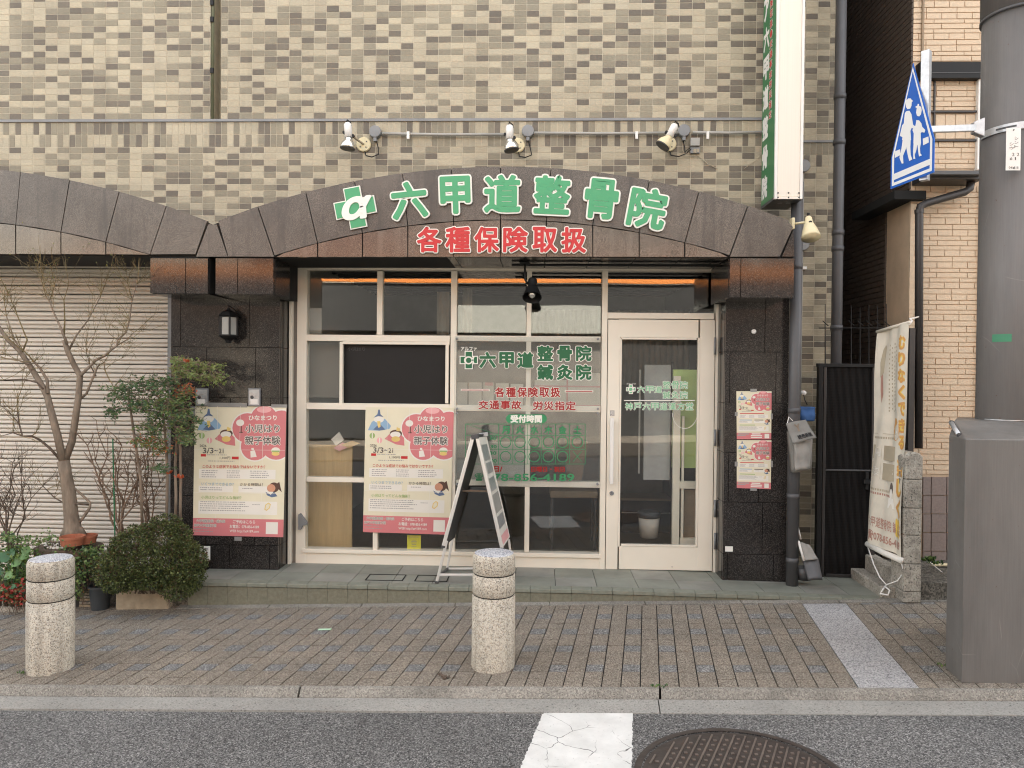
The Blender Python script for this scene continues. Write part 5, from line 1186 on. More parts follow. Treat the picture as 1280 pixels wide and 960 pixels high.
spotlight('silver reflector spotlight in the middle of the wall above the arch', (647, 182), (637, 157), (637, 174), (639.5, 187), 'chrome')
spotlight('cream reflector spotlight tilted left beside the small grey switch box', (836, 180.5), (844, 156), (836.5, 171), (828.5, 182), 'creamp')
t = thing('switch_box', 'small grey sensor box with an open lower cover beside the right spotlight', 'switch box', P(869, 190, YW))
q = MB(); pbox(q, 863.3, 875, 172, 182, YW-.04, .038, 'conduit'); q.build('cover', t, bevel=.003)
q = MB(); pbox(q, 863, 875, 183, 191.5, YW-.022, .02, 'disc'); q.build('base', t, bevel=.003)
q = MB(); pbox(q, 867, 870.5, 186, 191, YW-.028, .006, 'taupe'); pbox(q, 871.5, 874, 186, 190, YW-.028, .006, 'taupe'); q.build('terminal', t)
q = MB(); q.tube([P(854, 177, YW-.015), P(853, 187, YW-.015), P(856, 195, YW-.015), P(866, 195, YW-.015), P(872, 194, YW-.015), P(885, 205, YW-.01), P(897, 211, YW-.005)], .003, 'taupe', 5)
q.tube([P(856, 190, YW-.012), P(863, 184, YW-.02), P(858, 192, YW-.02), P(864, 186, YW-.03)], .003, 'black', 5); q.tube([P(930, 211, YW-.004), P(945, 200, YW-.004), P(957, 186, YW-.004)], .002, 'taupe', 5); q.build('cable', t)
# horn lamp right of the sign
t = thing('horn_lamp', 'cream horn shaped outdoor lamp on an arm below the projecting sign', 'lamp', P(990, 280, 5.5))
q = MB(); a = P(990.5, 280, 5.48); q.tube([a+Vector((-.012, 0, .0)), a+Vector((.010, 0, 0))], .0, 'creamp', 4) if 0 else None
q.box(a.x-.012, a.x+.01, a.y-.03, a.y+.03, a.z-.042, a.z+.042, 'creamp'); q.build('wall_plate', t, bevel=.006)
q = MB(); q.tube([a, P(1010, 277.5, 5.40)], .009, 'creamp', 8); q.build('arm', t, smooth=True)
q = MB(); A, B, C = P(1010.5, 270, 5.40), P(1011, 279, 5.40), P(1013.5, 295, 5.36)
q.tube([A, A.lerp(B, .2), B, B.lerp(C, .5), C, C+(C-B)*.15], [.012, .022, .03, .05, .064, .066], 'creamp', 24); q.build('horn', t, smooth=True)
q = MB(); q.lathe([(.012, -.03), (.012, .036)], B, 'black', 10, 'y'); q.tube([A, A+Vector((0, 0, .02))], .01, 'black', 8); q.build('knob', t)
# round lens on the right pillar
t = P(942, 414.5, YP); q = MB(); q.lathe([(.018, 0), (.018, .01), (.012, .014), (.001, .014)], t, 'white', 16, 'y'); tag(q.build('doorbell', smooth=True), 'tiny round cream cap fixed high on the right granite pillar', 'cap')
q = MB(); x0, x1, z0, z1 = pbox(q, 906.5, 916, 683, 689.5, YP-.004, .003, 'white'); o_ = q.build('number_sticker'); tag(o_, 'tiny white sticker low on the right granite pillar', 'sticker')
# black spot under the soffit
t = thing('soffit_lamp', 'black hanging spotlight with a bare bulb under the arch', 'lamp', P(656, 330, 5.55)); YB = 5.55
q = MB(); a = P(656, 329, YB); q.lathe([(.035, -.012), (.045, .0), (.03, .012)], a+Vector((0, 0, .0)), 'black', 20); q.build('mount', t, smooth=True)
q = MB(); q.tube([a, P(656.5, 350, YB), P(661, 356, YB)], .008, 'black', 8); q.build('stem', t, smooth=True)
q = MB(); A, B, C = P(666, 347, YB), P(665.5, 357, YB), P(665, 372, YB-.06)
q.tube([A, A.lerp(B, .3), B, B.lerp(C, .4), C], [.022, .034, .034, .052, .072], 'black', 24, cap=False); q.build('shade', t, smooth=True)
q = MB(); q.tube([B.lerp(C, .2), B.lerp(C, .55), B.lerp(C, .8), C], [.02, .034, .032, .008], 'chrome', 20); q.build('bulb', t, smooth=True)
# wall lantern
t = thing('wall_lantern', 'black six sided wall lantern with opal panes on the left pillar', 'lantern', P(285.5, 432, YP-.07)); c_ = P(285.5, 408, YP-.085); k = .0061
def hexr(mb, r0, z0, r1, z1, mat): mb.lathe([(r0, z0), (r1, z1)], c_, mat, 6)
zt_, zb_ = 12.3*k, -11.2*k
q = MB(); q.lathe([(11*k, zt_+.006), (13*k, zt_), (12.5*k, zt_-.004), (12.5*k, zt_-.006)], c_, 'black', 6, close=True); q.lathe([(13*k, zt_+.003), (9*k, zt_+.035), (3*k, zt_+.05), (2*k, zt_+.065)], c_, 'black', 6); q.build('roof', t)
q = MB(); q.lathe([(3*k, zb_-.06), (5*k, zb_-.035), (9.5*k, zb_-.02), (12.6*k, zb_-.004), (12.6*k, zb_+.004)], c_, 'black', 6); q.build('base', t)
for j in range(6):
    a0, a1 = 2*math.pi*j/6, 2*math.pi*(j+1)/6; r_ = 11.2*k
    p0, p1 = Vector((c_.x+r_*math.cos(a0), c_.y+r_*math.sin(a0), 0)), Vector((c_.x+r_*math.cos(a1), c_.y+r_*math.sin(a1), 0))
    q = MB(); q.tube([(p0.x, p0.y, c_.z+zb_), (p0.x, p0.y, c_.z+zt_)], .0085, 'black', 6); q.build('bar', t)
    m0, m1 = p0.lerp(p1, .08), p0.lerp(p1, .92); ins = (Vector((c_.x, c_.y, 0))-(m0+m1)/2).normalized()*.004
    q = MB(); q.hexa([(v.x, v.y, c_.z+zb_) for v in (m0, m1, m1+ins, m0+ins)], [(v.x, v.y, c_.z+zt_) for v in (m0, m1, m1+ins, m0+ins)], 'lampglass'); q.build('pane', t)
q = MB(); q.tube([c_+Vector((0, 0, zt_+.06)), c_+Vector((.0, .0, zt_+.085)), c_+Vector((.03, .03, zt_+.06)), c_+Vector((.055, .07, zt_+.02)), c_+Vector((.06, .084, zt_-.0))], .005, 'black', 6); q.build('bracket', t, smooth=True)
# grey boxes above the poster and the white plate
for (a, b_, lb) in ((244, 259.5, 'left grey metal box above the big poster, over its blue doll'), (310, 325, 'right grey metal box above the big poster, over its pink flower')):
    t = thing('letter_slot_box', lb, 'metal box', P((a+b_)/2, 507, YP), 'grey boxes above the poster')
    q = MB(); pbox(q, a, b_, 485.5, 507.5, YP-.022, .02, 'disc'); q.build('box', t, bevel=.003)
    q = MB(); pbox(q, a+1.2, b_-1.2, 487, 506, YP-.0235, .002, 'steel'); q.build('cover', t)
    q = MB(); c_ = P(a+5, 496.5, YP-.023); q.lathe([(.014, 0), (.012, .005), (.001, .006)], c_, 'dgrey', 12, 'y'); q.build('knob', t)
    q = MB(); pbox(q, a+3, a+12, 499, 505, YP-.0255, .001, 'white'); q.build('label_sticker', t)
t = thing('shop_plate', 'small white plate with a black brush character beside the round bush', 'plate', P(254, 700, YP-.05))
q = MB(); pbox(q, 249, 262, 683, 701, YP-.07, .015, 'white'); q.build('plate', t, bevel=.003)
q = MB(); f = quadmap(P(251, 684.5, YP-.071), P(260.5, 684.5, YP-.071), P(260.5, 699, YP-.071), P(251, 699, YP-.071)); put_text(q, '荒', f, .05, .5, .95, .98, 'ink', .01, 1); put_text(q, '木', f, .1, .02, .9, .46, 'ink', .01, 1); q.build('lettering', t)
# projecting sign
YQ0, YQ1 = 5.46, 5.78
ps = thing('projecting_sign', 'tall narrow projecting sign with cream end and green lettered side', 'sign', P(990, 252, YQ0))
x0, x1 = P(970, 100, YQ0).x, P(1005, 100, YQ0).x; zb = P(988, 249, YQ0).z; zt = 5.8
q = MB(); q.box(x0+.02, x1-.02, YQ0, YQ0+.012, zb+.02, zt, 'signcream'); q.build('end_panel', ps, bevel=.003)
q = MB(); q.box(x0, x0+.019, YQ0-.006, YQ0+.02, zb, zt, 'white'); q.box(x1-.019, x1, YQ0-.006, YQ0+.02, zb, zt, 'white'); q.build('corner_trim', ps, bevel=.003)
q = MB(); q.box(x0+.004, x1-.004, YQ0+.013, YQ1, zb+.005, zt, 'dgrey'); q.build('casing', ps)
q = MB(); q.box(x0-.001, x0+.004, YQ0+.021, YQ1, zb+.02, zt, 'signgreen'); q.build('side_panel', ps)
q = MB(); q.box(x0-.002, x1+.0, YQ0+.021, YQ1+.004, zb-.002, zb+.018, 'dgrey'); q.build('bottom_frame', ps)
q = MB(); q.box(x0+.022, x1-.022, YQ0-.003, YQ0+.002, zb+.001, zb+.019, 'signcream'); q.build('end_cap', ps)
for dx in (-.075, 0, .075):
    for z_ in (zb+.012, zb+.045): q = MB(); q.lathe([(.006, 0), (.006, .003)], ((x0+x1)/2+dx, YQ0-.001, z_), 'dgrey', 8, 'y'); q.build('screw', ps)
for s_ in (.06, .12): q = MB(); q.box(x0+s_, x0+s_+.03, YQ0+.1, YQ0+.12, zb-.004, zb-.001, 'disc'); q.build('drain_slot', ps)
def sidef(z_a, z_b): return lambda u, v, l: Vector((x0-.001-.0008*l, YQ1+(YQ0+.03-YQ1)*u, z_a+(z_b-z_a)*v))
q = MB(); z_ = zb+.05
for s in '院骨整道甲六ァフルア': put_text(q, s, sidef(z_, z_+.20), .05, .04, .52, .92, 'white', .05, 1); z_ += .225
z_ = zb+.62
for s in '定指災労故事通交・扱取険保種各': put_text(q, s, sidef(z_, z_+.07), .56, .05, .80, .95, 'whitelet', .08, 1); put_text(q, s, sidef(z_, z_+.07), .58, .09, .78, .9, 'red', .03, 2); z_ += .075
q.build('lettering', ps)

# ================================================================== STREET FURNITURE
def bollard_at(px, py, label, first=None):
    g0 = G(px, py); yc = g0.y+.118; xc_ = P(px, 760, yc).x; c_ = Vector((xc_, yc, zs(xc_)-.01))
    if first: return copy_thing(first, c_, label)
    t = thing('bollard', label, 'bollard', c_, 'stone bollards along the kerb'); r = .123
    H_ = P(px, 690, c_.y).z-c_.z; g1, g2 = H_-.115, H_-.235
    q = MB(); q.lathe([(r*.99, 0), (r, .02), (r*1.0, g2-.012), (r-.008, g2-.004), (r-.008, g2+.004), (r*.985, g2+.012), (r*.985, g1-.010), (r-.008, g1-.004), (r-.008, g1+.004), (r*.985, g1+.01), (r*.98, H_-.03), (r*.955, H_-.014), (r*.90, H_-.004)], (0, 0, 0), 'bollard', 48, close=False)
    q.build('post', t, smooth=True, world=False)
    q = MB(); q.lathe([(r*.90, H_-.004), (r*.8, H_), (.001, H_+.002)], (0, 0, 0), 'bollardtop', 48, close=False); q.build('top_face', t, smooth=True, world=False)
    for z_ in (g1, g2): q = MB(); q.lathe([(r-.0075, z_-.003), (r-.0075, z_+.003)], (0, 0, 0), 'gap', 48, close=False); q.build('groove', t, world=False)
    return t
bo = bollard_at(617, 842, 'speckled stone bollard with two grooves in front of the A-frame')
bollard_at(63.5, 845.5, 'speckled stone bollard with two grooves in front of the potted plants', bo)

# A-frame sign seen from its side
af = thing('a_frame_sign', 'aluminium A-frame sign seen edge on beside the shopfront window', 'sandwich board', P(595, 728, 5.55))
YN0, YN1 = 5.40, 5.78
def bar3(name, a, b_, w, mat, parent=af, n=4):
    a, b_ = Vector(a), Vector(b_); d = (b_-a).normalized(); u = Vector((0, 1, 0)); u = (u-d*u.dot(d)).normalized(); v = d.cross(u); h = w/2
    q = MB(); q.hexa([a+u*x+v*y for x, y in ((-h, -h), (h, -h), (h, h), (-h, h))], [b_+u*x+v*y for x, y in ((-h, -h), (h, -h), (h, h), (-h, h))], mat); return q.build(name, parent, bevel=.003)
def hexpts(name, pts, th, mat, parent=af):
    n_ = (pts[1]-pts[0]).cross(pts[3]-pts[0]).normalized()*th; q = MB(); q.hexa(list(pts), [p+n_ for p in pts], mat); return q.build(name, parent)
LN0, LN1 = P(591, 547, YN0), P(554.5, 682, YN0); LF0, LF1 = P(601, 547, YN1), P(566.5, 672, YN1)
RN0, RN1 = P(596.5, 547, YN0), P(627.5, 685, YN0); RF0, RF1 = P(606.5, 546, YN1), P(636, 672, YN1)
bar3('stile', LN0, LN1, .026, 'alu'); bar3('stile', LF0, LF1, .022, 'alu'); bar3('stile', RN0, RN1, .026, 'alu'); bar3('stile', RF0, RF1, .022, 'alu')
dm = Vector((.012, 0, 0))
hexpts('back_board', [LN0+dm, LF0+dm, LF1+dm, LN1+dm], .006, 'dgrey')
hexpts('front_board', [RN0, RF0, RF1, RN1], -.006, 'pwhite')
fm = lambda u, v, l: RN1.lerp(RF1, u).lerp(RN0.lerp(RF0, u), v)+Vector((.008+.0008*l, 0, .002))
q = MB()
for v0, v1, u0, u1, mt in ((.78, .93, .15, .85, 'steel'), (.66, .76, .2, .9, 'steel'), (.50, .62, .15, .8, 'steel'), (.30, .47, .12, .88, 'conduit'), (.16, .27, .1, .85, 'steel'), (.02, .10, .06, .94, 'ppink2')): q.add([fm(u0, v0, 1), fm(u1, v0, 1), fm(u1, v1, 1), fm(u0, v1, 1)], [(0, 1, 2, 3), ], mt)
for k in range(0):
    n = 14; vs = [fm(.45+rr*math.cos(2*math.pi*i/n), .70-k*.12+rr*.35*math.sin(2*math.pi*i/n), 2) for rr in (.3, .25) for i in range(n)]; q.add(vs, [(i, (i+1) % n, (i+1) % n+n, i+n) for i in range(n)], 'mgreen')
q.build('print', af)
bar3('leg', P(558.5, 676, YN0), P(546, 727.5, YN0), .020, 'alu'); bar3('leg', P(566, 672, YN1), P(558.5, 713, YN1), .018, 'alu')
bar3('leg', P(626, 685, YN0), P(634, 722, YN0), .020, 'alu'); bar3('leg', P(636, 674, YN1), P(640, 708, YN1), .018, 'alu')
bar3('foot_bar', P(549, 718.5, YN0), P(632, 718.5, YN0), .018, 'alu'); bar3('foot_bar', P(559, 711, YN1), P(639, 710, YN1), .016, 'alu'); bar3('foot_link', P(549.5, 719, YN0), P(559.5, 710.5, YN1), .018, 'dgrey')
bar3('cross_bar', P(578, 613.5, YN0+.1), P(609, 614, YN0+.1), .012, 'bark'); bar3('cross_bar', P(584, 607.5, YN1), P(618, 607.5, YN1), .010, 'black')
bar3('hinge', P(589, 546.5, YN0-.0), P(598.5, 545, YN0-.0), .034, 'dgrey'); bar3('hinge', P(599, 544, YN1-.02), P(610, 542.5, YN1-.02), .03, 'steel'); bar3('hinge_rod', P(594, 545, YN0), P(604, 543.5, YN1), .018, 'dgrey')
for pt in (P(546, 728, YN0), P(554, 683.5, YN0), P(627.5, 686, YN0)): bar3('end_cap', pt+Vector((.003, 0, .012)), pt+Vector((0, 0, -.006)), .028, 'dgrey')

# pole with its cover and the school crossing sign
PY = 4.44; pr = .19; PXC = P(1228.5, 350, PY).x+pr*.985
up_ = thing('utility_pole', 'thick grey painted utility pole rising out of its box cover at the right edge', 'pole', (PXC, PY, zs(PXC)))
q = MB(); zc = P(1240, 12, PY-.1).z; q.lathe([(pr, 0), (pr, zc-zs(PXC))], (PXC, PY, zs(PXC)), 'poleM', 64); q.build('shaft', up_, smooth=True)
q = MB(); q.lathe([(pr+.008, 0), (pr+.008, 2.2)], (PXC, PY, zc+.004), 'poleM', 64); q.lathe([(pr+.011, -.012), (pr+.011, .004)], (PXC, PY, zc), 'dgrey', 64); q.build('upper_sleeve', up_, smooth=True)
q = MB()
def arcplate(z0, z1, a0, a1, r0, r1, mat, n=14):
    pts = [(PXC+rr*math.sin(rad(a0+(a1-a0)*i/n)), PY-rr*math.cos(rad(a0+(a1-a0)*i/n))) for rr in (r0, r1) for i in range(n+1)]; m_ = n+1
    vs = [(x, y, z0) for x, y in pts]+[(x, y, z1) for x, y in pts]; k_ = len(pts); fs = []
    for i in range(n): fs += [(m_+i, m_+i+1, k_+m_+i+1, k_+m_+i)[::-1], (i, i+1, i+k_+1, i+k_), (k_+i, k_+i+1, k_+m_+i+1, k_+m_+i), (i, i+1, m_+i+1, m_+i)[::-1]]
    fs += [(0, m_, k_+m_, k_), (n, n+k_, n+k_+m_, n+m_)]
    q.add(vs, fs, mat)
zt_ = P(1240, 422, PY-.15).z; arcplate(zt_-.022, zt_+.022, -66, -36, pr, pr+.0012, 'tapegreen'); o_ = q.build('green_tape', up_)
# number plate
npl = thing('pole_number_plate', 'narrow white number plate strapped to the grey pole', 'plate', P(1267, 213, PY-pr))
q = MB(); Yn_ = PY-pr-.012; pbox(q, 1257.5, 1276, 160, 213, Yn_, .002, 'white'); q.build('plate', npl, bevel=.001)
its = [('t', s, x0, x1, y0, y1, 'ink', .0, 1) for s, x0, x1, y0, y1 in (('シ', 1268, 1273, 171, 175), ('ン', 1268, 1273, 176.5, 180), ('ト', 1268, 1273, 181.5, 185), ('シ', 1262, 1267, 178, 182), ('ウ', 1262, 1267, 183.5, 187), ('2', 1265, 1268, 191, 195), ('2', 1271, 1274, 191, 195), ('6', 1262.5, 1265.5, 196.5, 200), ('1', 1268.5, 1270, 196.5, 200), ('041818', 1261, 1273, 208, 211))]
flat(npl, 'lettering', its, Yn_-.0005)
q = MB(); 
for y_ in (162.5, 210): c_ = P(1267, y_, Yn_); q.lathe([(.004, 0), (.004, .003)], c_, 'dgrey', 8, 'y')
q.build('rivet', npl)
# box cover
fc = G(1202, 854); bx0, by0 = fc.x, fc.y
bc = thing('pole_box_cover', 'tall grey metal box cover with sloped top around the foot of the pole', 'box cover', (bx0+.4, by0, zs(bx0)))
bk = G(1182, 835); zf_ = P(1202, 547.5, by0).z; zbk = P(1182, 546, bk.y).z; bw = 2*(PXC-bx0)
ztop = P(1222, 525.5, PY-pr*.7).z
zg = zs(bx0)
def mirr(v): return Vector((2*PXC-v.x, v.y, v.z))
A_, B_, C_, D_ = Vector((bx0, by0, zg)), Vector((bx0, by0, zf_)), Vector((bk.x, bk.y, zbk+.0)), Vector((bk.x, bk.y, zg))
B_.z = C_.z = (zf_+zbk)/2
E_ = Vector((bk.x+.34, PY+.26, zg)); F_ = Vector((bk.x+.34, PY+.26, C_.z))
T0 = Vector((bx0+.14, PY-pr*.9, ztop)); T1 = Vector((bx0+.36, PY+.2, ztop))
q = MB(); V = [A_, B_, C_, D_, E_, F_, T0, T1]; W_ = [mirr(v) for v in V]
q.add(V+W_, [(3, 2, 1, 0), (4, 5, 2, 3), (0, 1, 9, 8), (8, 9, 10, 11), (11, 10, 13, 12), (1, 6, 14, 9), (1, 2, 6), (2, 5, 7, 6), (9, 14, 10), (10, 14, 15, 13), (6, 7, 15, 14), (5, 13, 15, 7), (4, 12, 13, 5), (0, 8, 11, 12, 4, 3)], 'boxM'); q.build('casing', bc, bevel=.005)
q = MB(); m_ = B_.lerp(T0, .1)+Vector((-.0, .02, .02)); e_ = C_.lerp(T0, .75)+Vector((-.01, 0, .02)); q.tube([B_.lerp(C_, .55)+Vector((.012, 0, .012)), C_.lerp(T0, .62)+Vector((-.02, -.02, .022))], .012, 'steel', 8); q.build('top_handle', bc, smooth=True)
for t_ in (B_.lerp(C_, .55)+Vector((.012, -.006, .012)), C_.lerp(T0, .62)+Vector((-.02, -.026, .022))): q = MB(); q.lathe([(.012, -.008), (.012, .008)], t_, 'dgrey', 10, 'y'); q.build('bolt', bc)
q = MB(); arcplate(ztop+.001, ztop+.006, -75, 75, pr+.002, pr+.012, 'steel'); q.build('sealing_ring', bc)

# school crossing sign
SY_L, SY_R = 4.44, 4.08
sL, sR = P(1113, 237.5, SY_L), P(1167.3, 214.5, SY_R)
sR.z = sL.z = (sL.z+sR.z)/2
U_ = (sR-sL); Wd = U_.length; Uh = U_.normalized(); Nn = Uh.cross(Vector((0, 0, 1))).normalized()
if Nn.dot(CAM-sL) < 0: Nn = -Nn
def on_sign(px, py, lift=0):
    d = ray(px, py); t = ((sL-CAM).dot(Nn))/d.dot(Nn); return CAM+d*t+Nn*lift
sg = thing('school_crossing_sign', 'blue pentagonal road sign with two white walking children on a steel arm', 'road sign', P(1150, 228, 4.35))
apx = on_sign(1140.2, 79.5); shl, shr = on_sign(1113.2, 198), on_sign(1168.8, 174); zsh = (shl.z+shr.z)/2
base = [(0, 0), (Wd, 0), (Wd, zsh-sL.z), (Wd*.5, apx.z-sL.z), (0, zsh-sL.z)]
def sgp(u, z, l): return sL+Uh*u+Vector((0, 0, z))+Nn*l
def inset(k_): cx, cz = Wd/2, (apx.z-sL.z)*.4; return [(cx+(u-cx)*(1-k_/(Wd/2)), cz+(z-cz)*(1-k_/((apx.z-sL.z)*.42))) for u, z in base]
def plate(mb, pts, l0, l1, mat):
    n = len(pts); vs = [sgp(u, z, l1) for u, z in pts]+[sgp(u, z, l0) for u, z in pts]; mb.add(vs, [tuple(range(n)), tuple(range(2*n-1, n-1, -1))]+[(i, i+n, (i+1) % n+n, (i+1) % n) for i in range(n)], mat)
q = MB(); plate(q, base, -.004, .0, 'blue'); q.build('plate', sg, bevel=.001)
q = MB()
def ring(k0, k1, l, mat):
    a, b_ = inset(k0), inset(k1); n = 5; q.add([sgp(u, z, l) for u, z in a]+[sgp(u, z, l) for u, z in b_], [(i, (i+1) % n, (i+1) % n+n, i+n) for i in range(n)], mat)
ring(.014, .032, .001, 'signwhite')
def spoly(pts, l=.0012): q.add([on_sign(1090+x/4.8, 50+y/4.8, l) for x, y in pts][::1], [tuple(range(len(pts)))], 'signwhite')
spoly([(122, 808), (350, 712), (350, 748), (122, 845)]); spoly([(138, 668), (170, 655), (172, 690), (138, 708)]); spoly([(306, 592), (340, 578), (342, 615), (308, 632)])
spoly([(204, 385), (206, 362), (220, 350), (234, 350), (238, 358), (248, 366), (240, 372), (238, 395), (230, 412), (214, 415), (205, 402)])
spoly([(206, 428), (226, 424), (238, 445), (248, 508), (262, 520), (256, 538), (240, 526), (232, 545), (236, 600), (206, 612), (182, 600), (184, 582), (168, 576), (182, 512), (192, 500), (198, 440)], .0014)
spoly([(186, 598), (212, 606), (206, 650), (188, 695), (190, 740), (180, 742), (166, 706), (178, 652)], .0016); spoly([(206, 602), (234, 598), (232, 640), (234, 690), (244, 716), (226, 726), (218, 700), (208, 650)], .0018)
spoly([(270, 408), (262, 404), (264, 396), (272, 396), (276, 382), (284, 384), (284, 396), (296, 400), (300, 420), (296, 445), (286, 458), (272, 456), (266, 436)], .0014)
spoly([(268, 480), (284, 482), (298, 500), (302, 520), (322, 540), (316, 556), (300, 552), (294, 560), (296, 620), (272, 630), (250, 620), (252, 560), (244, 540), (262, 514)], .0016)
spoly([(252, 616), (274, 624), (268, 660), (258, 690), (262, 712), (250, 714), (248, 668)], .0018); spoly([(274, 622), (296, 616), (290, 650), (292, 680), (302, 692), (284, 700), (278, 660)], .0020)
q.build('pictogram', sg)
pst = on_sign(1149.5, 150, 0)-Nn*.035; zt1, zb1 = P(1150, 64, pst.y).z, P(1150, 226, pst.y).z
q = MB(); q.tube([(pst.x, pst.y, zb1), (pst.x, pst.y, zt1)], .03, 'steel', 4); q.build('post', sg, bevel=.002)
ya_ = PY-pr*.35; e = P(1222, 160, 4.33)
q = MB(); a0 = Vector((pst.x+.02, pst.y, P(1160, 162, pst.y).z)); h = .018
q.hexa([a0+Vector((0, -.012, -h)), e+Vector((0, -.012, -h*1.1)), e+Vector((0, .012, -h*1.1)), a0+Vector((0, .012, -h))], [a0+Vector((0, -.012, h)), e+Vector((0, -.012, h*1.1)), e+Vector((0, .012, h*1.1)), a0+Vector((0, .012, h))], 'steel'); q.build('arm', sg, bevel=.003)
zc_ = P(1250, 155, PY-pr).z
q = MB(); arcplate(zc_-.02, zc_+.02, -100, 100, pr+.001, pr+.008, 'steel', 30); q.build('clamp_band', sg)
q = MB(); arcplate(zc_-.005, zc_+.005, -64, -34, pr+.0085, pr+.0095, 'dgrey', 8); q.build('band_slot', sg)
for a_ in (-22, -15, -8): q = MB(); q.lathe([(.007, 0), (.007, .005)], (PXC+(pr+.009)*math.sin(rad(a_)), PY-(pr+.009)*math.cos(rad(a_)), zc_), 'dgrey', 10, 'y'); q.build('bolt', sg)
q = MB(); q.hexa([e+Vector((-.03, -.02, -.03)), e+Vector((.03, -.02, -.055)), e+Vector((.03, .02, -.055)), e+Vector((-.03, .02, -.03))], [e+Vector((-.03, -.02, .03)), e+Vector((.03, -.02, .055)), e+Vector((.03, .02, .055)), e+Vector((-.03, .02, .03))], 'steel'); q.build('bracket', sg, bevel=.004)

# hanging banner
bt = thing('hanging_banner', 'faded cream cloth banner with orange and brown printing hanging at the alley gate', 'banner', P(1110, 690, 5.4))
cs = [P(1099.5, 415, 5.62), P(1136.5, 403, 5.30), P(1128.5, 697, 5.26), P(1084.5, 677, 5.62)]
Nb = (cs[1]-cs[0]).cross(cs[3]-cs[0]).normalized(); Nb = Nb if Nb.dot(CAM-cs[0]) > 0 else -Nb
def bf(u, v, l=0):
    p = cs[0].lerp(cs[1], u); b_ = cs[3].lerp(cs[2], u); w_ = .012*math.sin(u*7+v*2.2)+.008*math.sin(u*15-v*5)+.006*math.sin(v*9)
    return b_.lerp(p, v)+Nb*(w_+.0012*l)
q = MB(); n, m_ = 24, 40; vs = [bf(i/n, j/m_) for i in range(n+1) for j in range(m_+1)]; fs = [(i*(m_+1)+j, (i+1)*(m_+1)+j, (i+1)*(m_+1)+j+1, i*(m_+1)+j+1) for i in range(n) for j in range(m_)]
k_ = len(vs); q.add(vs+[v-Nb*.0015 for v in vs], fs+[tuple(a+k_ for a in f_[::-1]) for f_ in fs], 'banner'); q.build('cloth', bt, smooth=True)
q = MB()
def bt_text(s, u0, v0, u1, v1, mat, off=.02, ly=1): put_text(q, s, bf, u0, v0, u1, v1, mat, off, ly)
v_ = .955
for s in 'むりなくできる': bt_text(s, .79-.02*(1-v_), v_-.068, .955, v_-.005, 'amber', .09, 1); bt_text(s, .79-.02*(1-v_), v_-.068, .955, v_-.005, 'orange', .035, 2); v_ -= .072
v_ -= .03
for s in '楽しく': bt_text(s, .75, v_-.085, .96, v_-.005, 'amber', .09, 1); bt_text(s, .75, v_-.085, .96, v_-.005, 'orange', .035, 2); v_ -= .088
bt_text('!!', .74, v_-.085, .94, v_-.002, 'amber', .07, 1)
upoly(q, bf, ell(.68, .535, .13, .045, 12), 'orange', 1); upoly(q, bf, ell(.67, .575, .07, .018, 10), 'orange', 1.2)
for du, dv in ((-.04, .545), (.05, .53), (.0, .515)): upoly(q, bf, ell(.68+du, dv, .018, .006, 8), 'pwhite', 2)
upoly(q, bf, [(.23, .93), (.27, .92), (.22, .80), (.13, .78), (.12, .85), (.17, .91)], 'taupe', 1); upoly(q, bf, [(.14, .80), (.19, .80), (.25, .70), (.20, .66), (.15, .72)], 'mprint', 1)
RB = random.Random(5)
for u_ in (.40, .47, .54, .60):
    v_ = RB.uniform(.90, .94)
    while v_ > .62: urect(q, bf, u_, v_-.008, u_+.028, v_, 'taupe', 1); v_ -= RB.uniform(.014, .022)
for (u0, v0, u1, v1) in ((.02, .40, .30, .465), (.34, .40, .68, .465), (.02, .31, .30, .385), (.34, .31, .68, .385)): urect(q, bf, u0, v0, u1, v1, 'taupe', 1)
for s, u0, v0 in (('肩', .08, .41), ('付', .38, .41), ('腰', .08, .32), ('けが', .40, .32)): bt_text(s, u0, v0+.005, u0+(.2 if len(s) == 1 else .25), v0+.045, 'pwhite', .0, 2)
for v_ in (.495, .255, .237): 
    u_ = .04
    while u_ < .62: urect(q, bf, u_, v_, u_+.03, v_+.010, 'taupe' if v_ != .237 else 'mprint', 1); u_ += .045
upoly(q, bf, ell(.62, .275, .05, .03, 12), 'ink', 1); upoly(q, bf, ell(.62, .255, .035, .022, 12), 'pwhite', 1.5); upoly(q, bf, [(.56, .235), (.68, .235), (.72, .19), (.54, .19)], 'pwhite', 1.5)
urect(q, bf, .02, .518, .70, .520, 'taupe', 1)
bt_text('六甲道整骨院 鍼灸院', .06, .085, .97, .135, 'mprint', .015); bt_text('☎078-856-4189', .05, .018, .96, .068, 'mprint', .03)
q.build('print', bt)
q = MB(); q.tube([bf(-.02, -.012), bf(.5, -.016), bf(1.03, -.012)], .022, 'pwhite', 12); q.build('bottom_rod', bt, smooth=True)
q = MB(); q.tube([bf(-.01, 1.0), bf(.5, 1.003), bf(1.01, 1.0)], .012, 'banner', 10); q.build('top_rod', bt, smooth=True)
q = MB(); a = bf(1.0, 1.0); q.tube([a+Vector((0, 0, -.02)), a+Vector((.02, .0, .01)), a+Vector((.03, .05, .03)), P(1141, 398, 5.5), P(1148, 396, 5.7)], .006, 'white', 6); q.build('top_cord', bt, smooth=True); q = MB()
a, b_ = bf(0, -.02), bf(1, -.02); mid = P(1108, 731, 5.36); q.tube([a, P(1092, 705, 5.5), P(1100, 722, 5.4), mid, P(1122, 726, 5.3), P(1130, 715, 5.27), b_], .005, 'white', 6); q.build('bottom_cord', bt, smooth=True); q = MB()
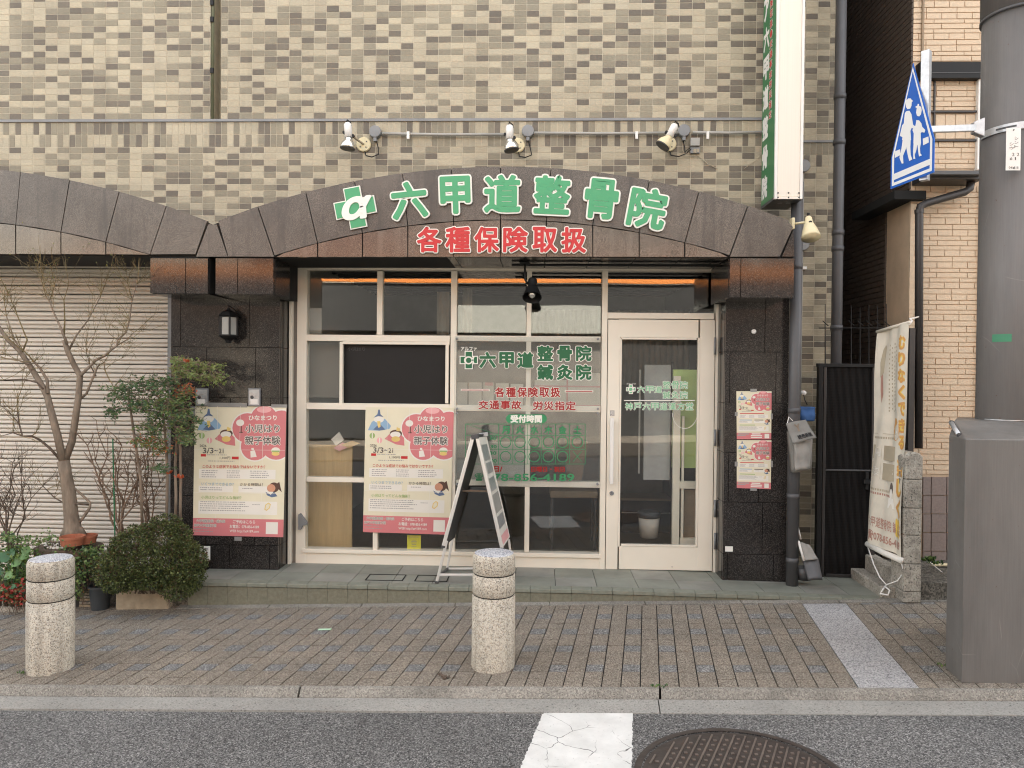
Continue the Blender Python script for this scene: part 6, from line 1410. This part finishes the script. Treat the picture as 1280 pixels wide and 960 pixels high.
q.tube([mid, P(1103, 738, 5.33), P(1100, 742, 5.32), P(1110, 744, 5.30), P(1112, 738, 5.3), P(1106, 733, 5.34)], .006, 'white', 6); q.build('cord_bow', bt, smooth=True)

# cloth bags and dustpan by the downpipe
def cloth(mb, tl, tr_, br, bl_, thick, mat, nu=8, nv=10, amp=.008, seed=1):
    r_ = random.Random(seed); ph = [r_.uniform(0, 6) for _ in range(4)]; n_ = (tr_-tl).cross(bl_-tl).normalized(); n_ = n_ if n_.dot(CAM-tl) > 0 else -n_
    def g_(u, v): return bl_.lerp(br, u).lerp(tl.lerp(tr_, u), v)+n_*(amp*math.sin(u*9+ph[0]+v*2)+amp*.7*math.sin(v*8+ph[1])+thick*math.sin(math.pi*u)*.5)
    vs = [g_(i/nu, j/nv) for i in range(nu+1) for j in range(nv+1)]; fs = [(i*(nv+1)+j, (i+1)*(nv+1)+j, (i+1)*(nv+1)+j+1, i*(nv+1)+j+1) for i in range(nu) for j in range(nv)]
    k_ = len(vs); bk_ = [v-n_*thick for v in vs]; edge = []
    ring_ = [i*(nv+1) for i in range(nu+1)]+[nu*(nv+1)+j for j in range(1, nv+1)]+[i*(nv+1)+nv for i in range(nu-1, -1, -1)]+[j for j in range(nv-1, 0, -1)]
    for i in range(len(ring_)): a, b_ = ring_[i], ring_[(i+1) % len(ring_)]; edge.append((a, a+k_, b_+k_, b_))
    mb.add(vs+bk_, fs+[tuple(a+k_ for a in f_[::-1]) for f_ in fs]+edge, mat); return g_
t = thing('newspaper_bag', 'grey cloth newspaper bag with printed flap tied to the downpipe', 'bag', P(1000, 600, 5.5)); Yb = 5.52
q = MB(); cloth(q, P(986, 540, Yb), P(1017, 545, Yb), P(1014, 586, Yb), P(991, 591, Yb), .06, 'newsbag', seed=2); q.build('pouch', t, smooth=True)
q = MB(); cloth(q, P(993, 548, Yb-.05), P(1016, 548, Yb-.05), P(1013, 585, Yb-.05), P(994, 588, Yb-.05), .03, 'newsbag2', seed=3); q.build('front_pocket', t, smooth=True)
q = MB(); gg = cloth(q, P(982.5, 529, Yb-.04), P(1007, 524.5, Yb-.04), P(1021, 547, Yb-.10), P(991, 555, Yb-.10), .008, 'newsbag', seed=4, amp=.004); fl2 = q.build('flap', t, smooth=True)
nf = Vector((0, -1, .2)).normalized(); q = MB(); put_text(q, '読売新聞', lambda u, v, l: gg(u, v)+nf*(.004+.001*l), .28, .12, .88, .34, 'black', .04, 1); q.build('lettering', t)
q = MB(); put_text(q, 'Y', lambda u, v, l: gg(u, v)+nf*(.004+.001*l), .32, .50, .56, .86, 'bark', .04, 1); q.build('emblem', t)
q = MB(); q.tube([P(984, 530, Yb-.04), P(986, 521, Yb), P(991, 526, Yb)], .003, 'white', 5); q.build('tie', t)
t = thing('blue_bag', 'blue cloth bag hanging behind the grey newspaper bag', 'bag', P(1005, 530, 5.62)); q = MB(); cloth(q, P(993, 508, 5.64), P(1019, 509, 5.64), P(1018, 526, 5.62), P(1000, 526, 5.62), .03, 'bluebag', seed=6); q.build('bag', t, smooth=True)
t = thing('hook_cap', 'small white fitting above the blue bag', 'fitting', P(1003, 492, 5.7)); q = MB(); q.lathe([(.02, -.01), (.018, .02), (.008, .03)], P(1004, 491, 5.7), 'white', 12, 'y'); q.tube([P(1004, 491, 5.68), P(1006, 500, 5.68), P(1009, 506, 5.66)], .004, 'black', 5); q.build('fitting', t, smooth=True)
t = thing('dustpan', 'dark dustpan with a pale folded cloth leaning at the foot of the downpipe', 'dustpan', P(1010, 724, 5.5))
q = MB(); cloth(q, P(1003, 700, 5.58), P(1023, 698, 5.55), P(1028, 723, 5.45), P(1010, 724.5, 5.48), .03, 'pipe', amp=.001, seed=8); q.build('pan', t, smooth=True)
q = MB(); cloth(q, P(999, 677, 5.58), P(1012, 681, 5.58), P(1023, 699, 5.52), P(1004, 701, 5.54), .01, 'newsbag2', amp=.004, seed=9); q.build('cloth', t, smooth=True)
q = MB(); q.tube([P(997, 658, 5.6), P(1001, 674, 5.6)], .007, 'white', 8); q.tube([P(998, 676, 5.58), P(1005, 701, 5.54)], .009, 'white', 8); q.build('handle', t, smooth=True)
t = thing('dark_bucket', 'small dark container behind the dustpan', 'container', P(1004, 724, 5.7)); q = MB(); q.lathe([(.05, 0), (.06, .09), (.055, .09), (.045, .01)], P(1004, 724, 5.62), 'dgrey', 16); q.build('tub', t, smooth=True)

# ================================================================== PLANTS
def leaf(mb, p, d, size, mat, w=.45, up_v=None):
    """small folded leaf"""
    d = d.normalized(); s_ = d.cross(up_v or Vector((R.uniform(-1, 1), R.uniform(-1, 1), R.uniform(-1, 1)))).normalized()*size*w; n_ = d.cross(s_).normalized()*size*.12
    mb.add([p, p+d*size*.5+s_+n_, p+d*size, p+d*size*.5-s_+n_, p+d*size*.5-n_*.5], [(0, 4, 1), (1, 4, 2), (2, 4, 3), (3, 4, 0)], mat)
def twigs(mb, p, d, L, r, depth, mat, spread=.6, upb=.15, n=3, tips=None, flat_=.5):
    pts = [p]; dd = d.normalized(); k_ = 4
    for i in range(k_):
        dd = (dd+Vector((R.gauss(0, .16), R.gauss(0, .16)*flat_, R.gauss(0, .14)+upb*.3))).normalized(); pts.append(pts[-1]+dd*L/k_)
    mb.tube(pts, [r*(1-.5*i/k_) for i in range(k_+1)], mat, 5 if r > .004 else 3, cap=False)
    if depth > 0:
        for j in range(n):
            i = R.randint(1, k_); nd_ = (dd+Vector((R.gauss(0, spread), R.gauss(0, spread)*flat_, R.gauss(0, spread*.8)+upb))).normalized()
            twigs(mb, pts[i], nd_, L*R.uniform(.5, .8), r*.6, depth-1, mat, spread, upb, n, tips, flat_)
    elif tips is not None: tips.append((pts[-1], dd))
def pline(pts, Y, dy=None): return [P(a, b_, Y+(dy[i] if dy else R.uniform(-.04, .04))) for i, (a, b_) in enumerate(pts)]
# big bare tree
YT = 5.42
tr = thing('bare_tree', 'leafless grey barked maple standing on a slab before the shutter', 'tree', P(91, 672, YT))
q = MB(); q.tube(pline([(92, 676), (91, 662), (89, 645), (86, 615), (82, 592), (79, 576)], YT, [0]*6), [.085, .062, .050, .047, .042, .044], 'bark', 14); q.build('trunk', tr, smooth=True)
q = MB()
for a, b_ in (((92, 660), (106, 669)), ((90, 660), (78, 670)), ((91, 662), (95, 673)), ((90, 662), (84, 672))): q.tube([P(*a, YT+.0), P((a[0]+b_[0])/2, (a[1]+b_[1])/2-1, YT+.01), P(*b_, YT+.02)], [.045, .038, .02], 'bark', 8)
q.build('root_flare', tr, smooth=True)
limbs = [([(79, 578), (72, 545), (64, 515), (59, 495), (50, 478), (36, 455), (24, 438), (10, 425), (-2, 408)], .034, .016, 'bark'), ([(81, 576), (90, 552), (94, 525), (98, 497), (100, 470), (92, 455), (85, 440), (80, 425)], .032, .020, 'bark'),
         ([(60, 492), (59, 475), (50, 460), (42, 452)], .015, .008, 'bark'), ([(54, 486), (46, 478), (30, 474), (5, 475)], .009, .004, 'bark2'), ([(40, 462), (28, 440), (18, 425), (8, 395)], .010, .005, 'bark'), ([(28, 440), (34, 425), (22, 395), (12, 370)], .008, .003, 'twig'),
         ([(84, 430), (76, 410), (66, 388), (60, 370)], .012, .004, 'bark'), ([(85, 440), (95, 420), (110, 400), (125, 372)], .010, .004, 'bark'), ([(80, 420), (81, 400), (80, 375), (86, 355)], .009, .003, 'twig'),
         ([(100, 470), (108, 462), (120, 450), (132, 444), (138, 438), (146, 432), (147, 425), (158, 415), (162, 400), (165, 375), (171, 355)], .014, .004, 'bark'), ([(97, 502), (108, 492), (117, 470), (122, 458), (130, 453), (131, 462)], .012, .006, 'bark'), ([(120, 470), (112, 455), (108, 440)], .006, .003, 'bark2'),
         ([(74, 573), (62, 560), (50, 550), (40, 545), (28, 545), (24, 530), (22, 515)], .012, .006, 'bark2'), ([(28, 545), (16, 541), (2, 545)], .006, .003, 'bark2'), ([(24, 530), (14, 518), (0, 506)], .005, .003, 'bark2'),
         ([(84, 602), (95, 612), (104, 620), (113, 629), (112, 635), (104, 647), (96, 656)], .010, .014, 'bark'), ([(112, 631), (98, 630), (84, 631), (68, 622), (58, 612), (54, 608)], .009, .004, 'bark2'), ([(146, 432), (158, 425), (168, 415)], .006, .003, 'bark'), ([(165, 375), (160, 355), (158, 340)], .004, .002, 'twig'), ([(58, 372), (52, 350), (46, 336)], .004, .002, 'twig'), ([(62, 376), (68, 358), (64, 335)], .004, .002, 'twig'),
         ([(-2, 408), (-6, 380)], .012, .006, 'bark'), ([(36, 455), (22, 450), (6, 448)], .008, .004, 'bark')]
tw = MB(); tips = []
for pts, r0, r1, mt in limbs:
    pts3 = pline(pts, YT); n = len(pts3); q = MB(); q.tube(pts3, [(r0+(r1-r0)*i/(n-1))*.84 for i in range(n)], mt, 10 if r0 > .01 else 6); q.build('limb', tr, smooth=True)
    if r1 < .013:
        for p_ in pts3[n//2:]:
            for _ in range(2): twigs(tw, p_, Vector((R.gauss(0, .7), R.gauss(0, .35), R.uniform(-.1, 1))), R.uniform(.10, .2), .0028, 2, 'twig', .55, .12, 3, tips, .4)
        twigs(tw, pts3[-1], pts3[-1]-pts3[-2], .22, r1*.8, 2, 'twig', .5, .15, 3, tips, .4)
tw.build('twigs', tr, kind='stuff')
q = MB()
for p_, d_ in tips:
    if R.random() < .35: leaf(q, p_, d_, .010, L_YEL[R.choice((0, 1, 3))], .4)
q.build('buds', tr, kind='stuff')
for (px, py) in ((30, 326), (45, 347), (152, 375), (163, 380)):
    pass
# slab with terracotta dishes
zt_ = P(90, 682, YT).z; a, b_ = P(49, 684, YT).x, P(124, 682, YT).x
t = thing('plant_slab', 'dark round-edged slab carrying the bare tree and terracotta dishes', 'slab', ((a+b_)/2, YT, zt_-.06))
q = MB(); n = 28; pts = [((a+b_)/2+(b_-a)/2*math.copysign(abs(math.cos(2*math.pi*i/n))**.7, math.cos(2*math.pi*i/n)), YT+.16*math.copysign(abs(math.sin(2*math.pi*i/n))**.7, math.sin(2*math.pi*i/n))) for i in range(n)]
q.add([(x, y, zt_-.055) for x, y in pts]+[(x, y, zt_) for x, y in pts], [tuple(range(n-1, -1, -1)), tuple(range(n, 2*n))]+[(i, (i+1) % n, (i+1) % n+n, i+n) for i in range(n)], 'bark2'); q.build('slab', t, bevel=.008)
zg_ = zs(a)
q = MB(); q.lathe([(.16, 0), (.19, zt_-zg_-.06)], ((a+b_)/2, YT+.02, zg_), 'dgrey', 24); q.build('support', t)
def dish(cx, cy, r, label, Y, top):
    z1 = P(cx, top, Y).z; z0 = P(cx, cy, Y).z; x = P(cx, cy, Y).x; t = thing('terracotta_dish', label, 'plant dish', (x, Y, z0), 'terracotta dishes on the slab'); h = z1-z0
    q = MB(); q.lathe([(r*.86, 0), (r*.93, h*.72), (r, h*.74), (r, h), (r*.9, h), (r*.84, h*.3), (.001, h*.3)], (x, Y, z0), 'terra', 32); q.build('dish', t, smooth=False)
dish(90.5, 681, .085, 'front left terracotta dish on the dark slab by the trunk', YT-.13, 670); dish(108, 678.5, .075, 'terracotta dish on the slab, partly behind the other dish', YT-.02, 668.5)
t = thing('white_stones', 'small white pebbles heaped on the dark slab', 'pebbles', P(72, 676, YT)); t['kind'] = 'stuff'
q = MB()
for _ in range(34): x, y = R.uniform(56, 82), R.uniform(-.12, .06); p_ = P(x, 679, YT+y); p_.z = zt_+.004; r_ = R.uniform(.006, .015); q.lathe([(r_*.6, -r_*.5), (r_, 0), (r_*.6, r_*.6)], p_, 'pwhite', 6)
q.build('stones', t, kind='stuff')
# stick shrubs
def stick_shrub(name, label, base, n, spread, H_, mat, r=.005, depth=2, Y=5.45, seed=1, tl=.16, g=None):
    global R; keep = R; R = random.Random(seed); t = thing(name, label, 'shrub', P(*base, Y), g); q = MB(); b0 = P(*base, Y)
    for i in range(n):
        a = R.uniform(-1, 1)*spread; h = H_*R.uniform(.6, 1); pts = [b0+Vector((R.uniform(-.04, .04), R.uniform(-.04, .04), -.05))]
        for k_ in range(1, 6): f_ = k_/5; pts.append(b0+Vector((a*f_+R.gauss(0, .012), R.gauss(0, .03), h*f_)))
        s_ = MB(); s_.tube(pts, [r*(1-.12*k_) for k_ in range(6)], mat, 6, cap=False); s_.build('stem', t, smooth=True)
        for p_ in pts[2:]:
            for _ in range(2): twigs(q, p_, Vector((R.gauss(0, .6), R.gauss(0, .3), R.uniform(.2, 1))), tl*R.uniform(.5, 1), r*.45, depth, mat, .5, .15, 2, None, .4)
    q.build('twigs', t, kind='stuff'); R = keep; return t
stick_shrub('bare_shrub', 'thin many stemmed leafless shrub at the left edge before the shutter', (14, 682), 9, .26, .68, 'bark2', .0065, 2, 5.4, 11, .17)
stick_shrub('twiggy_shrub', 'reddish brown bare shrub between the tree and the nandina', (150, 672), 8, .26, .80, 'barkred', .009, 1, 5.42, 12, .15)
stick_shrub('thin_shrub', 'fine brown stemmed shrub rising behind the round bush', (187, 668), 7, .17, .72, 'barkred', .007, 1, 5.55, 13, .14)
t = thing('garden_stake', 'thin green garden stake among the bare brown stems', 'stake', P(144, 690, 5.4)); q = MB(); q.tube([P(144, 690, 5.4), P(141, 549, 5.4)], .005, 'dgreen', 8); q.build('rod', t)
# nandina
nt_ = thing('nandina_shrub', 'tall nandina with green and red tinged leaves leaning over the black pillar', 'shrub', P(222, 660, 5.42))
for a in ([(219, 665), (220, 620), (219, 580), (221, 545), (214, 510), (190, 490), (165, 475)], [(225, 665), (226, 600), (225, 550), (226, 520), (224, 480), (228, 462), (245, 458)], [(178, 662), (176, 600), (170, 560), (165, 525), (160, 490)], [(208, 662), (209, 600), (208, 560), (205, 530), (200, 500)]):
    q = MB(); q.tube(pline(a, 5.42), [.011, .0105, .010, .009, .007, .005, .003][:len(a)], 'bark', 8); q.build('stem', nt_, smooth=True)
clusters = [(150, 490, 20, 9, 0), (180, 482, 24, 10, 0), (205, 478, 20, 9, 0), (140, 515, 10, 9, 0), (170, 505, 20, 12, 0), (200, 510, 24, 16, 1), (190, 535, 20, 12, 1), (225, 520, 22, 20, 1), (185, 552, 22, 8, 2), (205, 560, 12, 8, 2), (232, 545, 12, 12, 1), (215, 500, 20, 14, 1),
            (225, 465, 14, 12, 3), (240, 455, 16, 7, 3), (258, 460, 18, 7, 3), (270, 475, 16, 7, 3), (232, 488, 14, 9, 4), (222, 450, 12, 5, 3), (248, 470, 14, 6, 3), (200, 585, 16, 5, 0), (235, 550, 8, 8, 1), (247, 527, 8, 2, 0)]
q = MB(); sp = MB()
for cx, cy, rx, ry, kind in clusters:
    for _ in range(int(rx*ry*.42)+8):
        u, v = R.gauss(0, .5), R.gauss(0, .5); p_ = P(cx+u*rx, cy+v*ry, 5.36+R.gauss(0, .09)); d = Vector((R.gauss(0, 1), R.gauss(0, .6), R.uniform(-.9, .4)))
        pal = {0: (L_NAN[0], L_NAN[2], L_NAN[0]), 1: (L_NAN[0], L_NAN[1], L_NAN[1], L_NAN[2]), 2: (L_YEL[1], L_NAN[1], L_YEL[2], L_NAN[0]), 3: (L_YEL[1], L_YEL[3], L_NAN[1], L_YEL[1]), 4: (L_YEL[2], L_YEL[1], L_NAN[3], L_NAN[1])}[kind]
        sp.tube([p_-d.normalized()*.05, p_], .0012, 'barkred', 3, cap=False)
        for k_ in range(4): dd = d+Vector((R.gauss(0, .8), R.gauss(0, .6), R.gauss(0, .5))); leaf(q, p_+Vector((R.gauss(0, .006), R.gauss(0, .006), R.gauss(0, .006))), dd, R.uniform(.016, .030), pal[R.randrange(len(pal))], .26)
for px, py in ((233, 453), (222, 597), (228, 598), (213, 592)):
    for _ in range(4): leaf(q, P(px, py, 5.3), Vector((R.gauss(0, 1), -.2, R.uniform(.2, 1))), .035, L_NAN[3], .35)
q.build('leaves', nt_, kind='stuff'); sp.build('leaf_stalks', nt_, kind='stuff')
# clipped round bush in its stone trough
bu = thing('round_bush', 'dense clipped dark green bush spilling over the stone planter', 'bush', P(190, 745, 5.2))
q = MB(); cz = 0
lobes = [(190, 690, 50, 38, 5.20, .26), (162, 708, 36, 28, 5.14, .2), (226, 704, 30, 32, 5.2, .2), (205, 672, 34, 20, 5.24, .18), (152, 722, 26, 18, 5.12, .16), (182, 722, 30, 14, 5.08, .12), (222, 728, 22, 22, 5.15, .14), (208, 655, 20, 13, 5.24, .1), (136, 712, 16, 20, 5.2, .14), (240, 718, 15, 22, 5.22, .14), (165, 682, 26, 20, 5.2, .16)]
tot = sum(l[2]*l[3] for l in lobes)
for cx, cy, rx, ry, Y_, ry3 in lobes:
    c_ = P(cx, cy, Y_); kx = (c_-CAM).dot(fw)/FPX
    for _ in range(int(24000*rx*ry/tot)):
        v = Vector((R.gauss(0, 1), R.gauss(0, 1), R.gauss(0, 1))).normalized(); k_ = (R.uniform(.60, 1.0))**.5*1.0+(.09*math.sin(v.x*9+cx)*math.sin(v.z*8+v.y*5))
        p_ = c_+Vector((v.x*rx*kx*k_, v.y*ry3*k_, v.z*ry*kx*k_)); leaf(q, p_, v+Vector((R.gauss(0, .7), R.gauss(0, .7), R.gauss(0, .7))), R.uniform(.010, .019), L_BOX[R.choice((0, 0, 1, 1, 2, 3) if p_.z > c_.z else (0, 0, 1, 2, 1))], .42)
q.build('foliage', bu, kind='stuff')
q = MB()
for _ in range(14): twigs(q, P(180+R.uniform(-12, 20), 742, 5.18), Vector((R.gauss(0, .7), R.gauss(0, .3), .8)), .25, .006, 2, 'bark2', .5, .1, 3)
q.build('branches', bu, kind='stuff')
t = thing('stone_planter', 'rough tan stone planter box under the round bush', 'planter', P(180, 762, 5.1))
g0, g1 = G(144, 762), G(209, 762); z1 = P(180, 730, g0.y).z
q = MB(); q.box(g0.x, g1.x, g0.y, g0.y+.26, zs(g0.x)-.02, z1, 'planter'); q.build('box', t, bevel=.012)
q = MB(); q.box(g0.x+.02, g1.x-.02, g0.y+.02, g0.y+.24, z1, z1+.012, 'soil'); q.build('soil', t)
t = thing('plant_pot', 'charcoal plastic pot with a small brownish plant', 'plant pot', G(117, 765)); c_ = G(117, 765); c_.y += .08; r_ = .077; z1 = P(117, 731, c_.y).z-c_.z
q = MB(); q.lathe([(r_*.78, 0), (r_*.95, z1*.88), (r_*1.06, z1*.9), (r_*1.06, z1), (r_*.92, z1), (r_*.88, z1*.85), (.001, z1*.85)], c_, 'pot', 32); q.build('pot', t, smooth=False)
q = MB(); s_ = MB()
for _ in range(6): twigs(s_, c_+Vector((0, 0, z1*.85)), Vector((R.gauss(0, .4), R.gauss(0, .3), 1)), .16, .004, 2, 'bark2', .5, .2, 3)
for _ in range(420): p_ = c_+Vector((R.gauss(0, .07), R.gauss(0, .05), z1+.12+R.gauss(0, .06))); leaf(q, p_, Vector((R.gauss(0, 1), R.gauss(0, 1), R.gauss(0, .6))), R.uniform(.012, .022), L_MIX[R.choice((4, 4, 2, 0, 4))], .4)
s_.build('stems', t, kind='stuff'); q.build('leaves', t, kind='stuff')
def leafy(name, label, spots, Y, mats, n, size, w=.42, face=0.0, container=None):
    t = thing(name, label, 'plant', P(spots[0][0], 755, Y)); q = MB(); s_ = MB()
    for cx, cy, rx, ry in spots:
        for _ in range(int(n*rx*ry/400)):
            u, v = R.gauss(0, .48), R.gauss(0, .48); p_ = P(cx+u*rx, cy+v*ry, Y+R.gauss(0, .07)); d = Vector((R.gauss(0, 1), R.gauss(0, .8)-face, R.gauss(0, .7)))
            leaf(q, p_, d, R.uniform(*size), mats[R.randrange(len(mats))], w)
            if R.random() < .12: s_.tube([p_+Vector((R.gauss(0, .02), .03, -.10)), p_], .0016, 'bark2', 3, cap=False)
    q.build('leaves', t, kind='stuff'); s_.build('stems', t, kind='stuff'); return t
leafy('mixed_plants', 'bright green leafy plants in the trough left of the bollard', [(30, 705, 34, 22), (20, 725, 26, 20), (60, 712, 22, 16), (15, 690, 18, 12), (8, 672, 12, 8)], 5.25, [L_MIX[0], L_MIX[1], L_MIX[2], L_MIX[1]], 330, (.018, .036))
leafy('leafy_shrub', 'light green shrub under the slab beside the round bush', [(100, 700, 26, 14), (115, 690, 20, 10), (122, 708, 18, 16), (97, 722, 10, 16), (100, 740, 8, 10)], 5.28, [L_MIX[0], L_MIX[1], L_MIX[2], L_NAN[1]], 360, (.016, .030))
leafy('red_leaf_plant', 'dark red and brown leaved plant at the foot of the left trough', [(8, 742, 14, 12), (20, 750, 16, 8), (30, 735, 12, 8)], 5.18, [L_MIX[3], L_MIX[3], L_MIX[4], L_MIX[2]], 420, (.018, .032))
leafy('slab_weeds', 'small trailing weeds growing over the edge of the dark slab', [(60, 672, 10, 8), (40, 676, 12, 5), (84, 684, 10, 6), (25, 675, 16, 5)], 5.26, [L_MIX[1], L_NAN[1], L_MIX[0]], 330, (.012, .024))
t = thing('round_leaf_plant', 'plant with large round green leaves beside the left bollard', 'plant', P(20, 745, 5.15)); 
for px, py, r_ in ((14, 691, .035), (32, 687, .032), (5, 696, .045), (20, 702, .040), (30, 695, .032), (10, 719, .034), (-2, 715, .034), (27, 738, .020), (3, 735, .026), (16, 733, .02)):
    c_ = P(px, py, 5.13+R.uniform(-.03, .03)); nrm = Vector((R.gauss(0, .35), -1, R.uniform(.2, .9))).normalized(); u_ = nrm.cross(Vector((0, 0, 1))).normalized(); v_ = u_.cross(nrm); n = 14
    q = MB(); mt = L_RND[R.random() < .4]; vs = [c_]+[c_+(u_*math.cos(2*math.pi*i/n)+v_*math.sin(2*math.pi*i/n))*r_*(1 if i != 3 else .7)-nrm*.006*math.cos(4*math.pi*i/n) for i in range(n)]
    q.add(vs, [(0, i+1, (i+1) % n+1) for i in range(n)], mt); q.build('leaf', t, smooth=True)
q = MB()
for _ in range(7): twigs(q, P(18, 748, 5.16), Vector((R.gauss(0, .5), 0, 1)), .26, .003, 0, L_RND[0]); 
q.build('stems', t, kind='stuff')
t = thing('left_trough', 'long low tan planter trough under the plants at the left edge', 'planter', P(15, 764, 5.1)); g0 = G(-40, 766); g1 = G(34, 765)
q = MB(); q.box(g0.x, g1.x, g0.y, g0.y+.02, zs(g0.x)-.02, zs(g1.x)+.035, 'conc'); q.box(g0.x, g1.x, g0.y+.22, g0.y+.24, zs(g0.x)-.02, zs(g1.x)+.1, 'conc'); q.build('rail', t, bevel=.004)
x_ = g0.x
while x_ < g1.x: q = MB(); q.box(x_, x_+.012, g0.y+.004, g0.y+.02, zs(x_)+.035, zs(x_)+.10, 'conc'); q.build('bar', t); x_ += .05
q = MB(); q.box(g0.x, g1.x, g0.y+.03, g0.y+.21, zs(g0.x)-.02, zs(g1.x)+.08, 'soil'); q.build('soil', t)
t = thing('stacked_tiles', 'small stack of pale flat tiles behind the left bollard', 'tiles', G(98, 765)); c_ = G(98, 764)
for k in range(5): q = MB(); x_ = c_.x+R.uniform(-.01, .01); q.box(x_-.09, x_+.06, c_.y+.1, c_.y+.24, c_.z+k*.022, c_.z+k*.022+.016, 'conc' if k % 2 else 'planter'); q.build('tile', t, bevel=.002)
q = MB(); q.box(P(208, 763, 5.3).x, SX0, 5.34, 5.38, -.4, -.09, 'conc2'); q.box(-4.2, SX0-.005, 5.62, 5.66, -.5, -.06, 'conc2'); q.build('bed_edge', kind='structure')
o = bpy.data.objects['bed_edge']

# small growth and litter where the photograph shows it
wd_ = MB()
for px, py, Y_, n_, h_ in ((1163, 702, 5.62, 40, .05), (1170, 706, 5.6, 30, .04), (824, 860, 3.98, 14, .022), (30, 843, 4.2, 10, .03), (1180, 834, 4.2, 12, .025)):
    b0 = P(px, py, Y_) if Y_ > 5 else G(px, py); b0 = Vector(b0)
    for _ in range(n_): leaf(wd_, b0+Vector((R.gauss(0, .022), R.gauss(0, .008), R.uniform(0, .008))), Vector((R.gauss(0, .7), R.gauss(0, .4), 1)), h_*R.uniform(.4, 1), L_MIX[R.choice((0, 1, 2))], .3)
wd_.build('weeds', kind='stuff')['label'] = 'small green weeds in the cracks by the kerbs'
t = thing('leaf_litter', 'small scrap of dry brown leaves on the paving left of the middle bollard', 'dry leaves', G(555, 847)); t['kind'] = 'stuff'
q = MB(); b0 = G(555, 847)
for _ in range(16): leaf(q, b0+Vector((R.gauss(0, .022), R.gauss(0, .02), .006)), Vector((R.gauss(0, 1), R.gauss(0, 1), .15)), R.uniform(.015, .03), 'bark2', .4)
q.build('dry_leaves', t, kind='stuff')
